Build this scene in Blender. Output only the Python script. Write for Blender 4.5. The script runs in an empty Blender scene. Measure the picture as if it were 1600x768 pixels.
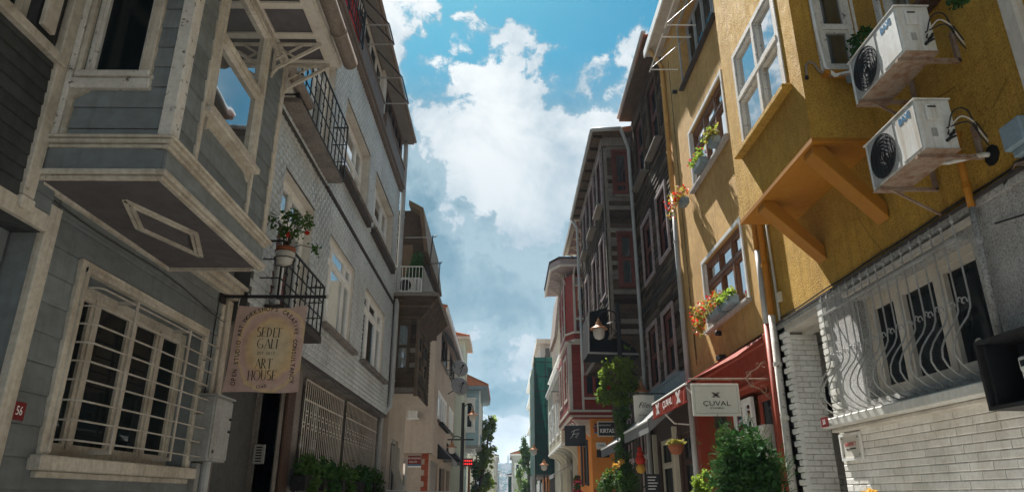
import bpy, bmesh, math, random
from mathutils import Vector, Matrix
from mathutils.noise import noise as pnoise
R = math.radians
random.seed(7)
S = bpy.context.scene
COL = S.collection
# ---------------------------------------------------------------- camera
cam = bpy.data.objects.new('camera', bpy.data.cameras.new('camera'))
COL.objects.link(cam); S.camera = cam
cam.location = (0, 0, 1.5)
cam.rotation_euler = (R(90 + 20.2), 0, R(-0.555))
cam.data.sensor_width = 36; cam.data.lens = 36 * 1067 / 1600
cam.data.clip_start = 0.05; cam.data.clip_end = 6000
# ---------------------------------------------------------------- light
SUN = Vector((-0.11, 0.57, 0.81)).normalized()
elev = math.asin(SUN.z); azim = math.atan2(SUN.x, SUN.y)
sl = bpy.data.lights.new('sun', 'SUN'); sl.energy = 4.0; sl.angle = R(0.5); sl.color = (1.0, 0.965, 0.91)
so = bpy.data.objects.new('sun', sl); COL.objects.link(so)
so.rotation_euler = SUN.to_track_quat('Z', 'Y').to_euler()
S.view_settings.view_transform = 'Standard'
try: S.view_settings.look = 'None'
except Exception: pass
S.view_settings.exposure = 1.98; S.view_settings.gamma = 1
# ---------------------------------------------------------------- sky
w = bpy.data.worlds.new('World'); S.world = w; w.use_nodes = True
nt = w.node_tree; nt.nodes.clear()
class G:
    """small helper for node graphs"""
    def __init__(s, t): s.t = t
    def n(s, typ, **k):
        a = s.t.nodes.new(typ)
        for q, v in k.items(): setattr(a, q, v)
        return a
    def l(s, a, b): s.t.links.new(a, b)
    def inp(s, node, i, v):
        if hasattr(v, 'is_linked') or hasattr(v, 'links'): s.l(v, node.inputs[i])
        elif v is not None: node.inputs[i].default_value = v
    def math(s, op, a, b=None, c=None, clamp=False):
        m = s.n('ShaderNodeMath', operation=op); m.use_clamp = clamp
        s.inp(m, 0, a); s.inp(m, 1, b)
        if c is not None: s.inp(m, 2, c)
        return m.outputs[0]
    def vm(s, op, a, b=None):
        m = s.n('ShaderNodeVectorMath', operation=op); s.inp(m, 0, a); s.inp(m, 1, b); return m
    def noise(s, vec, scale, detail=4, rough=.55, dist=0):
        m = s.n('ShaderNodeTexNoise'); s.inp(m, 'Vector', vec)
        m.inputs['Scale'].default_value = scale; m.inputs['Detail'].default_value = detail
        m.inputs['Roughness'].default_value = rough; m.inputs['Distortion'].default_value = dist
        return m.outputs['Fac']
    def ramp(s, v, lo, hi, a=0., b=1., smooth=False):
        m = s.n('ShaderNodeMapRange'); m.interpolation_type = 'SMOOTHSTEP' if smooth else 'LINEAR'
        s.inp(m, 0, v)
        for i, q in ((1, lo), (2, hi), (3, a), (4, b)): m.inputs[i].default_value = q
        return m.outputs[0]
    def mix(s, f, a, b, typ='MIX'):
        m = s.n('ShaderNodeMix', data_type='RGBA', blend_type=typ)
        s.inp(m, 0, f); s.inp(m, 6, a); s.inp(m, 7, b); return m.outputs[2]
def pix_dir(px, py):
    r = px - 800; u = 384 - py; th = R(20.2)
    return Vector((r, 1067 * math.cos(th) - u * math.sin(th), 1067 * math.sin(th) + u * math.cos(th))).normalized()
g = G(nt)
sky = g.n('ShaderNodeTexSky', sky_type='NISHITA'); sky.sun_disc = False
sky.sun_elevation = elev; sky.sun_rotation = azim; sky.air_density = 1.0; sky.dust_density = 0.6; sky.ozone_density = 2.2
tc = g.n('ShaderNodeTexCoord').outputs['Generated']
hs = g.n('ShaderNodeHueSaturation'); hs.inputs['Hue'].default_value = .475; hs.inputs['Saturation'].default_value = 1.6; hs.inputs['Value'].default_value = .52
g.l(sky.outputs[0], hs.inputs['Color'])
blue = g.vm('SCALE', g.vm('MULTIPLY', hs.outputs[0], (.42, 1.06, .98)).outputs[0]); blue.inputs['Scale'].default_value = 0.05
n1 = g.noise(tc, 3.2, 8, .62, .25)
n2 = g.noise(g.vm('ADD', tc, (3.1, 1.7, .4)).outputs[0], 9.0, 6, .6, .2)
n4 = g.noise(g.vm('ADD', tc, (1.1, 4.7, 2.4)).outputs[0], 26.0, 6, .65, .4)
base = g.math('ADD', g.math('ADD', g.math('MULTIPLY', n1, .50), g.math('MULTIPLY', n2, .50)), g.math('MULTIPLY', n4, .26))
base = g.math('SUBTRACT', base, .12)
blobs = [  # direction of a cloud bank, angular radius (deg), weight
 ((630, 80), 2.4, .24), ((680, 105), 3.0, .24), ((960, 190), 3, .2), ((920, 150), 3, .2), ((750, 112), 3.0, .22), ((800, 155), 3.6, .22), ((775, 215), 3.2, .16), ((850, 165), 3.2, .20), ((1000, 220), 3, .2), ((720, 150), 2.4, .2), ((800, 240), 3, .16), ((870, 320), 2.5, .08), ((770, 320), 2.5, .07), ((905, 160), 2.6, .18), ((960, 175), 2.2, .16),
 ((880, 235), 3.6, .18), ((830, 275), 3.6, .12), ((930, 250), 2.8, .12), ((735, 165), 2.0, .12), ((705, 350), 1.0, .20), ((700, 300), 1.0, .10), ((1018, 78), 1.8, .34), ((612, 16), 1.2, .20), ((668, 14), 1.0, .14), ((735, 45), .8, .16), ((770, 75), .9, .12),
 ((790, 690), 1.6, .34), ((825, 695), 1.4, .26), ((750, 700), 1.8, .16), ((790, 550), 2.2, .20), ((850, 560), 2.0, .14), ((740, 540), 1.5, .10),
 ((900, 40), 5.0, -.34), ((1000, 40), 5, -.30), ((840, 60), 2.0, -.14), ((955, 110), 2.0, -.14), ((720, 5), 3.5, -.26), ((640, 20), 3, -.10), ((650, 240), 4.5, -.24), ((700, 420), 6, -.32), ((850, 430), 6, -.30), ((760, 470), 5, -.18), ((800, 625), 2.0, -.20), ((640, 340), 4, -.20), ((700, 200), 2, -.06)]
pos_, neg_ = 0.0, 0.0
for (px, py), rad, wt in blobs:
    d = pix_dir(px, py)
    dt = g.vm('DOT_PRODUCT', tc, tuple(d)).outputs['Value']
    m = g.ramp(dt, math.cos(R(rad * 2.0)), math.cos(R(rad * .4)), 0, min(1, abs(wt) * 4.5), True)
    if wt > 0: pos_ = g.math('ADD', pos_, m)
    else: neg_ = g.math('ADD', neg_, m)
pos_ = g.ramp(pos_, 0, 1.1, 0, .34); neg_ = g.ramp(neg_, 0, 1.2, 0, .24)
acc = g.math('SUBTRACT', g.math('ADD', g.ramp(base, .3, .7, .02, 1.02), pos_), neg_)
for nd in nt.nodes:
    if nd.type == 'MAP_RANGE' and abs(nd.inputs[3].default_value - .02) < 1e-6: nd.clamp = False
cov = g.ramp(acc, .505, .66, 0, 1, True)
# soft grey-blue veil under the bright banks
n3 = g.noise(g.vm('ADD', tc, (7.3, 2.2, 5.)).outputs[0], 2.2, 5, .5, 0)
veil = g.ramp(n3, .28, .52, 0, .95, True)
sep = g.n('ShaderNodeSeparateXYZ'); g.l(tc, sep.inputs[0])
veil = g.math('MULTIPLY', veil, g.ramp(sep.outputs[2], .46, .60, 1, .0, True))
veil = g.math('MAXIMUM', veil, g.ramp(sep.outputs[2], .26, .10, 0, 1, True))
# lit / shaded cloud tones
shade = g.noise(g.vm('ADD', tc, (.02, -.03, -.05)).outputs[0], 7.5, 6, .6, .3)
lit = g.ramp(g.math('ADD', g.math('MULTIPLY', shade, .9), g.math('MULTIPLY', cov, .25)), .42, .85, 0, 1, True)
low = g.ramp(sep.outputs[2], .28, .62, 0, 1, True)
lowm = g.math('MAXIMUM', low, g.ramp(sep.outputs[2], .17, .10, 0, 1, True))
ccol = g.mix(g.math('MULTIPLY', lit, g.ramp(lowm, 0, 1, .5, 1)), (.082, .120, .148, 1), (.280, .285, .282, 1))
vt = g.ramp(g.math('ADD', g.math('MULTIPLY', n2, .6), g.math('MULTIPLY', g.noise(g.vm('ADD', tc, (5., 3., 8.)).outputs[0], 4.5, 6, .55, .2), .6)), .45, .78, 0, 1, True)
vt = g.math('ADD', vt, g.math('MULTIPLY', g.ramp(acc, .30, .52, 0, .55, True), .8), clamp=True)
vcol = g.mix(vt, (.032, .070, .094, 1), (.105, .142, .160, 1))
c1 = g.mix(veil, blue.outputs[0], vcol)
c2 = g.mix(g.math('MULTIPLY', cov, .96), c1, ccol)
up = g.ramp(sep.outputs[2], -.02, .0, 0, 1)
c3 = g.mix(up, (.20, .19, .18, 1), c2)
bg = g.n('ShaderNodeBackground'); g.l(c3, bg.inputs[0]); bg.inputs[1].default_value = 0.93
wo = g.n('ShaderNodeOutputWorld'); g.l(bg.outputs[0], wo.inputs[0])
# ---------------------------------------------------------------- materials
def hexc(h, k=1.0):
    v = [int(h[i:i + 2], 16) / 255 for i in (0, 2, 4)]
    return tuple(k * (c / 12.92 if c <= .04045 else ((c + .055) / 1.055) ** 2.4) for c in v) + (1,)
def mat(name, base, dirt=None, dirt_amt=.35, dscale=1.2, stretch=(1, 1, 1), rough=.75, bump=.3, bscale=40, bdist=.01,
        peel=None, peel_t=.62, pscale=14, objvar=.12, streak=0, metal=0, grain=0, spec=None, trans=0, speck=0, cracks=0):
    if spec is None: spec = .12 if rough >= .7 else (.22 if rough > .45 else .4)
    m = bpy.data.materials.new(name); m.use_nodes = True
    t = m.node_tree; t.nodes.clear(); g = G(t)
    pos = g.n('ShaderNodeNewGeometry').outputs['Position']
    p = g.vm('MULTIPLY', pos, stretch).outputs[0]
    base = tuple(base[:3]) + (1,)
    dirt = dirt or tuple(c * .45 for c in base[:3]); dirt = tuple(dirt[:3]) + (1,)
    f1 = g.ramp(g.noise(p, dscale, 6, .6), .38, .72, 0, dirt_amt, True)
    col = g.mix(f1, base, dirt)
    f2 = g.noise(p, dscale * 9, 4, .6)
    col = g.mix(g.ramp(f2, .35, .75, 0, dirt_amt * .8), col, dirt)
    if streak:
        ps = g.vm('MULTIPLY', pos, (9, 9, .40)).outputs[0]
        col = g.mix(g.ramp(g.noise(ps, 1.6, 5, .65), .47, .70, 0, streak, True), col, dirt)
    if grain:
        pg = g.vm('MULTIPLY', pos, (12, .9, 60) if grain < 2 else (40, 40, .8)).outputs[0]
        gr = g.noise(pg, 1.6, 5, .7)
        col = g.mix(g.ramp(gr, .35, .7, 0, .75), col, tuple(c * .35 for c in base[:3]) + (1,))
    if speck:
        sp_ = g.noise(pos, bscale, 3, .6)
        col = g.mix(g.ramp(sp_, .34, .50, speck, 0, True), col, tuple(c * .42 for c in dirt[:3]) + (1,))
        col = g.mix(g.ramp(sp_, .55, .70, 0, speck * .55, True), col, tuple(min(1, c * 1.45 + .02) for c in base[:3]) + (1,))
    if cracks:
        vo = g.n('ShaderNodeTexVoronoi', feature='DISTANCE_TO_EDGE'); vo.inputs['Scale'].default_value = .55
        wv = g.vm('ADD', pos, g.vm('SCALE', g.noise(pos, 2.5, 5, .7)).outputs[0]); g.l(wv.outputs[0], vo.inputs['Vector'])
        ck = g.math('MULTIPLY', g.ramp(vo.outputs['Distance'], .002, .006, 1, 0), g.ramp(g.noise(pos, .9, 3, .6), .50, .56, 0, cracks, True))
        col = g.mix(ck, col, tuple(c * .3 for c in base[:3]) + (1,))
    if peel:
        pf = g.ramp(g.noise(pos, pscale, 8, .7, .3), peel_t, peel_t + .02, 0, 1)
        col = g.mix(pf, col, tuple(peel[:3]) + (1,))
    if objvar:
        oi = g.n('ShaderNodeObjectInfo')
        h = g.n('ShaderNodeHueSaturation'); g.l(col, h.inputs['Color'])
        g.l(g.ramp(oi.outputs['Random'], 0, 1, 1 - objvar, 1 + objvar), h.inputs['Value'])
        col = h.outputs[0]
    b = g.n('ShaderNodeBsdfPrincipled'); g.l(col, b.inputs['Base Color'])
    g.l(g.ramp(f2, .3, .7, max(.02, rough - .12), min(1, rough + .12)), b.inputs['Roughness'])
    b.inputs['Metallic'].default_value = metal; b.inputs['Specular IOR Level'].default_value = spec
    if bump:
        h = g.noise(p, bscale, 5, .65)
        if grain: h = g.math('ADD', h, g.math('MULTIPLY', gr, 1.5))
        if peel: h = g.math('SUBTRACT', h, g.math('MULTIPLY', pf, .8))
        bm_ = g.n('ShaderNodeBump'); bm_.inputs['Strength'].default_value = bump; bm_.inputs['Distance'].default_value = bdist
        g.l(h, bm_.inputs['Height']); g.l(bm_.outputs[0], b.inputs['Normal'])
    o = g.n('ShaderNodeOutputMaterial')
    if trans:
        tb = g.n('ShaderNodeBsdfTranslucent'); g.l(col, tb.inputs[0])
        ms = g.n('ShaderNodeMixShader'); ms.inputs[0].default_value = trans
        g.l(b.outputs[0], ms.inputs[1]); g.l(tb.outputs[0], ms.inputs[2]); g.l(ms.outputs[0], o.inputs[0])
    else: g.l(b.outputs[0], o.inputs[0])
    return m
def glass(name, tint=(.03, .04, .045), refl=.10, see=.0, rough=.02, wav=.02, k=1.25):
    m = bpy.data.materials.new(name); m.use_nodes = True
    t = m.node_tree; t.nodes.clear(); g = G(t)
    pos = g.n('ShaderNodeNewGeometry').outputs['Position']
    bmp = g.n('ShaderNodeBump'); bmp.inputs['Strength'].default_value = wav; bmp.inputs['Distance'].default_value = .05
    g.l(g.noise(pos, 2.2, 2, .4), bmp.inputs['Height'])
    geo = g.n('ShaderNodeNewGeometry')
    cs = g.math('ABSOLUTE', g.vm('DOT_PRODUCT', geo.outputs['Incoming'], geo.outputs['Normal']).outputs['Value'])
    fr = g.math('ADD', g.math('MULTIPLY', g.math('POWER', g.math('SUBTRACT', 1.0, cs), 4.0), .94), .05)
    fac = g.math('ADD', g.math('MULTIPLY', fr, k), refl, clamp=True)
    gl = g.n('ShaderNodeBsdfGlossy'); gl.inputs['Roughness'].default_value = rough; gl.inputs[0].default_value = (.95, .97, 1, 1)
    g.l(bmp.outputs[0], gl.inputs['Normal'])
    df = g.n('ShaderNodeBsdfDiffuse'); df.inputs[0].default_value = tint + (1,)
    tr = g.n('ShaderNodeBsdfTransparent'); tr.inputs[0].default_value = (.75, .8, .8, 1)
    m1 = g.n('ShaderNodeMixShader'); m1.inputs[0].default_value = see
    g.l(df.outputs[0], m1.inputs[1]); g.l(tr.outputs[0], m1.inputs[2])
    m2 = g.n('ShaderNodeMixShader'); g.l(fac, m2.inputs[0]); g.l(m1.outputs[0], m2.inputs[1]); g.l(gl.outputs[0], m2.inputs[2])
    o = g.n('ShaderNodeOutputMaterial'); g.l(m2.outputs[0], o.inputs[0])
    return m
T = {}
T['grey_paint'] = mat('grey_paint', (.195, .222, .228), (.085, .085, .078), .45, 1.1, (1, .6, 1.4), .65, .25, 30, .006, peel=(.22, .20, .17), peel_t=.735, pscale=9, objvar=.10, streak=.30)
T['dark_paint'] = mat('dark_grey_paint', (.055, .060, .062), (.022, .022, .02), .5, 1.1, rough=.6, bump=.25, bscale=30, bdist=.006, objvar=.12, streak=.3)
T['mauve_paint'] = mat('mauve_soffit_paint', (.11, .10, .105), (.05, .045, .04), .4, 1, rough=.7, bump=.2, objvar=0)
T['cream'] = mat('aged_cream_paint', (.56, .52, .44), (.20, .155, .11), .55, 2.2, rough=.6, bump=.35, bscale=35, bdist=.004, peel=(.09, .075, .06), peel_t=.665, pscale=11, objvar=.06, streak=.35)
T['cream_clean'] = mat('cream_paint', (.56, .52, .45), (.30, .25, .19), .4, 1.8, rough=.55, bump=.12, objvar=.04, streak=.2)
T['white'] = mat('white_frame', (.80, .80, .77), (.35, .34, .31), .3, 2.5, rough=.4, bump=.06, objvar=.03)
T['whitepeel'] = mat('peeling_white_wood', (.62, .60, .55), (.30, .27, .22), .5, 3, rough=.65, bump=.5, bscale=40, bdist=.006, peel=(.12, .10, .08), peel_t=.60, pscale=18, objvar=.05)
T['glass'] = glass('window_glass', refl=.42, wav=.035)
T['glassdark'] = glass('dark_window_glass', (.010, .014, .016), refl=.01, k=.35)
T['glasssoft'] = glass('old_bay_glass', (.06, .07, .072), refl=.30, k=1.0)
T['glasssee'] = glass('clear_window_glass', (.02, .03, .03), refl=.10, see=.85)
T['interior'] = mat('unlit_room_black', (.012, .012, .013), None, .3, 1, bump=0, objvar=0)  # near-black sheet colour that paints the darkness of unlit rooms and openings
T['curtain'] = mat('curtain_cloth', (.50, .48, .43), (.25, .24, .21), .3, 3, (4, 4, .3), .9, .6, 12, .02, objvar=.05)
T['iron'] = mat('black_iron', (.016, .018, .02), (.04, .03, .025), .3, 6, rough=.5, bump=.1, objvar=0, spec=.2)
T['greymetal'] = mat('weathered_grey_metal', (.34, .35, .34), (.16, .13, .10), .45, 3, rough=.55, bump=.12, objvar=.03, streak=.3)
T['barmetal'] = mat('dull_painted_bar', (.46, .43, .38), (.20, .14, .09), .5, 7, rough=.5, bump=.1, objvar=0)
T['pvcpipe'] = mat('grey_pipe', (.40, .42, .42), (.22, .20, .18), .35, 3, rough=.5, bump=.08, objvar=0, streak=.3)
T['browngutter'] = mat('old_gutter', (.24, .20, .165), (.10, .07, .05), .5, 4, rough=.55, bump=.2, objvar=0)
T['tile'] = mat('glazed_grey_tile', (.52, .57, .58), (.20, .21, .21), .45, .9, rough=.34, bump=.10, bscale=50, objvar=.10, streak=.35, spec=.6)
T['tileback'] = mat('tile_joint', (.09, .095, .095), None, .4, 3, bump=.1, objvar=0)
T['plaster'] = mat('cream_plaster', (.58, .55, .49), (.28, .24, .19), .45, 1.5, rough=.85, bump=.2, bscale=30, streak=.25, objvar=0)
T['plasterwhite'] = mat('painted_sill', (.60, .60, .56), (.30, .28, .23), .5, 2.2, rough=.75, bump=.25, bscale=30, objvar=0, streak=.35)
T['stone'] = mat('grimy_stone', (.22, .20, .18), (.07, .06, .05), .6, 2.5, rough=.85, bump=.5, bscale=25, bdist=.01, streak=.4)
T['darkstone'] = mat('dark_sill', (.07, .062, .058), (.03, .026, .022), .5, 3, rough=.7, bump=.3)
T['brownwood'] = mat('brown_wood', (.085, .045, .03), (.035, .02, .014), .5, 3, rough=.6, bump=.3, grain=1, objvar=.1)
T['attic'] = mat('brown_attic_panel', (.17, .13, .105), (.07, .055, .045), .4, 3, rough=.6, bump=.2, objvar=.06)
T['soffit'] = mat('grey_soffit', (.20, .19, .175), (.10, .09, .08), .4, 2, rough=.8, bump=.15, objvar=.05)
T['oldwood'] = mat('weathered_black_wood', (.115, .080, .052), (.020, .016, .013), .65, 2.2, (1, 1, 2.2), .85, 1.0, 20, .03, peel=(.24, .19, .13), peel_t=.66, pscale=6, objvar=.5, grain=1)
T['oldwood2'] = mat('weathered_brown_wood', (.16, .115, .075), (.05, .038, .028), .55, 2.2, rough=.85, bump=.8, bscale=24, bdist=.015, objvar=.3, grain=1)
T['greywood'] = mat('silvered_wood', (.27, .24, .20), (.10, .09, .075), .5, 2.5, rough=.8, bump=.5, grain=2, objvar=.15)
T['maroon'] = mat('maroon_window_paint', (.15, .045, .032), (.05, .022, .018), .5, 4, rough=.55, bump=.25, objvar=.12)
T['maroontrim'] = mat('greyed_maroon_trim', (.34, .28, .27), (.12, .06, .05), .5, 4, rough=.6, bump=.25, objvar=.08)
T['yellow'] = mat('ochre_roughcast', (.58, .35, .055), (.30, .16, .028), .55, 1.0, rough=.85, bump=1.0, bscale=46, bdist=.03, objvar=0, streak=.5, speck=.5, cracks=.7)
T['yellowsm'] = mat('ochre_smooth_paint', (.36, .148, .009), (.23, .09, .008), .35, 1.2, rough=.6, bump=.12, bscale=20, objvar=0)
T['tan'] = mat('tan_roughcast', (.60, .375, .135), (.31, .185, .065), .55, .8, rough=.88, bump=.9, bscale=50, bdist=.018, objvar=0, streak=.55, speck=.25, cracks=.8)
T['whitestucco'] = mat('white_roughcast', (.50, .50, .48), (.22, .21, .19), .5, 1.6, rough=.9, bump=1.0, bscale=52, bdist=.022, objvar=0, streak=.35, speck=.6)
T['brick'] = mat('white_painted_brick', (.84, .84, .80), (.42, .38, .30), .4, 2.6, rough=.7, bump=.5, bscale=22, bdist=.006, objvar=.07, streak=.15)
T['joint'] = mat('brick_joint', (.26, .24, .20), (.12, .10, .08), .5, 6, bump=.3, objvar=0)
T['orangewood'] = mat('varnished_window_wood', (.26, .105, .035), (.12, .05, .02), .45, 4, rough=.45, bump=.2, grain=1, objvar=.05)
T['red'] = mat('red_painted_timber', (.235, .028, .016), (.11, .018, .012), .45, 1.5, rough=.55, bump=.15, objvar=.12)
T['redshop'] = mat('brick_red_paint', (.29, .050, .022), (.20, .035, .018), .4, 1.5, rough=.5, bump=.12, objvar=0)
T['redcanvas'] = mat('red_canvas', (.34, .045, .024), (.22, .03, .02), .3, 2, rough=.85, bump=.2, trans=.35, objvar=0)
T['orange'] = mat('orange_plaster', (.60, .215, .035), (.36, .12, .025), .35, 1.4, rough=.8, bump=.15, objvar=0)
T['acwhite'] = mat('air_conditioner_enamel', (.62, .64, .62), (.34, .27, .19), .35, 3, rough=.4, bump=.05, streak=.7, objvar=0)
T['rust'] = mat('rusty_steel', (.30, .25, .20), (.16, .06, .02), .75, 12, rough=.75, bump=.4, bscale=60, bdist=.003, objvar=0)
T['black'] = mat('black_board', (.012, .013, .015), (.03, .03, .03), .2, 3, rough=.4, bump=.02, objvar=0)
T['hood'] = mat('black_canvas', (.006, .006, .007), None, .2, 3, rough=1, bump=.1, objvar=0, spec=.05)
T['mesh'] = mat('dark_fan_mesh', (.022, .022, .022), (.012, .012, .012), .4, 8, rough=.6, bump=.3, objvar=0)
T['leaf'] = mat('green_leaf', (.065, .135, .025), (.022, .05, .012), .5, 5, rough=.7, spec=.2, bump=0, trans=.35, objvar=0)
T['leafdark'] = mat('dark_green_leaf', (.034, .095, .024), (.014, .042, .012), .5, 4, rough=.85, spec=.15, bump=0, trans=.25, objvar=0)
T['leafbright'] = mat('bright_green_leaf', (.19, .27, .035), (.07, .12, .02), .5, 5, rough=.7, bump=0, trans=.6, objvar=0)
T['leafyellow'] = mat('yellow_green_leaf', (.30, .27, .05), (.13, .13, .03), .4, 5, rough=.5, bump=0, trans=.45, objvar=0)
T['petalred'] = mat('red_petal', (.62, .045, .02), (.42, .02, .01), .4, 9, rough=.5, bump=0, trans=.3, objvar=0)
T['petalpink'] = mat('pink_petal', (.65, .06, .12), (.4, .03, .06), .4, 9, rough=.5, bump=0, trans=.3, objvar=0)
T['petalyel'] = mat('yellow_petal', (.70, .42, .07), (.5, .28, .04), .4, 9, rough=.5, bump=0, trans=.3, objvar=0)
T['terracotta'] = mat('terracotta', (.28, .10, .05), (.16, .06, .03), .4, 6, rough=.8, bump=.15, objvar=.05)
T['rooftile'] = mat('clay_roof_tile', (.42, .15, .075), (.20, .09, .05), .5, 4, rough=.8, bump=.3, objvar=.2)
T['beige'] = mat('beige_render', (.45, .385, .315), (.28, .23, .185), .4, .8, rough=.85, bump=.15, objvar=0, streak=.25)
T['redbrick'] = mat('red_brick', (.30, .07, .035), (.16, .045, .025), .4, 5, rough=.85, bump=.3, objvar=.2)
T['palegreen'] = mat('pale_green_render', (.55, .62, .52), (.40, .44, .36), .3, 1, rough=.85, bump=.1, objvar=0)
T['skyblue'] = mat('pale_blue_boards', (.34, .47, .52), (.22, .32, .36), .35, 2, rough=.7, bump=.15, objvar=.05)
T['bluegrey'] = mat('blue_grey_paint', (.20, .27, .31), (.10, .13, .15), .45, 2, rough=.65, bump=.2, objvar=0)
T['creamwood'] = mat('cream_boards', (.58, .54, .42), (.38, .34, .26), .35, 1.5, rough=.65, bump=.15, objvar=.05)
T['net'] = mat('green_scaffold_net', (.012, .065, .052), (.006, .035, .03), .5, .7, rough=.8, bump=.4, bscale=2, bdist=.1, trans=.25, objvar=0)
T['signwhite'] = mat('off_white_sign', (.62, .61, .55), (.46, .43, .36), .35, 2, rough=.5, bump=.03, objvar=0)
T['ink'] = mat('dark_lettering', (.03, .022, .018), None, .1, 3, bump=0, objvar=0)
T['whiteink'] = mat('white_lettering', (.74, .73, .70), None, .1, 3, bump=0, objvar=0)
T['blueink'] = mat('blue_lettering', (.03, .16, .30), None, .1, 3, bump=0, objvar=0)
T['redink'] = mat('red_lettering', (.50, .03, .03), None, .1, 3, bump=0, objvar=0)
T['redplate'] = mat('red_enamel_plate', (.17, .010, .014), (.10, .01, .01), .3, 6, rough=.4, bump=.03, objvar=0)
T['brass'] = mat('copper_lamp_hood', (.42, .17, .06), (.22, .09, .04), .4, 9, rough=.4, bump=.05, metal=.3, objvar=0)
T['opal'] = mat('opal_lamp_glass', (.62, .60, .55), (.48, .45, .38), .3, 4, rough=.3, bump=0, trans=.3, objvar=0)
T['asphalt'] = mat('street_setts', (.27, .26, .24), (.17, .16, .15), .4, 2, rough=.85, bump=.6, bscale=7, bdist=.02, objvar=0)
T['paving'] = mat('paving_stone', (.38, .365, .34), (.26, .25, .23), .35, 1.5, rough=.85, bump=.3, objvar=0)
T['hillside'] = mat('wooded_hillside', (.06, .09, .05), (.03, .045, .03), .6, .02, rough=.9, bump=0, objvar=0)
T['farwall'] = mat('far_house_wall', (.52, .46, .40), (.32, .22, .17), .6, .05, rough=.9, bump=0, objvar=0)
T['carwhite'] = mat('white_car_paint', (.70, .71, .72), (.6, .6, .6), .1, 2, rough=.2, bump=0, objvar=0, spec=.7)
T['carblack'] = mat('black_car_paint', (.012, .014, .016), (.02, .02, .02), .1, 2, rough=.15, bump=0, objvar=0, spec=.8)
T['rubber'] = mat('black_rubber', (.02, .02, .02), None, .1, 3, rough=.85, bump=.1, objvar=0)
T['brownmetal'] = mat('rust_brown_paint', (.20, .060, .035), (.12, .035, .02), .4, 3, rough=.5, bump=.1, objvar=0)
T['skinpot'] = mat('off_white_pot', (.52, .50, .45), (.34, .30, .25), .4, 5, rough=.5, bump=.05, objvar=0)
T['greyaluminium'] = mat('grey_awning_cloth', (.26, .27, .27), (.16, .16, .16), .4, 2, rough=.85, bump=.1, trans=.2, objvar=0)
def led_mat():
    m = bpy.data.materials.new('red_led_dots'); m.use_nodes = True
    b = m.node_tree.nodes['Principled BSDF']; b.inputs['Base Color'].default_value = (.5, .02, .02, 1)
    b.inputs['Emission Color'].default_value = (1, .03, .03, 1); b.inputs['Emission Strength'].default_value = .35
    return m
T['led'] = led_mat()
def banner_mat():
    m = bpy.data.materials.new('printed_banner_cloth'); m.use_nodes = True
    t = m.node_tree; t.nodes.clear(); g = G(t)
    tc = g.n('ShaderNodeTexCoord').outputs['Object']
    # printed halo: an ellipse of yellow inside mauve, object space (x across, z up)
    v = g.vm('MULTIPLY', g.vm('SUBTRACT', tc, (.02, 0, -.02)).outputs[0], (2.35, 0, 1.9)).outputs[0]
    ln = g.n('ShaderNodeVectorMath', operation='LENGTH'); g.l(v, ln.inputs[0])
    d = g.math('ADD', ln.outputs['Value'], g.math('MULTIPLY', g.math('SUBTRACT', g.noise(tc, 5, 4, .5), .5), .35))
    cr = g.n('ShaderNodeValToRGB'); g.l(d, cr.inputs[0]); e = cr.color_ramp.elements
    e[0].position = 0; e[0].color = hexc('b9aa93', 1.35); e[1].position = 1; e[1].color = hexc('a88f86', 1.35)
    for p_, c_ in ((.45, 'bba886'), (.62, 'bfa27a'), (.76, 'ad9084'), (.88, 'b89c90'), (.97, 'bfa878'), (1.0, 'a89086')):
        q = e.new(p_); q.color = hexc(c_, 1.35)
    b = g.n('ShaderNodeBsdfPrincipled'); b.inputs['Roughness'].default_value = .85
    col = g.mix(g.ramp(g.noise(tc, 9, 5, .6), .4, .8, 0, .45), cr.outputs[0], hexc('8d7360'))
    g.l(col, b.inputs['Base Color'])
    tb = g.n('ShaderNodeBsdfTranslucent'); g.l(col, tb.inputs[0])
    ms = g.n('ShaderNodeMixShader'); ms.inputs[0].default_value = .5
    g.l(b.outputs[0], ms.inputs[1]); g.l(tb.outputs[0], ms.inputs[2])
    o = g.n('ShaderNodeOutputMaterial'); g.l(ms.outputs[0], o.inputs[0])
    return m
T['banner'] = banner_mat()
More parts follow.
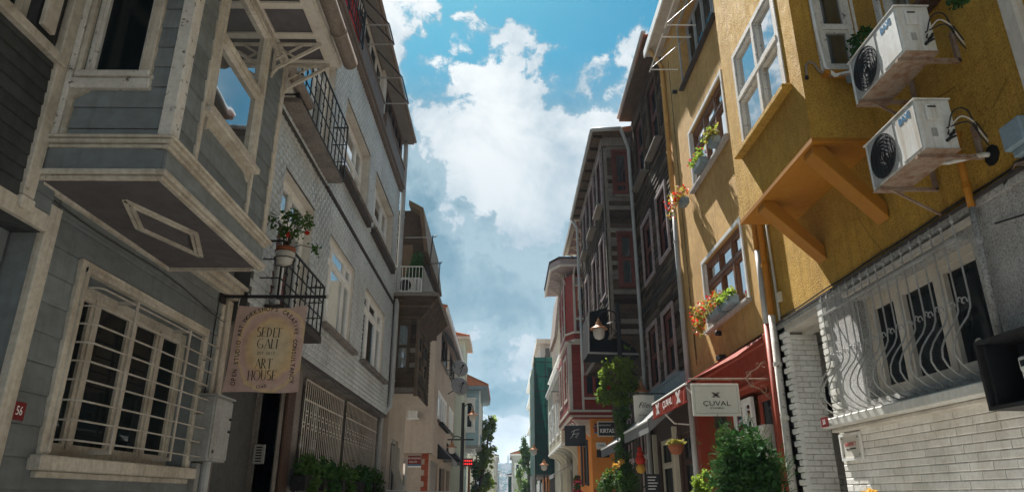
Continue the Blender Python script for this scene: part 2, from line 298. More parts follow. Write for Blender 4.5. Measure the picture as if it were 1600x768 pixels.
# ---------------------------------------------------------------- building blocks
class Frame:
    """o origin, u along the wall, n outward; z is up"""
    def __init__(s, o, u, n): s.o = Vector(o); s.u = Vector(u); s.n = Vector(n); s.k = Vector((0, 0, 1)); s.flip = s.u.cross(s.n).z > 0
    def p(s, u, z, n=0): return s.o + s.u * u + s.n * n + s.k * z
def LEFT(x): return Frame((x, 0, 0), (0, 1, 0), (1, 0, 0))
def RIGHT(x): return Frame((x, 0, 0), (0, 1, 0), (-1, 0, 0))
def NEAR(y): return Frame((0, y, 0), (1, 0, 0), (0, -1, 0))
WORLD = Frame((0, 0, 0), (1, 0, 0), (0, 1, 0))
class MB:
    def __init__(s): s.v = []; s.f = []
    def add(s, vs, fs):
        b = len(s.v); s.v += [Vector(q) for q in vs]; s.f += [tuple(b + i for i in f) for f in fs]
    def box(s, fr, u0, u1, z0, z1, n0, n1):
        c = [fr.p(u, z, n) for n in (n0, n1) for z in (z0, z1) for u in (u0, u1)]
        s.add(c, [(0, 1, 3, 2), (4, 6, 7, 5), (0, 4, 5, 1), (2, 3, 7, 6), (0, 2, 6, 4), (1, 5, 7, 3)]); return s
    def wbox(s, x0, x1, y0, y1, z0, z1): return s.box(WORLD, x0, x1, z0, z1, y0, y1)
    def hexa(s, c): s.add(c, [(0, 1, 3, 2), (4, 6, 7, 5), (0, 4, 5, 1), (2, 3, 7, 6), (0, 2, 6, 4), (1, 5, 7, 3)]); return s
    def prism(s, pts, ext):
        n = len(pts); ext = Vector(ext); a = [Vector(q) for q in pts]
        s.add(a + [q + ext for q in a], [tuple(range(n))[::-1], tuple(range(n, 2 * n))] + [(i, (i + 1) % n, n + (i + 1) % n, n + i) for i in range(n)]); return s
    def quad(s, *p): s.add(p, [tuple(range(len(p)))]); return s
    def bar(s, a, b, w, h=None, up=(0, 0, 1)):
        a = Vector(a); b = Vector(b); h = h or w; d = (b - a).normalized(); upv = Vector(up)
        x = d.cross(upv)
        if x.length < 1e-4: x = d.cross(Vector((1, 0, 0)))
        x.normalize(); y = x.cross(d)
        c = [q + x * (w / 2 * i) + y * (h / 2 * j) for q in (a, b) for j in (-1, 1) for i in (-1, 1)]
        return s.hexa(c)
    def tube(s, pts, r, n=8, caps=True):
        pts = [Vector(q) for q in pts]; b = len(s.v); m = len(pts); px = None
        rs = r if isinstance(r, (list, tuple)) else [r] * m
        for i, q in enumerate(pts):
            d = (pts[min(i + 1, m - 1)] - pts[max(i - 1, 0)]).normalized()
            if px is None:
                px = d.cross(Vector((0, 0, 1)))
                if px.length < 1e-3: px = d.cross(Vector((1, 0, 0)))
            px = (px - d * px.dot(d)).normalized(); py = d.cross(px)
            for k in range(n):
                a = 2 * math.pi * k / n; s.v.append(q + (px * math.cos(a) + py * math.sin(a)) * rs[i])
        for i in range(m - 1):
            for k in range(n):
                s.f.append((b + i * n + k, b + i * n + (k + 1) % n, b + (i + 1) * n + (k + 1) % n, b + (i + 1) * n + k))
        if caps: s.f.append(tuple(b + k for k in range(n))[::-1]); s.f.append(tuple(b + (m - 1) * n + k for k in range(n)))
        return s
    def lathe(s, c, prof, n=16, axis=(0, 0, 1)):
        c = Vector(c); ax = Vector(axis).normalized()
        x = ax.cross(Vector((1, 0, 0)));
        if x.length < 1e-3: x = ax.cross(Vector((0, 1, 0)))
        x.normalize(); y = ax.cross(x); b = len(s.v)
        for r, h in prof:
            for k in range(n):
                a = 2 * math.pi * k / n; s.v.append(c + ax * h + (x * math.cos(a) + y * math.sin(a)) * max(r, 1e-4))
        for i in range(len(prof) - 1):
            for k in range(n): s.f.append((b + i * n + k, b + i * n + (k + 1) % n, b + (i + 1) * n + (k + 1) % n, b + (i + 1) * n + k))
        return s
    def build(s, name, m, parent=None, smooth=False, kind=None, bevel=0):
        off = root_loc(parent) if parent else Vector((0, 0, 0))
        me = bpy.data.meshes.new(name); me.from_pydata([tuple(q - off) for q in s.v], [], s.f); me.update()
        if smooth:
            for p in me.polygons: p.use_smooth = True
        me.materials.append(T[m] if isinstance(m, str) else m)
        o = bpy.data.objects.new(name, me); COL.objects.link(o)
        if parent: o.parent = parent
        if kind: o['kind'] = kind
        if bevel:
            b = o.modifiers.new('bevel', 'BEVEL'); b.width = bevel; b.segments = 1; b.limit_method = 'ANGLE'
        return o
def root_loc(o):
    p = Vector((0, 0, 0))
    while o: p = p + o.location; o = o.parent
    return p
def thing(name, label, cat, loc, group=None):
    o = bpy.data.objects.new(name, None); COL.objects.link(o); o.location = loc
    o.empty_display_size = .2; o['label'] = label; o['category'] = cat
    if group: o['group'] = group
    return o
def tag(o, label, cat, group=None):
    o['label'] = label; o['category'] = cat
    if group: o['group'] = group
    return o
def structure(o): o['kind'] = 'structure'; return o
def copy_tree(src, loc, label=None):
    def rec(o, par):
        c = o.copy(); COL.objects.link(c)
        if par: c.parent = par
        for ch in list(o.children): rec(ch, c)
        return c
    r = rec(src, None); r.location = loc
    if label: r['label'] = label
    return r
# one wedge mesh shared by all boards, one chamfered block shared by all bricks
UNIT = {}
def unit(kind, m):
    key = (kind, m)
    if key in UNIT: return UNIT[key]
    if kind == 'plank':    # u,n,z in 0..1 : lower edge proud
        v = [(0, 0, 0), (1, 0, 0), (0, 1, 0), (1, 1, 0), (0, 1, .12), (1, 1, .12), (0, .35, 1), (1, .35, 1), (0, 0, 1), (1, 0, 1)]
        f = [(0, 1, 3, 2), (2, 3, 5, 4), (4, 5, 7, 6), (6, 7, 9, 8), (0, 2, 4, 6, 8), (1, 9, 7, 5, 3)]
    elif kind == 'flat':   # flush board with small grooves
        v = [(0, 0, 0), (1, 0, 0), (0, .8, .0), (1, .8, .0), (0, 1, .04), (1, 1, .04), (0, 1, .96), (1, 1, .96), (0, .8, 1), (1, .8, 1), (0, 0, 1), (1, 0, 1)]
        f = [(0, 1, 3, 2), (2, 3, 5, 4), (4, 5, 7, 6), (6, 7, 9, 8), (8, 9, 11, 10), (0, 2, 4, 6, 8, 10), (1, 11, 9, 7, 5, 3)]
    elif kind == 'brick':
        e, h = .03, .12
        v = [(0, 0, 0), (1, 0, 0), (0, 0, 1), (1, 0, 1), (0, .75, 0), (1, .75, 0), (0, .75, 1), (1, .75, 1), (e, 1, h), (1 - e, 1, h), (e, 1, 1 - h), (1 - e, 1, 1 - h)]
        f = [(8, 9, 11, 10), (4, 5, 9, 8), (7, 6, 10, 11), (6, 4, 8, 10), (5, 7, 11, 9), (0, 1, 5, 4), (3, 2, 6, 7), (2, 0, 4, 6), (1, 3, 7, 5)]
    elif kind == 'tile':
        v = [(0, 0, 0), (1, 0, 0), (0, 0, 1), (1, 0, 1), (.28, 1, .12), (.92, 1, .35), (.08, 1, .62), (.72, 1, .88)]
        f = [(4, 5, 7, 6), (0, 1, 5, 4), (3, 2, 6, 7), (2, 0, 4, 6), (1, 3, 7, 5)]
    me = bpy.data.meshes.new(kind); me.from_pydata(v, [], f); me.update(); me.materials.append(T[m])
    UNIT[key] = me; return me
def place(kind, name, fr, u0, u1, z0, z1, n0, n1, m, parent, tilt=0):
    o = bpy.data.objects.new(name, unit(kind, m)); COL.objects.link(o); o.parent = parent
    off = root_loc(parent) if parent else Vector((0, 0, 0))
    p = fr.p(u0, z0, n0) - off
    a = fr.u * (u1 - u0); b = fr.n * (n1 - n0)
    o.matrix_basis = Matrix(((a.x, b.x, 0, p.x), (a.y, b.y, 0, p.y), (a.z, b.z, z1 - z0, p.z), (0, 0, 0, 1)))
    if tilt: o.rotation_euler.rotate_axis('X' if abs(fr.u.y) > .5 else 'Y', tilt) if False else None
    return o
def cut(u0, u1, z0, z1, holes, tol=.5):
    segs = [(u0, u1)]
    for (a, b, c, d) in holes:
        ov = min(z1, d) - max(z0, c)
        if ov <= (z1 - z0) * tol: continue
        new = []
        for s0, s1 in segs:
            if b <= s0 or a >= s1: new.append((s0, s1)); continue
            if a > s0: new.append((s0, a))
            if b < s1: new.append((b, s1))
        segs = new
    return [q for q in segs if q[1] - q[0] > .03]
def planks(fr, parent, u0, u1, z0, z1, pitch, m, holes=(), th=.022, kind='plank', jit=0, joint=0, name='plank', n0=0, alt=None, altp=0):
    z = z0
    while z < z1 - .02:
        zz = min(z + pitch, z1)
        for a, b in cut(u0, u1, z, zz, holes):
            cuts = [a]
            if joint:
                q = a + random.uniform(.4, 1) * joint
                while q < b - .4: cuts.append(q); q += random.uniform(.6, 1.2) * joint
            cuts.append(b)
            for c, d in zip(cuts, cuts[1:]):
                dj = random.uniform(-jit, jit)
                mm = alt if alt and random.random() < altp else m
                place(kind, name, fr, c + .002, d - .002, z + .001 + dj * .5, zz - .002 + dj * .5, n0, n0 + th + random.uniform(0, jit), mm, parent)
        z = zz
def wall(fr, parent, u0, u1, z0, z1, holes, m, depth=.2, name='wall', back=True, reveal=None, n=0):
    """front sheet with true openings and reveals"""
    us = sorted({u0, u1, *[q for h in holes for q in h[:2] if u0 < q < u1]})
    zs = sorted({z0, z1, *[q for h in holes for q in h[2:] if z0 < q < z1]})
    mb = MB(); rv = MB() if reveal else mb
    for a, b in zip(us, us[1:]):
        for c, d in zip(zs, zs[1:]):
            um, zm = (a + b) / 2, (c + d) / 2
            if any(h[0] < um < h[1] and h[2] < zm < h[3] for h in holes): continue
            mb.quad(fr.p(a, c, n), fr.p(b, c, n), fr.p(b, d, n), fr.p(a, d, n))
    for (a, b, c, d) in holes:
        P = lambda u, z, q: fr.p(u, z, q)
        for (p, q) in (((a, c), (b, c)), ((b, c), (b, d)), ((b, d), (a, d)), ((a, d), (a, c))):
            rv.quad(P(*p, n), P(*q, n), P(*q, n - depth), P(*p, n - depth))
    # edges of the sheet, so that it has thickness
    e0, e1 = u0 + .003, u1 - .003
    for (p, q) in (((e0, z0), (e1, z0)), ((e1, z0), (e1, z1)), ((e1, z1), (e0, z1)), ((e0, z1), (e0, z0))):
        mb.quad(fr.p(*p, n), fr.p(*q, n), fr.p(*q, n - depth), fr.p(*p, n - depth))
    o = mb.build(name, m, parent)
    if reveal: rv.build('reveal', reveal, parent)
    return o
def window(fr, parent, u0, u1, z0, z1, n=-.12, cols=(.5,), rows=(), fw=.06, sw=.04, m='white', gl='glass', th=.06, sash=True, skip=(), name='window', dark=True, curtain=None, blind=None):
    """frame with mullions at fractions cols / transoms at fractions rows; every pane is its own sub-part"""
    mb = MB()
    mb.box(fr, u0, u1, z0, z0 + fw, n, n + th).box(fr, u0, u1, z1 - fw, z1, n, n + th)
    mb.box(fr, u0, u0 + fw, z0 + fw, z1 - fw, n, n + th).box(fr, u1 - fw, u1, z0 + fw, z1 - fw, n, n + th)
    cu = [u0 + fw] + [u0 + (u1 - u0) * c for c in cols] + [u1 - fw]
    rz = [z0 + fw] + [z0 + (z1 - z0) * c for c in rows] + [z1 - fw]
    for c in cu[1:-1]: mb.box(fr, c - fw * .45, c + fw * .45, z0 + fw, z1 - fw, n + .003, n + th + .004)
    for r in rz[1:-1]: mb.box(fr, u0 + fw, u1 - fw, r - fw * .45, r + fw * .45, n + .006, n + th + .009)
    wo_ = mb.build(name, m, parent)
    for i in range(len(cu) - 1):
        for j in range(len(rz) - 1):
            a = cu[i] + (fw * .45 if i else 0); b = cu[i + 1] - (fw * .45 if i < len(cu) - 2 else 0)
            c = rz[j] + (fw * .45 if j else 0); d = rz[j + 1] - (fw * .45 if j < len(rz) - 2 else 0)
            if sash:
                q = MB(); k = sw; t0, t1 = n + .012, n + th - .012
                q.box(fr, a, b, c, c + k, t0, t1).box(fr, a, b, d - k, d, t0, t1).box(fr, a, a + k, c + k, d - k, t0, t1).box(fr, b - k, b, c + k, d - k, t0, t1)
                so_ = q.build('sash', m, wo_)
                a += k; b -= k; c += k; d -= k
            if (i, j) in skip: continue
            MB().box(fr, a, b, c, d, n + .022, n + .030).build('pane', gl, wo_)
    if dark: MB().quad(fr.p(u0, z0, n - .35), fr.p(u1, z0, n - .35), fr.p(u1, z1, n - .35), fr.p(u0, z1, n - .35)).build('interior', 'interior', parent)
    if curtain:
        c = MB(); a, b = curtain; st = max(6, int((b - a) / .04)); bot, top = [], []
        for i in range(st + 1):
            uu = a + (b - a) * i / st; nn = n - .10 + .025 * math.sin(i * 1.9) + .01 * math.sin(i * .7)
            bot.append(fr.p(uu, z0 + fw, nn)); top.append(fr.p(uu, z1 - fw, nn * .98 - .002))
        for i in range(st): c.quad(bot[i], bot[i + 1], top[i + 1], top[i])
        c.build('curtain', 'curtain', wo_, smooth=True)
    return wo_
def trim(fr, parent, u0, u1, z0, z1, m, w_=.08, n=.035, n0=0, name='window_trim', bottom=True):
    mb = MB()
    mb.box(fr, u0 - w_, u0, z0 - (w_ if bottom else 0), z1 + w_, n0, n0 + n).box(fr, u1, u1 + w_, z0 - (w_ if bottom else 0), z1 + w_, n0, n0 + n)
    mb.box(fr, u0, u1, z1, z1 + w_, n0, n0 + n)
    if bottom: mb.box(fr, u0, u1, z0 - w_, z0, n0, n0 + n)
    return mb.build(name, m, parent, bevel=.006)
def sill(fr, parent, u0, u1, z, m, t=.07, n=.12, name='sill', n0=-.1):
    return MB().box(fr, u0, u1, z - t, z, n0, n).build(name, m, parent, bevel=.01)
def part_box(fr, parent, name, m, *a, bevel=0): return MB().box(fr, *a).build(name, m, parent, bevel=bevel)
FONT = {}
def text(s, org, right, up, size, m, parent=None, name='lettering', xs=1.0, depth=.0015, align='CENTER', bold=0, shear=0):
    cu = bpy.data.curves.new('t', 'FONT'); cu.body = s; cu.size = size; cu.extrude = depth; cu.align_x = align; cu.align_y = 'CENTER'; cu.offset = bold; cu.shear = shear; cu.resolution_u = 3
    o = bpy.data.objects.new('t', cu); COL.objects.link(o)
    bpy.context.view_layer.update()
    me = bpy.data.meshes.new_from_object(o.evaluated_get(bpy.context.evaluated_depsgraph_get()))
    bpy.data.objects.remove(o); bpy.data.curves.remove(cu)
    right = Vector(right).normalized(); up = Vector(up).normalized(); nn = right.cross(up)
    off = root_loc(parent) if parent else Vector((0, 0, 0)); org = Vector(org) - off
    me.transform(Matrix(((right.x * xs, up.x, nn.x, org.x), (right.y * xs, up.y, nn.y, org.y), (right.z * xs, up.z, nn.z, org.z), (0, 0, 0, 1))))
    me.materials.clear(); me.materials.append(T[m]); me.name = name
    q = bpy.data.objects.new(name, me); COL.objects.link(q)
    if parent: q.parent = parent
    return q
def leaves(blobs, n, size, mb=None, droop=0, aspect=1.6, shell=.55, dirs=None):
    """small folded leaf faces spread through a set of ellipsoids (cx,cy,cz,rx,ry,rz)"""
    mb = mb or MB(); tot = sum(b[3] * b[4] * b[5] for b in blobs) ** 1
    wts = [(b[3] * b[4] * b[5]) ** .67 for b in blobs]
    for _ in range(n):
        b = random.choices(blobs, wts)[0]
        while True:
            v = Vector((random.uniform(-1, 1), random.uniform(-1, 1), random.uniform(-1, 1)))
            if v.length <= 1: break
        r = v.length or 1
        v = v / r * (shell + (1 - shell) * random.random() ** .7) * (random.uniform(.8, 1.06) if shell > .2 else random.uniform(.8, 1.5))
        c = Vector((b[0] + v.x * b[3], b[1] + v.y * b[4], b[2] + v.z * b[5]))
        s = size * random.uniform(.6, 1.3)
        d = Vector((random.gauss(0, 1), random.gauss(0, 1), random.gauss(0, .8) - droop)).normalized()
        e = d.cross(Vector((random.gauss(0, 1), random.gauss(0, 1), random.gauss(0, 1)))).normalized() * s * .5
        d = d * s * aspect * .5
        k = d.cross(e).normalized() * s * .18
        mb.add([c - d, c + e + k, c + d, c - e + k], [(0, 1, 2), (0, 2, 3)])
    return mb
def pipe(name, parent, pts, r, m='pvcpipe', collars=(), n=10):
    o = MB().tube(pts, r, n).build(name, m, parent, smooth=True)
    for c in collars:
        c = Vector(c); MB().tube([c - Vector((0, 0, .03)), c + Vector((0, 0, .03))], r * 1.22, n).build('collar', m, o, smooth=False)
    return o
def scroll(c, a, b, r0, r1, a0, a1, n=10):
    """spiral in the plane of unit vectors a, b"""
    out = []
    for i in range(n + 1):
        t = i / n; r = r0 + (r1 - r0) * t; th = a0 + (a1 - a0) * t
        out.append(Vector(c) + a * (r * math.cos(th)) + b * (r * math.sin(th)))
    return out
# ================================================================ ground
structure(MB().wbox(-2000, 2000, -60, 2600, -2.0, -0.02).build('ground', 'paving'))
structure(MB().wbox(-2.2, 2.5, -30, 120, -0.016, 0.0).build('street', 'asphalt'))
structure(MB().wbox(-12, -2.35, -30, 120, -0.012, 0.12).build('pavement', 'paving'))
structure(MB().wbox(2.65, 12, -30, 120, -0.012, 0.12).build('pavement', 'paving'))
for s_, a, b in ((-1, -2.35, -2.2), (1, 2.5, 2.65)):
    kb = structure(MB().wbox(a, b, -30, 120, -0.014, 0.115).build('kerb', 'stone', bevel=.01))
# ================================================================ LEFT 0 : dark timber house at the left edge
FL = LEFT(-3.5)
h0 = thing('timber_house', 'dark charcoal timber house with narrow boards at the left edge of the street', 'house', (-5, 1, 0))
F0 = LEFT(-3.46)
MB().wbox(-12, -3.96, -6, 4.78, 0, 9.5).build('core', 'dark_paint', h0)
part_box(F0, h0, 'porch_ceiling', 'dark_paint', -6, 4.80, 3.36, 3.42, -.5, -.03)
wall(F0, h0, -6, 4.44, 3.42, 9.0, [(2.2, 4.20, 4.75, 6.9)], 'dark_paint', .3, n=-.02)
planks(F0, h0, -1.0, 4.44, 3.50, 8.2, .105, 'dark_paint', [(2.1, 4.44, 4.66, 7.0)], th=.016, name='board')
part_box(F0, h0, 'fascia_board', 'cream', -6, 4.78, 3.36, 3.49, -.02, .03, bevel=.006)
part_box(F0, h0, 'sill_moulding', 'cream', 1.9, 4.50, 4.60, 4.68, -.02, .07, bevel=.008)
trim(F0, h0, 2.2, 4.20, 4.78, 6.9, 'cream', .14, .04, bottom=False)
window(F0, h0, 2.2, 4.20, 4.75, 6.9, n=-.16, cols=(.5,), rows=(.55,), m='cream', gl='glassdark')
part_box(F0, h0, 'corner_board', 'cream', 4.44, 4.56, 3.52, 8.2, -.02, .045, bevel=.006)
part_box(F0, h0, 'corner_board_foot', 'cream', 4.43, 4.57, 3.42, 3.51, -.02, .055, bevel=.006)
# recessed entrance under the overhang
FR = LEFT(-3.75)
wall(FR, h0, 1.5, 4.80, 0, 3.36, [(2.9, 4.28, 0, 3.30)], 'grey_paint', .2)
part_box(FR, h0, 'pilaster', 'grey_paint', 4.36, 4.77, 0, 3.36, 0, .06, bevel=.01)
e = part_box(FR, h0, 'door_frame', 'grey_paint', 2.9, 4.28, 2.92, 3.02, -.14, .03)
MB().box(FR, 4.18, 4.28, 0, 2.92, -.14, .02).box(FR, 4.18, 4.28, 3.02, 3.30, -.14, .02).box(FR, 3.52, 3.60, 0, 2.92, -.12, -.04).build('door_post', 'grey_paint', h0)
part_box(FR, h0, 'transom_pane', 'glassdark', 2.9, 4.18, 3.02, 3.30, -.10, -.09)
part_box(FR, h0, 'door_pane', 'glassdark', 3.60, 4.18, 0.4, 2.92, -.10, -.09)
part_box(FR, h0, 'door_pane', 'glassdark', 2.9, 3.52, 0.4, 2.92, -.10, -.09)
def number_plate(fr, u, z, wu, hz, n, s, label):
    t = thing('house_number_plate', label, 'number plate', fr.p(u, z, n), 'enamel house number plates')
    part_box(fr, t, 'plate', 'redplate', u - wu / 2, u + wu / 2, z - hz / 2, z + hz / 2, n, n + .006)
    text(s, fr.p(u, z, n + .008), fr.u if not fr.flip else fr.u, (0, 0, 1), hz * .72, 'whiteink', t, 'number', .8, .001)
number_plate(FR, 4.60, 2.10, .17, .15, .062, '56', 'red enamel plate numbered 56 on the grey pilaster left of the corner board')
# ================================================================ LEFT 1 : grey timber house with the bay
h1 = thing('timber_house', 'grey clapboard house with a cream trimmed bay overhanging the street', 'house', (-5, 6, 0))
MB().wbox(-12, -3.9, 4.80, 8.38, 0, 8.4).build('core', 'grey_paint', h1)
WH = (5.42, 7.78, 1.80, 3.24)
wall(FL, h1, 4.80, 8.42, 0, 6.2, [WH], 'grey_paint', .38)
WT = (WH[0] - .1, WH[1] + .1, WH[2] - .12, WH[3] + .1)
planks(FL, h1, 4.95, 8.30, .0, 3.74, .222, 'grey_paint', [WT], th=.016, joint=0, name='board', jit=.003)
planks(FL, h1, 4.56, 8.30, 3.74, 6.1, .21, 'grey_paint', [(4.62, 6.74, 3.0, 8)], th=.016, name='board', jit=.003)
planks(F0, h1, 4.57, 4.80, 3.50, 3.74, .12, 'grey_paint', th=.012, name='board')
part_box(FL, h1, 'corner_board', 'cream', 4.80, 4.94, 0, 3.60, -.02, .05, bevel=.008)
part_box(FL, h1, 'corner_board', 'cream', 8.28, 8.43, 0, 3.82, -.02, .05, bevel=.008)
part_box(FL, h1, 'corner_board_inner', 'cream', 8.16, 8.24, 0, 3.84, .0, .035, bevel=.008)
mb = MB().box(FL, 6.78, 8.44, 3.84, 3.90, -.02, .10).box(FL, 6.76, 8.46, 3.903, 3.97, -.02, .15).box(FL, 6.74, 8.48, 3.973, 4.02, -.02, .20)
mb.build('cornice', 'cream', h1, bevel=.008)
MB().box(FL, 4.95, 8.16, 3.30 + .28, 3.30 + .31, .0, .03).build('string_board', 'grey_paint', h1)
# ground window
wp = window(FL, h1, WH[0], WH[1], WH[2], WH[3], n=-.24, cols=(.245, .52, .76), rows=(), fw=.075, sw=.045, m='cream', gl='glassdark', th=.07)
tr = trim(FL, h1, WH[0], WH[1], WH[2], WH[3], 'cream', .10, .045, bottom=False)
MB().box(FL, WH[0] - .04, WH[0] - .001, WH[2], WH[3] + .04, .045, .062).box(FL, WH[0] - .04, WH[1] + .04, WH[3] + .001, WH[3] + .04, .0452, .064).build('window_trim_bead', 'cream', tr)
sill(FL, h1, WH[0] - .16, WH[1] + .16, WH[2], 'cream', .11, .11)
MB().box(FL, WH[0] - .10, WH[1] + .10, WH[2] - .16, WH[2] - .112, -.01, .05).build('apron_moulding', 'cream', h1, bevel=.006)
# cage of bent bars
cage = thing('window_grille', 'cage of bent horizontal bars over the cream ground floor window', 'window grille', FL.p(6.6, 1.9, .1))
for k in range(9):
    z = 1.92 + k * .150 + random.uniform(-.006, .006)
    pts = [FL.p(5.44, z, -.05), FL.p(5.45, z, .14), FL.p(5.49, z, .165), FL.p(6.6, z + .004, .168), FL.p(7.75, z, .165)]
    if k % 2: pts += [FL.p(7.80, z, .14), FL.p(7.80, z, .0)]
    else: pts += [FL.p(7.90 + random.uniform(-.03, .03), z, .166)]
    MB().tube(pts, .0085, 6).build('bar', 'barmetal', cage, smooth=True)
for u in (6.02, 7.12):
    m_ = MB().box(FL, u - .018, u + .018, 1.84, 3.16, .168, .180).box(FL, u - .016, u + .016, 3.13, 3.16, .0, .179).box(FL, u - .016, u + .016, 1.84, 1.87, .0, .179)
    m_.build('flat_bar', 'barmetal', cage)
number_plate(FL, 5.02, 2.08, .13, .125, .02, '56', 'small red plate numbered 56 on the boards right of the cream corner board')
# ---- the bay
BX = -2.56; FB = LEFT(BX); FN = NEAR(4.60)
Z0, Z1, ZT = 3.74, 4.00, 6.20
BW = (5.05, 6.13, 4.60, 6.13)          # front sash window
wall(FB, h1, 4.60, 6.74, Z0, ZT, [BW], 'grey_paint', .12, name='bay_wall')
NW = (-3.34, -2.86, 4.62, 6.04)
wall(FN, h1, -3.5, BX, Z0, ZT, [NW], 'grey_paint', .12, name='bay_wall')
MB().wbox(-3.5, BX - .002, 6.60, 6.735, Z0, ZT).build('bay_wall', 'grey_paint', h1)
MB().wbox(-3.5, BX - .15, 4.75, 6.6, Z1 + .3, Z1 + .32).build('bay_floor', 'interior', h1)
planks(FB, h1, 4.70, 6.66, Z1, 6.12, .205, 'grey_paint', [(5.0, 6.16, 4.5, 6.3)], th=.016, name='board', jit=.004)
planks(FN, h1, -3.42, -2.63, Z1 - .06, 6.12, .185, 'grey_paint', [(-3.5, -2.78, 4.50, 6.3)], th=.016, name='board', jit=.004)
part_box(FB, h1, 'skirt', 'grey_paint', 4.59, 6.75, Z0, Z1 - .06, 0, .02)
part_box(FN, h1, 'skirt', 'grey_paint', -3.5, BX - .001, Z0, Z1 - .06, 0, .022)
# skirt mouldings: three steps on top, two at the bottom, on both faces
for (za, zb, q) in ((3.955, 3.985, .035), (3.987, 4.02, .062), (4.022, 4.045, .082), (3.700, 3.728, .03), (3.730, 3.772, .055)):
    MB().box(FB, 4.60 - q, 6.74 + q, za, zb, -.02, q).build('moulding', 'cream', h1, bevel=.006)
    MB().box(FN, -3.5, BX - .021, za + .0005, zb - .0005, -.02, q).build('moulding', 'cream', h1, bevel=.006)
# soffit of the bay with its lozenge moulding
MB().wbox(-3.5, BX - .002, 4.605, 6.735, 3.715, 3.738).build('bay_soffit', 'mauve_paint', h1)
loz = [(-3.02, 4.98), (-3.22, 5.58), (-2.98, 6.34), (-2.76, 5.70)]
cx = sum(p[0] for p in loz) / 4; cy = sum(p[1] for p in loz) / 4
for sc, hh, wd in ((1.0, .014, .035), (.84, .024, .022)):
    q = MB(); pp = [((x - cx) * sc + cx, (y - cy) * sc + cy) for x, y in loz]
    for i in range(4):
        a = pp[i]; b = pp[(i + 1) % 4]
        q.bar((a[0], a[1], 3.713 - hh / 2), (b[0], b[1], 3.713 - hh / 2), wd, hh)
    q.build('lozenge_moulding', 'cream', h1)
MB().bar((-3.47, 4.66, 3.70), (-3.47, 6.74, 3.70), .035, .03).bar((-3.45, 6.71, 3.70), (-2.62, 6.71, 3.70), .035, .03).build('soffit_bead', 'cream', h1)
# corner boards and trims
MB().box(FB, 4.60, 4.70, Z1 + .04, ZT, 0, .03).box(FN, BX - .075, BX + .03, Z1 + .04, ZT, 0, .032).build('corner_board', 'whitepeel', h1, bevel=.006)
part_box(FB, h1, 'corner_board', 'cream', 6.65, 6.745, Z1 + .04, ZT, -.01, .03, bevel=.006)
for a, b in ((4.98, 5.035), (6.145, 6.20)): MB().box(FB, a, b, Z1 + .04, ZT, 0, .034).build('upright_trim', 'cream', h1, bevel=.006)
trim(FB, h1, 5.06, 6.12, 4.62, 6.12, 'cream', .022, .038, bottom=False)
MB().box(FB, 4.99, 6.19, 4.52, 4.585, -.05, .10).build('sill', 'cream', h1, bevel=.012)
# chamfered corners of the panel under the window
MB().prism([FB.p(5.08, 4.40, .002), FB.p(5.08, 4.52, .002), FB.p(6.10, 4.52, .002), FB.p(6.10, 4.40, .002), FB.p(6.02, 4.47, .002), FB.p(5.16, 4.47, .002)], FB.n * .032).build('panel_brace', 'cream', h1)
bw = window(FB, h1, *BW, n=-.035, cols=(), rows=(.50,), fw=.038, sw=.032, m='cream', gl='glasssoft', th=.09, curtain=(5.6, 6.0))
# near side window of the bay, standing open: black sheet paints the unlit room behind
MB().box(FN, NW[0], NW[1], NW[2], NW[3], -.75, -.74).build('interior', 'interior', h1)
for i, (a, b, q) in enumerate(((-3.50, -3.46, .05), (-3.455, -3.42, .03), (-3.415, -3.37, .055), (-3.365, -3.325, .04))):
    part_box(FN, h1, 'layered_trim', 'cream' if i % 2 else 'whitepeel', a, b, Z1 + .04, ZT, 0, q, bevel=.004)
MB().box(FN, -2.86, -2.775, 4.50, ZT, 0, .05).build('window_trim', 'cream', h1, bevel=.006)
MB().box(FN, -3.34, -2.76, 4.555, 4.605, -.05, .085).box(FN, -3.37, -2.762, 4.46, 4.553, -.02, .058).build('sill', 'whitepeel', h1, bevel=.008)
MB().prism([FN.p(-3.46, 4.28, .002), FN.p(-3.36, 4.35, .002), FN.p(-3.22, 4.459, .002), FN.p(-3.46, 4.459, .002)], FN.n * .04).build('panel_brace', 'cream', h1)
MB().box(FN, -3.5, -3.40, Z1 + .045, 4.46, 0, .045).build('corner_board', 'cream', h1, bevel=.006)
sw_ = window(FN, h1, NW[0], NW[1], NW[2], NW[3], n=-.10, cols=(), rows=(), fw=.035, sw=.03, m='whitepeel', gl='glassdark', th=.07)
# ---- eave with panelled soffit, lattice brackets and gutter
ZE = 6.20
MB().wbox(-4.6, -1.96, 2.6, 6.76, ZE + .03, ZE + .12).build('eave', 'mauve_paint', h1)
mb = MB()
for y in (3.05, 3.95, 4.85, 5.72, 6.21, 6.70): mb.wbox(-2.60, -1.96, y - .045, y + .045, ZE - .001, ZE + .029)
mb.wbox(-2.60, -2.50, 2.6, 6.76, ZE - .003, ZE + .028).wbox(-2.09, -1.955, 2.6, 6.765, ZE - .004, ZE + .028)
mb.build('soffit_frame', 'cream_clean', h1, bevel=.005)
MB().wbox(-1.958, -1.925, 2.6, 6.78, ZE - .01, ZE + .16).wbox(-2.6, -1.96, 6.762, 6.79, ZE - .008, ZE + .155).build('fascia', 'cream', h1, bevel=.005)
MB().wbox(-2.56, -2.52, 4.5, 6.76, 6.10, ZE - .004).build('frieze', 'cream', h1)
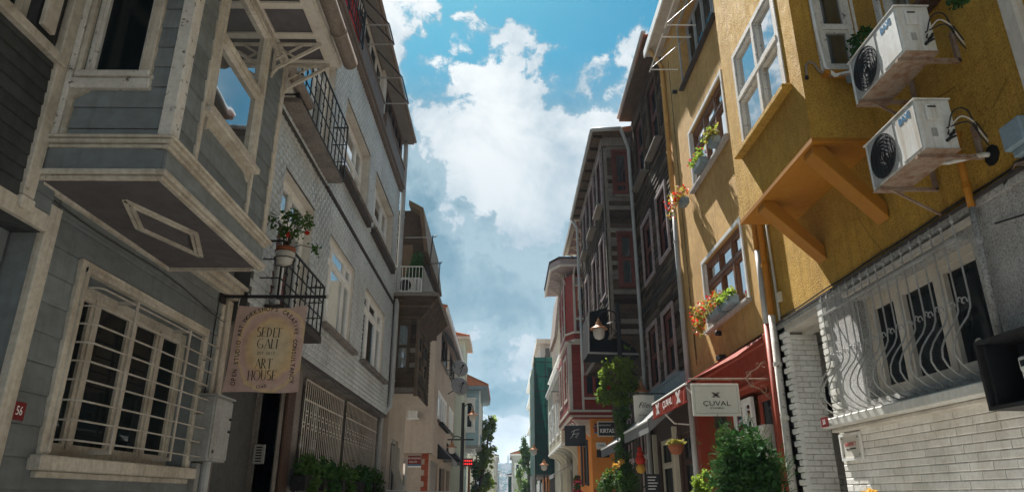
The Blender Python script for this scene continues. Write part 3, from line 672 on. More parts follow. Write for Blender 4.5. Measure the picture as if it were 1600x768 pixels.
for y in (6.32, 6.71):
    b = MB()
    wl = Vector((-2.52, y, 5.86)); tp = Vector((-2.05, y, 6.165))
    b.bar(wl, tp, .028, .032).bar((-2.53, y, 5.84), (-2.53, y, 6.19), .03, .03).bar((-2.52, y, 6.178), (-2.04, y, 6.178), .03, .028)
    b.bar((-2.51, y, 6.14), (-2.30, y, 6.00), .018, .02).bar((-2.52, y, 5.98), (-2.25, y, 6.165), .018, .02)
    b.tube([(-2.545, y, 5.76), (-2.535, y, 5.81), (-2.50, y, 5.86)], .02, 6)
    b.build('bracket', 'cream', h1)
pipe('gutter', h1, [(-1.83, 2.6, 6.27), (-1.83, 6.80, 6.27)], .085, 'browngutter', n=14)
for y in (4.2, 5.2, 6.2): MB().tube([(-1.83, y - .012, 6.27), (-1.83, y + .012, 6.27)], .094, 14).build('gutter_strap', 'browngutter', h1)
MB().prism([(-4.6, 2.6, ZE + .12), (-1.94, 2.6, ZE + .12), (-4.6, 2.6, ZE + 1.1)], (0, 4.2, 0)).build('roof', 'rooftile', h1)
# loose cable sagging along the boards
MB().tube([FL.p(u, 3.66 - .0 * u + .03 * math.sin(u * 2.1) - (u - 4.7) * .03, .035) for u in [4.5 + .25 * i for i in range(16)]], .006, 5).build('cable', 'iron', h1)
MB().tube([FL.p(8.02, z, .03 + .006 * math.sin(z * 7)) for z in [3.82 - .25 * i for i in range(14)]], .007, 5).build('cable', 'iron', h1)
# ---- meter cabinet on the corner, drainpipe below
cb = thing('meter_cabinet', 'pale grey metal meter cabinet with a dented door beside the black doorway', 'cabinet', FL.p(8.0, 1.9, 0))
part_box(FL, cb, 'case', 'greymetal', 7.84, 8.36, 1.88, 2.58, .0, .235, bevel=.008)
part_box(FL, cb, 'door', 'greymetal', 7.86, 8.35, 1.905, 2.555, .2352, .25, bevel=.004)
part_box(FL, cb, 'rain_lip', 'greymetal', 7.82, 8.38, 2.581, 2.60, -.0, .265)
for z in (2.36, 2.22): MB().box(FL, 8.28, 8.33, z - .012, z + .012, .2502, .275).build('latch', 'iron', cb)
MB().lathe(FL.p(7.93, 1.98, .25), [(.02, 0), (.02, .006), (0, .006)], 8, FL.n).build('lock', 'iron', cb)
MB().tube([FL.p(8.13, 1.88, .12), FL.p(8.13, .12, .12)], .05, 10).build('conduit', 'pvcpipe', cb)
MB().box(FL, 7.98, 8.28, .5, 1.86, .0, .08).build('backboard', 'greymetal', cb)
# ---- banner on its iron rod
bn = thing('hanging_banner', 'mauve and yellow cloth banner lettered SEDEF GALI ART HOUSE on an iron rod', 'banner', (-2.82, 8.12, 3.2))
MB().tube([(-3.46, 8.12, 3.815), (-2.20, 8.12, 3.815)], .022, 8).build('rod', 'iron', bn)
MB().wbox(-3.48, -3.455, 8.04, 8.20, 3.73, 3.90).build('wall_plate', 'iron', bn)
MB().tube([(-2.20, 8.12, 3.815), (-2.175, 8.12, 3.815)], .026, 8).build('rod_end', 'skinpot', bn)
cl = MB(); NX, NZ = 22, 20
def bpt(i, j):
    s = i / NX; t = j / NZ
    xt = -3.265 + .845 * s; xb = -3.31 + .885 * s
    x = xt + (xb - xt) * (1 - t); z = 2.655 + (3.70 - 2.655) * t
    sag = -.03 * math.sin(math.pi * s) * t ** 3
    yy = 8.11 + .020 * math.sin(s * 9 + t * 2.2) * (1.1 - t * .5) + .012 * math.sin(t * 6 + s * 3)
    return Vector((x, yy, z + sag + .008 * math.sin(s * 7) * (1 - t)))
for i in range(NX):
    for j in range(NZ): cl.quad(bpt(i, j), bpt(i + 1, j), bpt(i + 1, j + 1), bpt(i, j + 1))
cloth = cl.build('cloth', 'banner', bn, smooth=True)
for x in (-3.265, -2.43): MB().tube([(x, 8.11, 3.69), (x + .005, 8.12, 3.80)], .004, 5).build('tie', 'signwhite', bn)
def btxt(s, cx, cz, size, rot=0, xs=.82, bold=.0, name='lettering'):
    """lettering printed on the cloth: placed flat, then laid on the waves"""
    o = text(s, (cx, 8.0, cz), (math.cos(rot), 0, math.sin(rot)), (-math.sin(rot), 0, math.cos(rot)), size, 'ink', bn, name, xs, .0, bold=bold)
    off = root_loc(bn)
    for v in o.data.vertices:
        wx, wz = v.co.x + off.x, v.co.z + off.z
        s_ = (wx + 3.29) / .865; t_ = (wz - 2.655) / 1.045
        v.co.y = 8.11 + .020 * math.sin(s_ * 9 + t_ * 2.2) * (1.1 - t_ * .5) + .012 * math.sin(t_ * 6 + s_ * 3) - .004 - off.y
    return o
# high-contrast display letters (thick stems, hairline joins) for the two names
GL = {
 'S': [('c', .30, .78, .22, 40, 270, 1), ('c', .30, .27, .25, 90, -140, 1)],
 'E': [('v', .12, 0, 1, 3), ('h', .12, .5, 1.0), ('h', .12, .42, .52), ('h', .12, .5, 0)],
 'D': [('v', .12, 0, 1, 3), ('c2', .12, .5, .46, .5, 90, -90, 2.4)],
 'F': [('v', .12, 0, 1, 3), ('h', .12, .5, 1.0), ('h', .12, .42, .52)],
 'G': [('c2', .5, .5, .42, .5, 55, 330, 2.2), ('v', .78, .05, .42, 2.4), ('h', .62, .28, .42)],
 'A': [('l', .05, 0, .38, 1, 1), ('l', .38, 1, .76, 0, 3), ('h', .18, .4, .33)],
 'L': [('v', .12, 0, 1, 3), ('h', .12, .46, 0)],
 'I': [('v', .14, 0, 1, 3)],
 'R': [('v', .12, 0, 1, 3), ('c2', .12, .76, .36, .24, 90, -90, 2.2), ('l', .26, .52, .62, 0, 2.6)],
 'T': [('v', .36, 0, 1, 3), ('h', .02, .68, 1.0)],
 'H': [('v', .14, 0, 1, 3), ('v', .68, 0, 1, 3), ('h', .14, .54, .52)],
 'O': [('c2', .5, .5, .42, .5, 0, 360, 2.2)],
 'U': [('v', .12, .3, 1, 3), ('v', .62, .3, 1, 1.4), ('c2', .37, .3, .25, .3, 180, 360, 1.6)],
}
ADV = {'S': .62, 'E': .66, 'D': .78, 'F': .62, 'G': .98, 'A': .80, 'L': .62, 'I': .28, 'R': .72, 'T': .72, 'H': .84, 'O': 1.0, 'U': .78}
def didone(word, cx, cz, h):
    tw = sum(ADV[c] for c in word) * h * .78; x = cx - tw / 2; k = h * .78; st = h * .028
    off = root_loc(bn); mb = MB()
    def Q(px_, pz_):
        wx, wz = px_, pz_; s_ = (wx + 3.29) / .865; t_ = (wz - 2.655) / 1.045
        return Vector((wx, 8.11 + .020 * math.sin(s_ * 9 + t_ * 2.2) * (1.1 - t_ * .5) + .012 * math.sin(t_ * 6 + s_ * 3) - .004, wz))
    def stroke(pts, ws):
        for i in range(len(pts) - 1):
            a, b = Vector(pts[i]), Vector(pts[i + 1]); d = (b - a)
            if d.length < 1e-6: continue
            nrm = Vector((-d.y, d.x)).normalized()
            mb.quad(Q(*(a + nrm * ws[i])), Q(*(b + nrm * ws[i + 1])), Q(*(b - nrm * ws[i + 1])), Q(*(a - nrm * ws[i])))
    for ch in word:
        X = lambda u: x + u * k
        Z = lambda v: cz - h / 2 + v * h
        for e in GL[ch]:
            if e[0] == 'v':
                stroke([(X(e[1]), Z(e[2])), (X(e[1]), Z(e[3]))], [st * e[4] * .62] * 2)
                for zz in ((e[2], e[3])):
                    if zz in (0, 1): stroke([(X(e[1]) - h * .07, Z(zz)), (X(e[1]) + h * .07, Z(zz))], [st * .5] * 2)
            elif e[0] == 'h': 
                stroke([(X(e[1]), Z(e[3])), (X(e[2]), Z(e[3]))], [st * .5] * 2)
                if e[3] in (0, 1.0): stroke([(X(e[2]), Z(e[3])), (X(e[2]), Z(e[3] + (.14 if e[3] == 0 else -.14)))], [st * .9, st * .3])
            elif e[0] == 'l':
                stroke([(X(e[1]), Z(e[2])), (X(e[3]), Z(e[4]))], [st * e[5] * .6] * 2)
                stroke([(X(e[1] if e[2] == 0 else e[3]) - h * .06, Z(0)), (X(e[1] if e[2] == 0 else e[3]) + h * .06, Z(0))], [st * .5] * 2)
            else:
                if e[0] == 'c': _, u, v, rr, a0, a1, tk = e; ru = rr; rv = rr
                else: _, u, v, ru, rv, a0, a1, tk = e
                pts = []; ws = []
                for i in range(17):
                    a = R(a0 + (a1 - a0) * i / 16); pts.append((X(u + ru * math.cos(a)), Z(v + rv * math.sin(a))))
                    ws.append(st * (.5 + tk * .6 * abs(math.cos(a)) ** 1.5) if e[0] == 'c2' else st * (.7 + 1.3 * math.sin(math.pi * i / 16)))
                stroke(pts, ws)
        x += ADV[ch] * k
    mb.build('lettering', 'ink', bn)
didone('SEDEF', -2.835, 3.365, .115); didone('GALI', -2.845, 3.225, .115)
btxt('EST. 2017', -2.85, 3.105, .052, 0, .95)
didone('ART', -2.86, 2.985, .115); didone('HOUSE', -2.87, 2.850, .115)
btxt('Gali', -2.86, 2.72, .055, .12, 1.5)
arch = 'OPEN STUDIO ART WORKSHOPS CREATIVE CONSULTANCY'
# path: up the left edge, over the arch, down the right edge
def apath(s):
    L1, L3 = .62, .60; rx, rz = .335, .30; La = math.pi * (rx + rz) / 2
    tot = L1 + La + L3; d = s * tot; xl, xr, zb = -3.195, -2.525, 2.735
    if d < L1: return xl - .012 * (1 - d / L1), zb + d, math.pi / 2
    if d < L1 + La:
        a = math.pi * (1 - (d - L1) / La)
        return (xl + xr) / 2 + rx * math.cos(a), zb + L1 + rz * math.sin(a), math.atan2(-rz * math.cos(a), rx * math.sin(a))
    return xr, zb + L1 - (d - L1 - La), -math.pi / 2
for i, ch in enumerate(arch):
    if ch == ' ': continue
    x, z, a = apath((i + .5) / len(arch)); btxt(ch, x, z, .074, a, .85, bold=.0012, name='arched_letter')
# ---- old gutter end peeping past the bay
pipe('gutter_stub', h1, [(-3.02, 7.4, 7.12), (-3.02, 9.1, 7.12)], .085, 'browngutter', n=12)
MB().wbox(-3.6, -3.1, 7.2, 9.0, 7.02, 7.10).build('side_eave', 'plaster', h1)
# ================================================================ LEFT 2 : tiled apartment house
h2 = thing('tiled_building', 'four storey building clad in grey relief tiles with white windows', 'building', (-6, 14, 0))
F2 = LEFT(-3.3); F2G = LEFT(-3.5); YA, YB = 8.46, 19.35
MB().wbox(-12, -3.9, YA, YB, 0, 12.4).build('core', 'tileback', h2)
HO = [(9.20, 10.86, 3.98, 6.12), (11.98, 14.22, 4.44, 6.14), (15.45, 18.20, 4.44, 6.14)]
HU = [(9.20, 11.30, 7.05, 9.26), (12.25, 14.86, 7.62, 9.27), (15.64, 18.55, 7.66, 9.25)]
wall(F2, h2, YA, YB, 3.59, 10.40, HO + HU, 'tileback', .34, reveal='plaster')
MB().wbox(-3.55, -3.305, YA, YB - .002, 3.56, 3.588).build('overhang_soffit', 'stone', h2)
MB().box(F2, YA, YB, 3.585, 3.63, -.0, .03).build('drip_edge', 'darkstone', h2)
# end wall of the building above its neighbour
MB().wbox(-12, -3.30, YB, YB + .02, 3.6, 10.4).build('end_wall', 'plaster', h2)
PU, PZ = .17, .105; tiles = []
z = 3.64; r = 0
while z < 10.36:
    u = YA + (PU / 2 if r % 2 else 0)
    while u < YB - .02:
        a, b = u, min(u + PU, YB); zz = min(z + PZ, 10.38)
        if not (z < 6.86 and zz > 6.80): tiles += [(p_, q_, z, zz) for p_, q_ in cut(a, b, z, zz, HO + HU, .3)]
        u += PU
    z += PZ; r += 1
tiles.sort(key=lambda t: (t[0] + .5 * abs(t[2] - 3) if t[0] > 10.5 else 99))
for a, b, c, d in tiles[:300]: place('tile', 'tile', F2, a + .003, b - .003, c + .002, d - .002, .002, .022, 'tile', h2)
mb = MB()
for a, b, c, d in tiles[300:]:
    a += .003; b -= .003; c += .002; d -= .002; W_ = b - a; H_ = d - c
    P = lambda u, zf, n: F2.p(a + u * W_, c + zf * H_, .002 + n * .02)
    mb.add([P(0, 0, 0), P(1, 0, 0), P(0, 1, 0), P(1, 1, 0), P(.28, .12, 1), P(.92, .35, 1), P(.08, .62, 1), P(.72, .88, 1)],
           [(4, 5, 7, 6), (0, 1, 5, 4), (3, 2, 6, 7), (2, 0, 4, 6), (1, 3, 7, 5)])
mb.build('tile_cladding', 'tile', h2, kind='stuff')
MB().box(F2, 11.4, YB, 6.805, 6.85, 0, .05).build('string_course', 'darkstone', h2)
# windows; white curtains added to imitate sky reflected in the panes
def pvc(h, cols, rows, n, **k):
    w_ = window(F2, h2, *h, n=n, cols=cols, rows=rows, fw=.065, sw=.045, m='white', th=.07, **k); return w_
pvc(HO[0], (.5,), (.74,), -.20, gl='glasssee', curtain=(9.3, 10.75))
pvc(HO[1], (.22, .72), (.76,), -.12, gl='glasssee', curtain=(12.1, 14.1)); pvc(HO[2], (.30, .70), (.76,), -.12, gl='glasssee', curtain=(15.6, 18.0))
pvc(HU[0], (.33, .66), (.76,), -.20, gl='glasssee', curtain=(9.4, 11.0))
pvc((12.25, 14.84, 7.64, 9.25), (.3, .72), (.55,), -.24, gl='glasssee', curtain=(12.4, 13.9)); pvc((15.66, 18.53, 7.68, 9.23), (.34, .7), (.5,), -.24, gl='glasssee', curtain=(16.4, 18.3))
for h in HO[1:]: sill(F2, h2, h[0] - .12, h[1] + .40, h[2], 'stone', .08, .14)
for h, m in ((HU[1], 'darkstone'), (HU[2], 'darkstone')):
    MB().box(F2, h[0] - .12, h[1] + .16, h[2] - .15, h[2] - .012, -.05, .12).build('sill', m, h2, bevel=.01)
    MB().box(F2, h[0] - .14, h[1] + .18, h[2] - .010, h[2] + .03, -.1, .16).build('sill_cap', 'stone', h2, bevel=.01)
MB().box(F2, HO[0][0] - .15, HO[0][1] + .2, 3.86, 3.975, -.1, .28).build('balcony_slab', 'darkstone', h2)
MB().box(F2, HU[0][0] - .5, HU[0][1] + .15, 6.93, 7.0, -.1, .28).build('balcony_slab', 'stone', h2)
def balcony(u0, u1, z0, z1, nn, npan, label, near=True):
    t = thing('balcony_railing', label, 'railing', F2.p((u0 + u1) / 2, z0, nn), 'black iron balcony railings')
    for z, r in ((z1, .016), (z0 + .03, .014), (z0 + (z1 - z0) * .36, .010), (z0 + (z1 - z0) * .68, .010)):
        MB().bar(F2.p(u0, z, nn), F2.p(u1, z, nn), r * 1.6, r * 1.6).bar(F2.p(u0, z, 0), F2.p(u0, z, nn), r * 1.5, r * 1.5).bar(F2.p(u1, z, 0), F2.p(u1, z, nn), r * 1.5, r * 1.5).build('rail', 'iron', t)
    N = npan
    for i in range(N + 1):
        u = u0 + (u1 - u0) * i / N
        b = MB().bar(F2.p(u, z0, nn), F2.p(u, z1, nn), .016 if 0 < i < N else .024, .016 if 0 < i < N else .024).build('upright', 'iron', t)
        if 0 < i < N:
            q = MB(); ks = (.2, .52, .84) if i % 2 else (.36, .68)
            for k in ks:
                z = z0 + (z1 - z0) * k
                for s in (-1, 1):
                    c = F2.p(u + s * .032, z, nn)
                    q.tube(scroll(c, F2.u * s, F2.k, .030, .010, math.pi * 1.0, -math.pi * .6, 8), .0065, 5)
            q.build('scrolls', 'iron', b, kind='stuff')
    return t
balcony(8.75, 10.95, 3.96, 4.78, .28, 9, 'lower black iron balcony railing with scrolls just behind the banner')
balcony(8.62, 11.50, 6.98, 8.12, .28, 12, 'upper black iron balcony railing with scrolls under the grey eave')
# attic storey
MB().box(F2, YA, YB, 10.38, 10.50, -.1, .10).box(F2, YA, YB + .05, 10.502, 10.60, -.1, .15).build('attic_band', 'attic', h2, bevel=.01)
FA = LEFT(-3.30)
wall(FA, h2, 11.0, YB, 10.6, 12.2, [(12.5, 15.5, 11.12, 12.1), (15.95, 19.1, 11.12, 12.1)], 'attic', .2)
for a, b in ((12.45, 15.45), (15.95, 19.3)):
    MB().box(F2, a, b, 10.66, 11.10, .002, .12).box(F2, a - .02, b + .02, 11.102, 11.15, .002, .15).build('parapet_panel', 'attic', h2, bevel=.008)
window(FA, h2, 12.5, 15.5, 11.13, 12.1, n=-.06, cols=(.25, .5, .75), rows=(), fw=.07, m='cream_clean', gl='glassdark')
window(FA, h2, 15.95, 19.1, 11.13, 12.1, n=-.06, cols=(.2, .4, .6, .8), rows=(), fw=.07, m='brownwood', gl='glassdark')
MB().box(FA, 15.52, 15.92, 11.1, 12.2, 0, .06).build('attic_post', 'plaster', h2)
MB().wbox(-12, -3.02, 11.0, YB + .25, 12.22, 12.30).build('eave_soffit', 'soffit', h2)
MB().wbox(-3.022, -2.98, 11.0, YB + .28, 12.20, 12.46).wbox(-12, -2.98, YB + .25, YB + .29, 12.20, 12.44).build('fascia', 'browngutter', h2)
MB().prism([(-12, 11, 12.30), (-3.0, 11, 12.30), (-7, 11, 13.4)], (0, YB + .2 - 11, 0)).build('roof', 'rooftile', h2)
pipe('gutter', h2, [(-2.94, 11, 12.34), (-2.94, YB + .3, 12.30)], .05, 'browngutter')
# upper terrace behind the upper railing of the attic
MB().wbox(-12, -3.45, YA, 11.0, 10.4, 10.5).build('terrace_floor', 'stone', h2)
tr_ = thing('balcony_railing', 'topmost black iron railing with red cloths on the attic terrace', 'railing', (-3.1, 10.8, 10.6), 'black iron balcony railings')
F2b = LEFT(-3.12)
for z in (10.66, 11.05, 11.55): MB().bar(F2b.p(9.4, z), F2b.p(12.45, z), .022).build('rail', 'iron', tr_)
MB().bar(F2b.p(12.45, 10.6), F2b.p(12.45, 11.6), .03).bar((-3.12, 12.45, 11.55), (-3.4, 12.45, 11.55), .02).build('corner_post', 'iron', tr_)
for i in range(16):
    u = 9.5 + i * .19
    MB().bar(F2b.p(u, 10.62), F2b.p(u, 11.55), .016).build('upright', 'iron', tr_)
    MB().tube(scroll(F2b.p(u + .04, 11.1), F2b.u, F2b.k, .05, .015, 3.1, -2.2, 8), .008, 5).build('scrolls', 'iron', tr_)
for k, (u, z, s, m) in enumerate(((11.75, 11.0, .5, 'petalred'), (12.2, 10.95, .42, 'redcanvas'), (11.1, 11.1, .4, 'petalpink'))):
    q = MB()
    for i in range(8):
        for j in range(6):
            f = lambda a, b: (-3.22 + .03 * math.sin(a * 1.7 + k), u - s / 2 + s * a / 8, z + .45 - .8 * b / 6 + .02 * math.sin(a))
            q.quad(f(i, j), f(i + 1, j), f(i + 1, j + 1), f(i, j + 1))
    tag(q.build('red_cloth', m), ['bright red cloth drying behind the topmost railing', 'dark red cloth at the far end of the topmost railing', 'pink cloth nearest to us on the topmost railing'][k], 'cloth')
# awning frames on the attic (bare rods)
for (ya, yb, lab) in ((12.65, 13.35, 'nearer bare metal awning frame jutting from the attic windows'), (14.7, 15.9, 'farther bare metal awning frame jutting from the attic windows')):
    t = thing('awning_frame', lab, 'awning frame', (-3.3, ya, 11.4), 'bare awning frames on the attic')
    xo = -2.62
    for y in (ya, yb):
        MB().tube([(-3.35, y, 11.40), (xo, y, 11.40)], .018, 6).build('arm', 'greymetal', t)
        MB().tube([(-3.30, y - .05, 12.18), (xo, y, 11.42)], .016, 6).build('stay', 'iron', t)
    MB().tube([(xo, ya, 11.40), (xo, yb, 11.40)], .018, 6).build('front_bar', 'iron', t)
    MB().wbox(-3.36, -3.33, ya + .1, ya + .16, 11.2, 12.2).build('guide_rail', 'greymetal', t)
pipe('downpipe', h2, [(-3.22, YB + .12, 12.2), (-3.2, YB + .12, 11.9), (-3.2, YB + .12, 4.2), (-3.22, YB + .10, 3.9), (-3.42, YB + .02, 3.62), (-3.44, YB, 3.3), (-3.44, YB, .1)], .075, 'pvcpipe', [(-3.2, YB + .12, z) for z in (4.6, 7.2, 9.6)])
# ground floor: door recess, pier with intercom, two grilles
wall(F2G, h2, YA, YB, 0, 3.58, [(8.6, 10.9, 0, 3.30), (11.95, 14.85, .75, 3.46), (15.2, 18.85, .75, 3.50)], 'stone', .3)
FD = LEFT(-4.1)
MB().box(FD, 8.55, 10.9, 0, 3.3, -.02, .0).build('door_backing', 'interior', h2)
d_ = MB().box(FD, 9.55, 10.75, 0, 2.7, .0, .06).build('door', 'black', h2)
for a, b in ((9.65, 10.1), (10.2, 10.65)):
    MB().box(FD, a, b, 1.2, 2.55, .0602, .075).build('door_panel', 'black', d_); MB().box(FD, a, b, .2, 1.05, .0602, .075).build('door_panel', 'black', d_)
MB().tube([FD.p(9.62, 1.98, .07), FD.p(9.66, 1.98, .14), FD.p(9.66, 1.90, .16), FD.p(9.66, 1.78, .14), FD.p(9.62, 1.76, .07)], .013, 8).build('handle', 'brass', d_, smooth=True)
MB().box(FD, 9.46, 9.53, 0, 2.8, .0, .08).build('door_jamb', 'brownwood', h2)
MB().wbox(-4.1, -3.52, 10.9, 10.95, 0, 3.3).build('door_reveal', 'stone', h2)
part_box(F2G, h2, 'pier_moulding', 'brownwood', 11.05, 11.45, 0, 3.5, 0, .06, bevel=.02)
ic = thing('intercom', 'grey intercom panel with rows of buttons on the stone pier', 'intercom', F2G.p(11.0, 2.1, 0))
FI = Frame((-3.88, 10.9, 0), (1, 0, 0), (0, -1, 0))
part_box(FI, ic, 'panel', 'greymetal', .05, .22, 1.98, 2.26, 0, .03, bevel=.004)
for i in range(6): part_box(FI, ic, 'button', 'iron', .09, .18, 2.01 + i * .04, 2.03 + i * .04, .0302, .036)
for (a, b, z0, z1, lab) in ((11.97, 14.83, .8, 3.44, 'white grille of paired bars over the ground floor window nearer the black door'), (15.22, 18.83, .8, 3.48, 'white grille of paired bars over the ground floor window nearer the drainpipe')):
    wn = window(F2G, h2, a, b, z0 - .03, z1, n=-.25, cols=(.25, .5, .75), rows=(.7,), fw=.06, m='darkstone', gl='glassdark')
    t = thing('window_grille', lab, 'window grille', F2G.p(a, z0, .06), 'white barred grilles on the tiled building')
    for z in (z0 + .02, z1 - .35, z1 - .02): MB().box(F2G, a, b, z - .012, z + .012, .05, .075).build('cross_bar', 'cream_clean', t)
    n = int((b - a) / .135)
    for i in range(n + 1):
        u = a + (b - a) * i / n
        br = MB().box(F2G, u - .013, u + .013, z0, z1, .052, .060).build('bar', 'cream_clean', t)
        if i < n:
            q = MB()
            for k in range(3):
                z = z0 + .35 + k * .75 + (.2 if i % 2 else 0)
                if z < z1 - .4: q.box(F2G, u + .011, u + (b - a) / n - .011, z - .02, z + .0, .053, .058).box(F2G, u + .011, u + (b - a) / n - .011, z + .05, z + .07, .053, .058)
            q.build('link', 'cream_clean', br, kind='stuff')
# planters below the grilles
def planter(u, k, label):
    t = thing('planter', label, 'planter', F2G.p(u, 1.55, .25), 'planters hung below the white grilles')
    part_box(F2G, t, 'box', 'iron', u - .42, u + .42, 1.60, 1.84, .10, .34, bevel=.01)
    bl = [tuple(F2G.p(u + dx, 1.92 + dz, .24)) + (.22, .26, .20) for dx, dz in ((-.3, .02), (0, .06), (.3, 0))]
    bl += [tuple(F2G.p(u + random.uniform(-.3, .3), 1.62, .40)) + (.09, .14, .26) for _ in range(3)]
    leaves(bl, 400, .07, droop=.3, shell=.15).build('foliage', 'leafdark' if k % 2 else 'leaf', t)
for k, (u, lab) in enumerate(((11.9, 'dark leafy planter nearest the black door'), (13.1, 'leafy planter with trailing stems under the first white grille'), (14.6, 'planter under the gap between the two white grilles'), (16.3, 'bushy planter under the second white grille'), (17.9, 'planter under the second grille beside the drainpipe'))): planter(u, k, lab)
# pot plant hanging on the corner of the lower railing
pt = thing('flowerpot', 'terracotta pot in a white holder with a leafy red flowering plant on the lower railing', 'flowerpot', (-2.97, 8.72, 4.45))
MB().lathe((-2.97, 8.70, 4.42), [(.0, 0), (.085, 0), (.12, .10), (.13, .17), (.12, .175)], 14).build('holder', 'skinpot', pt, smooth=True)
MB().lathe((-2.97, 8.70, 4.52), [(.09, .0), (.115, .09), (.13, .10), (.13, .14), (.10, .14), (.0, .13)], 14).build('pot', 'terracotta', pt, smooth=True)
MB().tube([(-2.97 + .14 * math.cos(a), 8.70 + .14 * math.sin(a), 4.50) for a in [i * .524 for i in range(13)]], .008, 5).tube([(-2.84, 8.70, 4.5), (-2.85, 8.7, 4.42), (-2.97, 8.70, 4.39), (-3.09, 8.70, 4.42), (-3.1, 8.7, 4.5)], .008, 5).build('hoop', 'iron', pt)
st = MB()
tips = []
for i in range(11):
    a = random.uniform(0, 6.28); rr = random.uniform(.1, .42); hh = random.uniform(.15, .62)
    tip = Vector((-2.97 + rr * math.cos(a) * .8 + .08, 8.78 + rr * math.sin(a), 4.66 + hh * (1 - rr * .8))); tips.append(tip)
    st.tube([(-2.97, 8.7, 4.64), ((-2.97 + tip.x) / 2, (8.7 + tip.y) / 2, 4.66 + hh * .6), tuple(tip)], .006, 4)
st.build('stems', 'brownwood', pt)
leaves([tuple(t_) + (.09, .11, .09) for t_ in tips] + [(-2.97, 8.7, 4.82, .10, .12, .10)], 420, .042, shell=.1).build('foliage', 'leaf', pt)
leaves([(-2.93, 8.62, 4.82, .03, .03, .03), (-2.80, 9.0, 5.0, .02, .02, .02)], 26, .05, shell=.3).build('flowers', 'petalred', pt, kind='stuff')

# cables clipped along the fronts
for k, (z, n_, sag) in enumerate(((3.50, .04, .05), (3.46, .05, .08))):
    MB().tube([F2.p(8.6 + .6 * i, z + .10 - sag * abs(math.sin(i * .9)), n_) for i in range(18)], .009, 5).build('cable', 'iron', h2)
# ================================================================ RIGHT 1 : ochre house with the bay, white brick ground floor
r1 = thing('ochre_house', 'ochre roughcast house with an overhanging bay above a white painted brick ground floor', 'house', (6, 7, 0))
G1 = RIGHT(4.0)
YW0, YW1, ZB = 1.0, 8.40, 3.86
MB().wbox(4.36, 14, 1.0, 9.55, ZB, 13.5).wbox(4.36, 14, 1.0, 8.1, 0, ZB - .01).build('core', 'whitestucco', r1)
GW = (5.46, 7.56, 2.50, 3.62)
wall(G1, r1, YW0, 8.32, 2.26, ZB, [GW], 'whitestucco', .30)
wall(G1, r1, YW0, 8.36, 0, 2.26, [], 'joint', .30)
MB().wbox(4.02, 4.36, 8.31, 8.35, 2.26, ZB).build('wall_end', 'joint', r1)
# bricks below the sill
BL, BH = .30, .0745
brs = []
z = 0; r = 0
while z < 2.24:
    u = 8.40 - (.15 if r % 2 else 0)
    if r % 2: brs.append((u, 8.40, z))
    uu = u
    while uu > 2.0:
        L_ = BL * random.choice((1, 1, 1, .94, 1.05)); brs.append((uu - L_, uu, z)); uu -= L_
    z += BH; r += 1
brs.sort(key=lambda b: -(b[2] * 3) + abs(b[0] - 6.5) * .5)
far = MB()
for i, (a, b, z) in enumerate(brs):
    q = .008 + random.uniform(-.003, .003)
    if i < 210: place('brick', 'brick', G1, a + .003, b - .003, z + .002, z + BH - .0025, -.01, q, 'brick', r1)
    else: far.box(G1, a + .003, b - .003, z + .002, z + BH - .0025, -.01, q)
far.build('brickwork', 'brick', r1, kind='stuff')
# toothed quoin beside the window
zq = 2.24; k = 0
while zq < 3.78:
    w_ = .17 if k % 2 else .08
    place('brick', 'brick', G1, 8.40 - w_, 8.42, zq + .003, zq + .080, -.05, .025 + random.uniform(0, .006), 'brick', r1)
    zq += .083; k += 1
# entrance recess: brick jamb facing us, inner wall, ceiling
def brickface(fr, u0, u1, z0, z1, limit=999, nn=.008):
    z = z0; r = 0
    while z < z1 - .02:
        u = u0 - (.1 if r % 2 else 0)
        while u < u1 - .02:
            a = max(u, u0); b = min(u + .24, u1)
            if b - a > .02: place('brick', 'brick', fr, a + .003, b - .003, z + .002, min(z + BH, z1) - .003, -.02, nn + random.uniform(-.003, .004), 'brick', r1)
            u += .24
        z += BH; r += 1
N1 = NEAR(9.55); N2 = NEAR(10.25)
MB().box(N1, 4.0, 4.44, 0, 3.72, -.7, -.012).build('jamb_wall', 'joint', r1)
MB().box(N2, 4.44, 6.2, 0, 3.72, -.3, -.012).build('recess_wall', 'joint', r1)
MB().wbox(6.2, 6.3, 8.1, 10.3, 0, 3.72).build('recess_back', 'joint', r1)
brickface(N1, 4.0, 4.44, 1.45, 3.70)
brickface(N2, 4.44, 5.3, 1.45, 3.70)
MB().wbox(4.0, 6.3, 8.36, 10.3, 3.72, 3.85).build('recess_ceiling', 'plaster', r1)
MB().wbox(4.22, 4.34, 8.40, 9.50, 3.66, 3.718).build('ceiling_beam', 'plaster', r1)
k = 0; zq = 1.4
while zq < 3.66:
    w_ = .20 if k % 2 else .11
    place('brick', 'brick', G1, 9.52, 9.52 + w_, zq + .003, zq + .078, -.05, .022 + random.uniform(0, .006), 'brick', r1)
    zq += .083; k += 1
MB().box(G1, 9.57, 9.86, 0, 3.80, -.25, -.0).build('pier_wall', 'greymetal', r1)
part_box(N2, r1, 'vent_opening', 'interior', 4.66, 5.0, 2.68, 3.02, .0, .012)
MB().box(N2, 4.63, 4.66, 2.66, 3.04, .0, .03).box(N2, 4.66, 5.0, 3.02, 3.05, .0, .03).build('vent_frame', 'iron', r1)
part_box(N2, r1, 'panel_door', 'whitepeel', 4.58, 5.1, 1.80, 2.42, .012, .035, bevel=.005)
MB().box(N2, 4.56, 5.12, 2.42, 2.44, .01, .05).build('panel_lip', 'greymetal', r1)
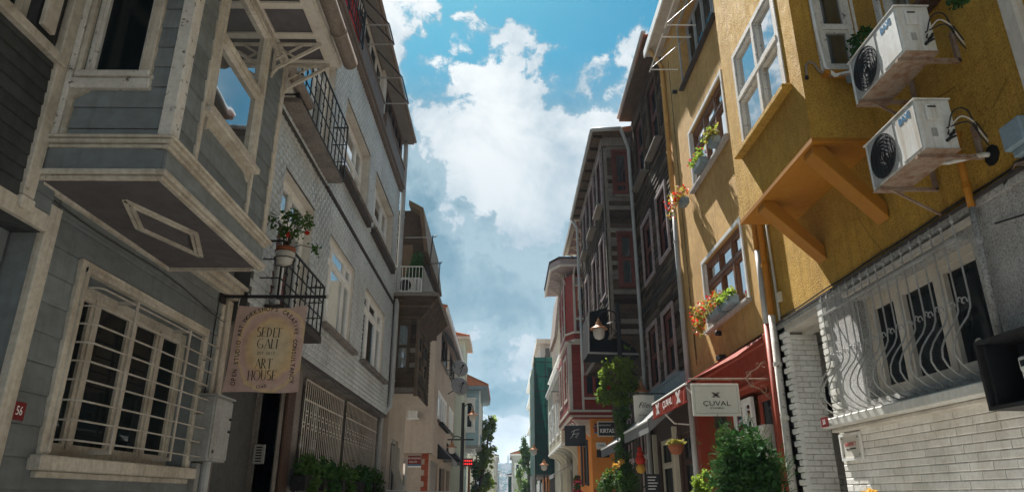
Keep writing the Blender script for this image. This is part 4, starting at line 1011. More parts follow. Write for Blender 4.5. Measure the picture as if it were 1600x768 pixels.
# lintel band between white and ochre
MB().box(G1, YW0, 9.86, 3.80, 3.855, -.02, .03).build('lintel_band', 'whitestucco', r1)
MB().box(G1, YW0, 9.84, 3.857, 3.885, -.02, .05).build('drip_edge', 'darkstone', r1)
for (a, b, c) in ((5.3, 7.7, 3.70),): MB().box(G1, a, b, c, c + .05, .001, .05).build('window_hood', 'plaster', r1)
# upper wall, bay, windows
UWN = (4.95, 5.92, 5.95, 7.3)
wall(G1, r1, YW0, 9.86, 3.885, 12.6, [UWN, (6.5, 8.6, 5.4, 8.4)], 'yellow', .25, n=-.002)
B1 = RIGHT(3.28); BY0, BY1, BZ0 = 6.44, 8.80, 5.08
FWN = (6.80, 8.34, 5.98, 7.50); 
wall(B1, r1, BY0, BY1, BZ0, 12.0, [FWN, (6.80, 8.34, 8.9, 10.4)], 'yellow', .2, name='bay_wall')
BN = NEAR(BY0 - .003); SW = (3.56, 3.98, 5.98, 7.35)
wall(BN, r1, 3.28, 4.0, BZ0, 12.0, [SW, (3.56, 3.98, 8.8, 10.2)], 'yellow', .2, name='bay_wall')
MB().wbox(3.283, 4.0, BY1 - .1, BY1 - .003, BZ0, 12.0).build('bay_wall', 'yellow', r1)
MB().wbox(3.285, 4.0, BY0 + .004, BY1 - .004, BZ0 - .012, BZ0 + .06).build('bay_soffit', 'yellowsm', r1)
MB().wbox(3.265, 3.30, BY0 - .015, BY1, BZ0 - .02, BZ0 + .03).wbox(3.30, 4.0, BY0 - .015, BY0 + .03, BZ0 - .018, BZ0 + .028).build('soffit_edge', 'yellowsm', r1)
MB().wbox(3.5, 4.0, 6.6, 8.6, 11.9, 12.0).build('bay_roof', 'plaster', r1)
for ya, yb, z0_ in ((7.98, 8.20, 4.30), (6.52, 6.74, 4.24)):
    MB().prism([(3.44, ya, BZ0 - .013), (3.99, ya, z0_ + .16), (3.99, ya, z0_ - .02), (3.30, ya, BZ0 - .10), (3.30, ya, BZ0 - .013)], (0, yb - ya, 0)).build('bracket', 'yellowsm', r1, bevel=.008)
window(B1, r1, *FWN, n=-.075, cols=(.47,), rows=(.5,), fw=.07, sw=.05, m='whitepeel', gl='glass', th=.09)
MB().box(B1, 6.70, 8.46, 5.90, 5.975, -.05, .11).build('sill', 'yellow', r1, bevel=.01)
window(B1, r1, 6.80, 8.34, 8.9, 10.4, n=-.13, cols=(.47,), rows=(.5,), fw=.07, m='whitepeel')
def blind_window(fr, q, n=-.09, m='whitepeel', frac=.42):
    w_ = window(fr, r1, *q, n=n, cols=(), rows=(frac,), fw=.06, sw=.035, m=m, gl='glasssee', th=.07)
    u0, u1, z0, z1 = q; z = z0 + .08
    MB().box(fr, u0 + .01, u1 - .01, z0 + .01, z1 - .01, n - .14, n - .12).build('dark_room_backing', 'interior', w_)
    while z < z1 - .1:
        MB().hexa([fr.p(u0 + .06, z, n - .03), fr.p(u1 - .06, z, n - .03), fr.p(u0 + .06, z + .004, n - .03), fr.p(u1 - .06, z + .004, n - .03), fr.p(u0 + .06, z - .010, n - .055), fr.p(u1 - .06, z - .010, n - .055), fr.p(u0 + .06, z - .006, n - .055), fr.p(u1 - .06, z - .006, n - .055)]).build('blind_slat', 'greymetal', w_)
        z += .030
    return w_
blind_window(BN, SW); blind_window(G1, UWN)
trim(BN, r1, *SW, 'whitepeel', .055, .03); trim(G1, r1, *UWN, 'whitepeel', .09, .03)
MB().box(BN, 3.50, 4.0, 5.86, 5.915, -.05, .10).build('sill', 'yellowsm', r1, bevel=.008)
MB().box(G1, 4.84, 6.05, 5.79, 5.86, -.05, .18).build('sill', 'brownwood', r1, bevel=.01)
# ground window with its belly grille
window(G1, r1, *GW, n=-.22, cols=(.36, .70), rows=(), fw=.08, sw=.05, m='cream_clean', gl='glassdark', th=.09)
MB().box(G1, 5.30, 8.30, 2.26, 2.36, -.05, .26).build('sill', 'plasterwhite', r1, bevel=.012)
MB().box(G1, 5.32, 8.28, 2.215, 2.258, -.05, .15).build('sill_moulding', 'plaster', r1, bevel=.01)
bg_ = thing('belly_grille', 'twisted grey iron belly grille with spear tips over the white brick wall', 'window grille', G1.p(6.8, 2.4, .2))
GU0, GU1, NB = 5.50, 8.12, 16
prof = [(3.74, .10), (3.60, .10), (3.30, .10), (3.10, .10), (3.00, .11), (2.92, .15), (2.84, .22), (2.76, .28), (2.68, .32), (2.60, .33), (2.53, .30), (2.47, .24), (2.43, .18), (2.41, .12), (2.40, .10)]
for i in range(NB + 1):
    u = GU0 + (GU1 - GU0) * i / NB
    pts = []; 
    for j in range(len(prof) - 1):
        for s in (0, .5):
            z = prof[j][0] * (1 - s) + prof[j + 1][0] * s; n_ = prof[j][1] * (1 - s) + prof[j + 1][1] * s
            pts.append((z, n_))
    pts.append(prof[-1])
    # square bar twisted about its own axis: radius alternates along many short steps
    fine = []
    for j in range(len(pts) - 1):
        d_ = math.hypot(pts[j + 1][0] - pts[j][0], pts[j + 1][1] - pts[j][1]); m_ = max(1, int(d_ / .012))
        for s in range(m_): t_ = s / m_; fine.append((pts[j][0] * (1 - t_) + pts[j + 1][0] * t_, pts[j][1] * (1 - t_) + pts[j + 1][1] * t_))
    fine.append(pts[-1])
    b = MB()
    b.tube([G1.p(u, z, n_) for z, n_ in fine], [.0075 + (.0022 if q % 2 else -.0008) for q in range(len(fine))], 5)
    bar = b.build('bar', 'greymetal', bg_)
    MB().lathe(G1.p(u, 3.72, .10), [(.006, 0), (.009, .012), (.007, .02), (.020, .045), (.012, .075), (.001, .115)], 6).build('spear_tip', 'greymetal', bar)
    if i < NB:
        um = u + (GU1 - GU0) / NB / 2
        q = MB().tube(scroll(G1.p(um - .025, 3.06, .115), G1.u, G1.k, .012, .045, -math.pi * .5, math.pi * 1.1, 10), .0065, 5)
        q.build('scroll', 'greymetal', bg_)
        MB().tube(scroll(G1.p(um + .03, 3.085, .115), G1.u, G1.k, .035, .012, math.pi * 1.3, -math.pi * .3, 9), .006, 5).build('scroll', 'greymetal', bg_)
for z in (3.60, 2.405): MB().box(G1, GU0 - .02, GU1 + .02, z - .012, z + .012, .085, .115).build('rail', 'greymetal', bg_)
for i in range(14):
    u = GU0 + .05 + i * .195; MB().box(G1, u - .006, u + .006, 2.36, 2.392, .09, .108).build('foot', 'greymetal', bg_)
for u in (GU0, GU1): MB().box(G1, u - .01, u + .01, 3.59, 3.61, -.0, .09).build('anchor', 'greymetal', bg_)
MB().tube(scroll(G1.p(5.36, 2.66, .2), G1.u, G1.k, .10, .03, -math.pi, math.pi * .6, 12), .008, 5).build('scroll', 'greymetal', bg_)
# plaque
pq = thing('plaque', 'small framed plaque with red lettering on the white bricks below the quoin', 'plaque', G1.p(8.12, 2.1, .01))
part_box(G1, pq, 'board', 'signwhite', 7.90, 8.33, 1.93, 2.17, .015, .03, bevel=.004)
MB().box(G1, 7.87, 7.90, 1.90, 2.20, .012, .04).box(G1, 8.33, 8.36, 1.90, 2.20, .012, .04).box(G1, 7.90, 8.33, 2.17, 2.20, .012, .04).box(G1, 7.90, 8.33, 1.90, 1.93, .012, .04).build('frame', 'white', pq)
for u in (7.93, 8.30):
    for z in (1.96, 2.145): MB().lathe(G1.p(u, z, .03), [(.008, 0), (.008, .006), (0, .006)], 8, G1.n).build('screw', 'iron', pq)
def rtext(s, fr, u, z, n, size, m, par, name='lettering', xs=1, bold=0, align='CENTER'):
    return text(s, fr.p(u, z, n), (0, -1, 0), (0, 0, 1), size, m, par, name, xs, .001, align, bold)
rtext('FAREFFECT', G1, 8.115, 2.075, .032, .058, 'redink', pq, xs=.95)
rtext('MEDYA PRODUKSIYON', G1, 8.115, 2.025, .032, .022, 'ink', pq)
np_ = thing('street_number_plate', 'small red street number plate under the window sill by the quoin', 'number plate', G1.p(8.2, 2.27, .0))
part_box(G1, np_, 'plate', 'redplate', 8.06, 8.24, 2.27, 2.38, .27, .278)
rtext('55', G1, 8.15, 2.325, .280, .075, 'whiteink', np_, 'number')
# right-hand meter box, grey junction box, pipes and cables
mbx = thing('meter_box', 'open rusty black meter cupboard holding a grey electricity meter', 'meter box', G1.p(4.9, 2.3, .1))
mb = MB().box(G1, 4.30, 5.30, 2.12, 2.15, .0, .30).box(G1, 4.30, 5.30, 2.62, 2.65, .0, .30).box(G1, 5.27, 5.30, 2.15, 2.62, .0, .30).box(G1, 4.30, 4.33, 2.15, 2.62, .0, .30)
mb.build('case', 'iron', mbx); MB().box(G1, 4.33, 5.27, 2.15, 2.62, .002, .02).build('back_plate', 'black', mbx)
MB().box(G1, 5.22, 5.265, 2.155, 2.615, .02, .27).build('dark_inner_slab', 'black', mbx)  # black slab along the far inner side of the case
mt = MB().box(G1, 4.78, 4.98, 2.22, 2.38, .05, .22).build('meter', 'acwhite', mbx, bevel=.012)
MB().box(G1, 4.79, 4.97, 2.36, 2.47, .06, .235).build('meter_head', 'acwhite', mt, bevel=.012)
MB().box(G1, 4.82, 4.94, 2.395, 2.44, .2352, .242).build('meter_window', 'glassdark', mt)
for j in range(3): MB().box(G1, 4.82 + .045 * j, 4.85 + .045 * j, 2.25, 2.28, .2202, .226).build('terminal', 'iron', mt)
MB().tube([G1.p(4.92, 2.46, .12), G1.p(4.92, 2.62, .12)], .012, 6).build('cable', 'skinpot', mbx)
jb = thing('junction_box', 'dark blue grey junction box on the ochre wall at the right edge', 'junction box', G1.p(4.55, 4.1, .1))
part_box(G1, jb, 'case', 'bluegrey', 4.44, 4.66, 3.99, 4.20, .0, .16, bevel=.012)
part_box(G1, jb, 'base', 'bluegrey', 4.47, 4.63, 3.93, 3.989, .0, .12, bevel=.008)
MB().tube([G1.p(4.56, 3.93, .06), G1.p(4.56, 3.3, .05), G1.p(4.55, 2.65, .06)], .018, 6).build('cable', 'iron', jb)
pipe('drain_pipe', r1, [G1.p(5.22, 4.50, .05), G1.p(5.26, 4.40, .06), G1.p(5.27, 3.80, .06)], .030, 'yellowsm', [G1.p(5.27, 4.0, .06)])
pipe('drain_pipe', r1, [G1.p(5.27, 3.80, .06), G1.p(5.30, 3.2, .06), G1.p(5.31, 2.66, .06)], .026, 'whitestucco', [G1.p(5.28, 3.5, .06)])
MB().lathe(G1.p(4.98, 4.14, .002), [(.0, .008), (.06, .006), (.09, .0)], 9, G1.n).build('knocked_hole', 'interior', r1)
MB().tube([G1.p(5.42, 4.30, .18), G1.p(5.30, 4.24, .14), G1.p(5.15, 4.20, .10), G1.p(5.03, 4.17, .04), G1.p(4.98, 4.15, -.03)], .022, 8).build('wrapped_hose', 'acwhite', r1, smooth=True)
for k in range(3): MB().tube([G1.p(4.90 - k * .1, 3.84 + .05 * k, .03), G1.p(4.70, 3.93 - .01 * k, .06), G1.p(4.5, 3.90 - .04 * k, .07), G1.p(4.2, 3.74 - .07 * k, .06)], .010, 6).build('cable', ('iron', 'rust', 'browngutter')[k], r1, smooth=True)
# air conditioners
def aircon(x, y0, y1, z0, z1, label, seed, dep=.30):
    rnd = random.Random(seed)
    fr = RIGHT(x); t = thing('air_conditioner', label, 'air conditioner', fr.p((y0 + y1) / 2, z0, -dep / 2), 'outdoor air conditioner units on the ochre house')
    part_box(fr, t, 'casing', 'acwhite', y0, y1, z0, z1, -dep, 0, bevel=.010)
    MB().box(fr, y0 - .012, y1 + .012, z1 + .0005, z1 + .014, -dep - .01, .010).build('lid', 'acwhite', t, bevel=.004)
    MB().box(fr, y0 + .02, y0 + (y1 - y0) * .36, z0 + .03, z1 - .03, .0005, .004).build('service_panel', 'acwhite', t, bevel=.003)
    cy_ = y0 + (y1 - y0) * .68; cz_ = (z0 + z1) / 2; r_ = min((z1 - z0) / 2 - .035, .24)
    part_box(fr, t, 'fan_surround', 'greymetal', cy_ - r_ - .02, cy_ + r_ + .02, z0 + .02, z1 - .02, .0005, .005)
    fan = MB().lathe(fr.p(cy_, cz_, .006), [(0, 0), (r_, 0), (r_ + .006, .004), (r_ + .006, -.002)], 28, fr.n).build('fan_opening', 'mesh', t)
    for k in range(6): MB().tube([fr.p(cy_ + rr * math.cos(a), cz_ + rr * math.sin(a), .012) for rr in [r_ * (k + 1) / 6.2] for a in [j * .2618 for j in range(25)]], .0022, 4).build('fan_ring', 'rubber', fan)
    for k in range(7):
        hh = -r_ + 2 * r_ * (k + .5) / 7; ww = math.sqrt(max(r_ * r_ - hh * hh, 0))
        MB().tube([fr.p(cy_ + hh, cz_ - ww, .013), fr.p(cy_ + hh, cz_ + ww, .013)], .0014, 4).build('fan_rib', 'hood', fan)
    MB().lathe(fr.p(cy_, cz_, .007), [(.035, 0), (.03, .004), (0, .005)], 14, fr.n).build('fan_hub', 'mesh', fan)
    rtext('BAXI', fr, y0 + (y1 - y0) * .20, z1 - .085, .006, .088, 'blueink', t, 'brand_lettering', .9, .003)
    sd = Frame((0, y0, 0), (1, 0, 0), (0, -1, 0))
    xs = x + .01
    part_box(sd, t, 'handle_cover', 'acwhite', x + .07, x + .18, z1 - .20, z1 - .05, .0, .02, bevel=.006)
    part_box(sd, t, 'handle_slot', 'interior', x + .09, x + .16, z1 - .085, z1 - .07, .0205, .022)
    part_box(sd, t, 'data_label', 'greymetal', x + .09, x + .14, z0 + .12, z0 + .20, .0005, .002)
    for j in range(2):
        v = MB().tube([sd.p(x + .20 + j * .04, z0 + .08 + j * .05, .0), sd.p(x + .20 + j * .04, z0 + .08 + j * .05, .05)], .014, 8)
        v.tube([sd.p(x + .20 + j * .04, z0 + .08 + j * .05, .03), sd.p(x + .25, z0 + .10 + j * .06, .05)], .010, 6).build('valve', 'iron', t)
    for j in range(3):
        P0 = [Vector((x + .20, z0 + .12 + .03 * j, .03)), Vector((x + .24 + .02 * j, z0 + .30 - .07 * j, .09 + .04 * j)), Vector((x + .34 + .02 * j, z0 + .30 - .10 * j, .12)), Vector((x + .40, z0 + .10 + .05 * j, .10)), Vector((x + .54, z0 + .04 * j, .02))]
        cv = []
        for i_ in range(len(P0) - 1):
            a_, b_, c_, d_ = P0[max(i_ - 1, 0)], P0[i_], P0[i_ + 1], P0[min(i_ + 2, len(P0) - 1)]
            for q_ in range(5):
                t_ = q_ / 5; v_ = .5 * ((2 * b_) + (c_ - a_) * t_ + (2 * a_ - 5 * b_ + 4 * c_ - d_) * t_ ** 2 + (3 * b_ - a_ - 3 * c_ + d_) * t_ ** 3); cv.append(sd.p(v_.x, v_.y, v_.z))
        MB().tube(cv, .0065, 5).build('cable', ('iron', 'skinpot', 'iron')[j], t, smooth=True)
    for y in (y0 + .10, y1 - .10):
        b = MB().box(fr, y - .02, y + .02, z0 - .035, z0 - .004, x - 3.99, .02).box(fr, y - .02, y + .02, z0 - .034, z0 + .28, x - 3.995, x - 3.965)
        b.bar(fr.p(y, z0 - .28, x - 3.98), fr.p(y, z0 - .03, -.12), .02, .02) if y > y0 + .2 else None
        b.build('bracket', 'rust', t)
    MB().box(fr, y0 - .02, y1 + .02, z0 - .003, z0 - .0005, -dep, 0).build('underside', 'rust', t)
    return t
aircon(3.45, 4.94, 5.81, 5.12, 5.60, 'upper white air conditioner with a wide fan grille on rusty brackets, under the shuttered window', 3)
aircon(3.45, 4.97, 5.81, 4.19, 4.66, 'lower white air conditioner with loose looping cables beside the yellow bracket', 4)
MB().tube([BN.p(3.50, 7.3, .05), BN.p(3.51, 6.4, .05), BN.p(3.53, 5.96, .06), BN.p(3.60, 5.83, .10), BN.p(3.75, 5.76, .3)], .022, 8).build('wrapped_hose', 'acwhite', r1, smooth=True)
MB().tube([BN.p(3.32, 5.85, .03), BN.p(3.325, 6.0, .05), BN.p(3.38, 6.05, .04), BN.p(3.43, 6.03, .03), BN.p(3.47, 5.93, .03), BN.p(3.58, 5.85, .06), BN.p(3.72, 5.72, .3)], .014, 7).build('bent_cable', 'browngutter', r1, smooth=True)
MB().lathe(BN.p(3.32, 5.86, .03), [(.02, -.03), (.022, .0), (.01, .02)], 8).build('cable_cap', 'iron', r1)
# plants hung outside the shuttered windows
wb = thing('window_box', 'dark window box with straggling leaves behind the upper air conditioner', 'window box', G1.p(5.9, 5.8, .25))
MB().box(G1, 5.75, 6.35, 5.74, 5.86, .12, .28).build('box', 'bluegrey', wb)
leaves([tuple(G1.p(6.0, 6.02, .22)) + (.14, .22, .16), tuple(G1.p(6.25, 5.95, .2)) + (.08, .1, .1)], 220, .045).build('foliage', 'leafdark', wb)
wb = thing('hanging_plant', 'thin dry stems drooping beside the upper air conditioner on the wall', 'plant', G1.p(4.6, 5.45, .2))
MB().tube([G1.p(4.9, 5.62, .03), G1.p(4.75, 5.5, .12), G1.p(4.62, 5.42, .2), G1.p(4.5, 5.40, .24)], .008, 5).build('stem', 'brownwood', wb)
leaves([tuple(G1.p(4.6, 5.44, .18)) + (.08, .20, .07)], 150, .035).build('foliage', 'leafdark', wb)
# ================================================================ RIGHT 0 : neighbour at the right edge
r0 = thing('boarded_house', 'pale grey boarded house corner behind a white pipe at the right edge', 'house', (6, 3.5, 0))
MB().wbox(4.1, 14, -6, 4.40, 3.9, 9).wbox(4.2, 14, -6, 1.0, 0, 3.9).build('core', 'grey_paint', r0)
planks(RIGHT(4.08), r0, -1, 4.30, 4.1, 8, .14, 'greymetal', th=.02, name='board')
MB().wbox(3.93, 4.12, 4.28, 4.44, 4.20, 9).build('corner_board', 'plaster', r0, bevel=.02)
# ================================================================ RIGHT 2 : tan house with the shop
r2 = thing('tan_house', 'narrow tan roughcast house with brown framed flower windows above a red shopfront', 'house', (6, 12, 0))
MB().wbox(4.4, 14, 10.6, 14.85, 0, 12.2).build('core', 'tan', r2)
TW = [(10.78, 13.08, 4.56, 5.92), (10.82, 13.08, 7.60, 8.90), (10.75, 13.12, 10.16, 11.75)]
wall(G1, r2, 9.87, 14.85, 3.90, 12.9, TW, 'tan', .30)
MB().wbox(4.0, 14, 14.83, 14.86, 3.9, 12.8).build('end_wall', 'tan', r2)
for i, h in enumerate(TW):
    if i < 2:
        window(G1, r2, *h, n=-.13, cols=(.30, .62), rows=(.66,), fw=.07, sw=.05, m='orangewood', gl='glass', th=.08)
        trim(G1, r2, *h, 'white', .075, .03, bottom=False)
    else:
        window(G1, r2, *h, n=-.22, cols=(.25, .5, .75), rows=(), fw=.08, m='greymetal', gl='glassdark')
        trim(G1, r2, *h, 'greymetal', .06, .035, bottom=False)
    MB().box(G1, h[0] - .12, h[1] + .12, h[2] - .06, h[2], -.2, .10).build('sill', 'whitestucco' if i < 2 else 'darkstone', r2, bevel=.01)
    if i < 2: MB().box(G1, h[0] + .01, h[0] + .05, h[2], h[3], -.13, -.002).box(G1, h[1] - .05, h[1] - .01, h[2], h[3], -.13, -.002).build('white_reveal', 'white', r2)
# roof eave with white barge board
ZR = 12.25
MB().wbox(3.62, 14, 9.88, 14.95, ZR, ZR + .10).build('eave', 'plaster', r2)
MB().wbox(3.58, 3.618, 9.88, 14.98, ZR - .02, ZR + .20).build('fascia', 'white', r2)
MB().prism([(3.58, 9.88, ZR + .2), (14, 9.88, ZR + .2), (9, 9.88, ZR + 1.4)], (0, 5.1, 0)).build('roof', 'rooftile', r2)
for ya, yb, lab in ((10.8, 11.9, 'bare white awning frame nearer the ochre bay'), (12.3, 13.5, 'bare white awning frame farther from the ochre bay')):
    t = thing('awning_frame', lab, 'awning frame', (4, ya, 10.9), 'bare awning frames on the tan house')
    for y in (ya, yb):
        MB().tube([(4.0, y, 10.86), (3.36, y, 10.86)], .014, 6).build('arm', 'white', t)
        MB().tube([(3.99, y, 11.75), (3.36, y, 10.88)], .010, 6).build('stay', 'greymetal', t)
    MB().tube([(3.36, ya - .1, 10.86), (3.36, yb + .1, 10.86)], .016, 6).build('front_bar', 'white', t)
    MB().tube([(4.0, ya, 10.93), (3.36, yb, 10.88)], .010, 6).build('cross_bar', 'greymetal', t)
pipe('downpipe', r2, [(3.66, 14.6, 12.2), (3.80, 14.62, 11.95), (3.93, 14.64, 11.75), (3.93, 14.64, 8.2)], .055, 'tan', [(3.93, 14.64, 11.2), (3.93, 14.64, 9.3)])
pipe('downpipe', r2, [(3.93, 14.64, 8.2), (3.92, 14.66, 6.1), (3.92, 14.68, 4.0), (3.92, 14.7, .1)], .058, 'pvcpipe', [(3.92, 14.65, 7.0), (3.92, 14.66, 5.4)])
MB().tube([G1.p(14.2, z, .012) for z in (11.6, 9.5, 7.1, 5.5, 4.1)], .006, 5).tube([G1.p(14.22 - (8 - z) * .06, z - 2.2, .012) for z in (8, 7.2, 6.4)], .006, 5).build('cable', 'iron', r2)
pipe('vent_pipe', r2, [G1.p(13.75, 10.42, -.02), G1.p(13.75, 10.42, .10)], .05, 'iron')
pipe('vent_pipe', r2, [G1.p(12.42, 4.36, -.02), G1.p(12.42, 4.36, .10)], .05, 'iron')
# shared pipes between ochre and tan houses
pipe('downpipe', r1, [G1.p(10.02, 9.0, .06), G1.p(10.02, 5.12, .06)], .045, 'yellowsm', [G1.p(10.02, 6.0, .06)])
pipe('downpipe', r1, [G1.p(10.02, 5.12, .06), G1.p(10.04, 3.95, .06)], .048, 'pvcpipe')
pipe('downpipe', r1, [G1.p(10.04, 3.95, .06), G1.p(10.06, .1, .06)], .052, 'redshop')
pipe('downpipe', r1, [G1.p(9.78, 9.0, .07), G1.p(9.78, 4.02, .07)], .048, 'yellowsm', [G1.p(9.78, 4.8, .07), G1.p(9.78, 6.2, .07)])
pipe('downpipe', r1, [G1.p(9.78, 4.02, .07), G1.p(9.84, 2.0, .07), G1.p(9.85, .1, .07)], .052, 'whitepeel', [G1.p(9.80, 3.3, .07), G1.p(9.80, 2.55, .07), G1.p(9.82, 1.9, .07)])
pipe('conduit', r1, [G1.p(10.16, 9.0, .03), G1.p(10.16, 3.95, .03)], .022, 'yellowsm', [G1.p(10.16, z, .03) for z in (4.1, 4.2, 4.3, 5.4)])
pipe('conduit', r1, [G1.p(9.62, 5.9, .03), G1.p(9.60, 3.9, .03)], .018, 'pvcpipe')
MB().tube([G1.p(9.76, 5.25, .03), G1.p(9.3, 5.5, .03), G1.p(8.9, 5.70, .03)], .010, 5).build('cable', 'browngutter', r1)
part_box(G1, r1, 'socket_box', 'creamwood', 9.46, 9.56, 4.16, 4.30, .0, .05, bevel=.006)
# shopfront
GS = RIGHT(4.02)
wall(GS, r2, 10.12, 14.85, 0, 3.88, [(10.35, 12.3, .3, 3.12), (12.55, 14.6, 0, 3.1)], 'redshop', .35)
MB().box(GS, 10.10, 14.8, 3.72, 3.80, .0, .06).box(GS, 10.12, 14.8, 3.20, 3.26, .0, .05).build('fascia_moulding', 'redshop', r2, bevel=.01)
MB().box(G1, 10.12, 10.32, 0, 3.86, .0, .05).build('pilaster', 'redshop', r2, bevel=.01)
window(GS, r2, 10.40, 11.25, .3, 3.05, n=-.15, cols=(), rows=(.55,), fw=.07, m='redshop', gl='glassdark')
sw2 = window(GS, r2, 11.30, 12.28, .3, 3.05, n=-.04, cols=(.42,), rows=(.70,), fw=.06, m='white', gl='glass')
window(GS, r2, 12.6, 13.9, .05, 3.05, n=-.20, cols=(.5,), rows=(.6,), fw=.07, m='brownwood', gl='glassdark')
MB().box(GS, 12.25, 12.5, 0, 3.1, .0, .05).build('door_post', 'redshop', r2)
ml = thing('letter_cabinet', 'tall brick red cabinet on the shop post below the awning', 'cabinet', GS.p(12.4, 1.8, .1))
part_box(GS, ml, 'case', 'brownmetal', 12.2, 12.62, 1.92, 2.66, .05, .24, bevel=.01)
part_box(GS, ml, 'door', 'brownmetal', 12.24, 12.58, 1.96, 2.62, .2402, .252, bevel=.004)
an = thing('air_conditioner', 'narrow dusty air conditioner standing in the red shopfront behind the bush', 'air conditioner', GS.p(10.5, 1.9, .1))
part_box(GS, an, 'casing', 'plaster', 10.36, 10.62, 1.7, 2.52, .02, .20, bevel=.01)
MB().lathe(GS.p(10.49, 2.2, .2005), [(.0, .0), (.10, .0), (.104, .006), (.104, 0)], 16, GS.n).build('fan', 'mesh', an)
# awning with the name valance
aw = thing('shop_awning', 'red canvas awning with a valance lettered ÇUVAL over the shop door', 'awning', (3.6, 13, 3.6))
A = lambda y, x, z: Vector((x, y, z))
YA0, YA1 = 12.25, 15.1
MB().hexa([A(YA0, 4.0, 3.88), A(YA1, 4.0, 3.86), A(YA0, 3.22, 3.40), A(YA1, 3.22, 3.40), A(YA0, 4.0, 3.895), A(YA1, 4.0, 3.875), A(YA0, 3.22, 3.412), A(YA1, 3.22, 3.412)]).build('canopy', 'redcanvas', aw)
MB().hexa([A(10.2, 4.0, 3.84), A(YA0 - .02, 4.0, 3.83), A(10.9, 3.72, 3.62), A(YA0 - .02, 3.40, 3.50), A(10.2, 4.0, 3.86), A(YA0 - .02, 4.0, 3.85), A(10.9, 3.72, 3.632), A(YA0 - .02, 3.40, 3.512)]).build('rolled_canvas', 'redshop', aw)
vf = RIGHT(3.20); vl = MB(); nv = 26
for i in range(nv):
    a = YA0 + (YA1 - YA0) * i / nv; b = YA0 + (YA1 - YA0) * (i + 1) / nv; o1 = .012 * (i % 2); o2 = .012 * ((i + 1) % 2)
    vl.quad(vf.p(a, 3.40, 0), vf.p(b, 3.40, 0), vf.p(b, 3.09, o2), vf.p(a, 3.09, o1)); vl.quad(vf.p(a, 3.40, -.008), vf.p(b, 3.40, -.008), vf.p(b, 3.09, o2 - .008), vf.p(a, 3.09, o1 - .008))
vl.build('valance', 'redcanvas', aw)
rtext('ÇUVAL', vf, 13.65, 3.245, .016, .19, 'whiteink', aw, 'lettering', 1.35, .001)
for uc in (12.75, 14.55):
    q = MB()
    for k in range(3):
        for s in (-1, 1): q.bar(vf.p(uc - .13 * s + .05 * k - .05, 3.35, .016), vf.p(uc + .10 * s + .05 * k - .05, 3.13, .016), .016, .002, up=vf.n)
    q.build('emblem', 'whiteink', aw)
MB().tube([A(YA0 - .06, 3.21, 3.40), A(YA1 + .05, 3.21, 3.40)], .022, 8).build('front_bar', 'white', aw)
MB().tube([A(YA0 - .04, 3.21, 3.09), A(YA1 + .03, 3.21, 3.09)], .016, 8).build('hem_bar', 'redcanvas', aw)
for y in (YA0 + .1, YA1 - .2): MB().tube([A(y, 4.0, 2.95), A(y - .0, 3.60, 2.98), A(y, 3.22, 3.38)], .018, 6).build('folding_arm', 'white', aw)
MB().box(G1, 12.28, 12.5, 3.86, 3.94, .0, .12).build('spotlight', 'iron', aw)
# hanging sign
sg = thing('hanging_sign', 'off white hanging sign with a woven emblem lettered ÇUVAL ISTANBUL', 'sign', (3.1, 10.25, 2.9))
NS = NEAR(10.25)
part_box(NS, sg, 'board', 'signwhite', 2.765, 3.475, 2.625, 3.095, -.02, .02, bevel=.006)
MB().box(NS, 2.80, 3.44, 3.055, 3.061, .0205, .0215).box(NS, 2.80, 3.44, 2.659, 2.665, .0205, .0215).box(NS, 2.80, 2.806, 2.665, 3.055, .0205, .0215).box(NS, 3.434, 3.44, 2.665, 3.055, .0205, .0215).build('border_line', 'greymetal', sg)
text('ÇUVAL', NS.p(3.12, 2.80, .022), (1, 0, 0), (0, 0, 1), .098, 'ink', sg, 'lettering', 1.32, .001)
text('ISTANBUL', NS.p(3.12, 2.735, .022), (1, 0, 0), (0, 0, 1), .036, 'ink', sg, 'lettering', 1.3, .001)
q = MB()
for k in range(3):
    for s in (-1, 1): q.bar(NS.p(3.12 - .045 * s + .016 * (k - 1), 2.965, .022), NS.p(3.12 + .045 * s + .016 * (k - 1), 2.89, .022), .007, .002, up=NS.n)
q.bar(NS.p(3.075, 2.928, .022), NS.p(3.165, 2.928, .022), .006, .002, up=NS.n).build('emblem', 'ink', sg)
MB().tube([NS.p(2.74, 3.165, 0), NS.p(3.98, 3.165, 0)], .014, 8).build('rod', 'rust', sg)
for x in (2.83, 3.41): MB().tube([NS.p(x, 3.09, 0), NS.p(x, 3.165, 0)], .006, 5).build('hook', 'iron', sg)
UX = Vector((1, 0, 0)); UZ = Vector((0, 0, 1))
q = MB().tube([NS.p(3.60, 3.17, 0), NS.p(3.70, 3.28, 0), NS.p(3.80, 3.33, 0), NS.p(3.88, 3.42, 0), NS.p(3.96, 3.44, 0)], .009, 6); q.build('scroll_arm', 'rust', sg)
for c, r_, a0, a1 in (((3.64, 3.24), .05, -1, 4.5), ((3.80, 3.38), .045, -2, 3.6), ((3.90, 3.36), .05, 1, 5.5), ((3.66, 3.08), .05, 1, -4.5), ((3.84, 3.00), .07, 2, -3.4), ((3.92, 2.90), .045, 3, -2)):
    MB().tube(scroll(NS.p(c[0], c[1], 0), UX, UZ, r_, r_ * .25, a0, a1, 14), .008, 5).build('scroll', 'rust', sg)
MB().tube([NS.p(3.60, 3.16, 0), NS.p(3.68, 3.06, 0), NS.p(3.80, 3.02, 0), NS.p(3.90, 2.90, 0), NS.p(3.97, 2.86, 0)], .009, 6).build('scroll_arm', 'rust', sg)
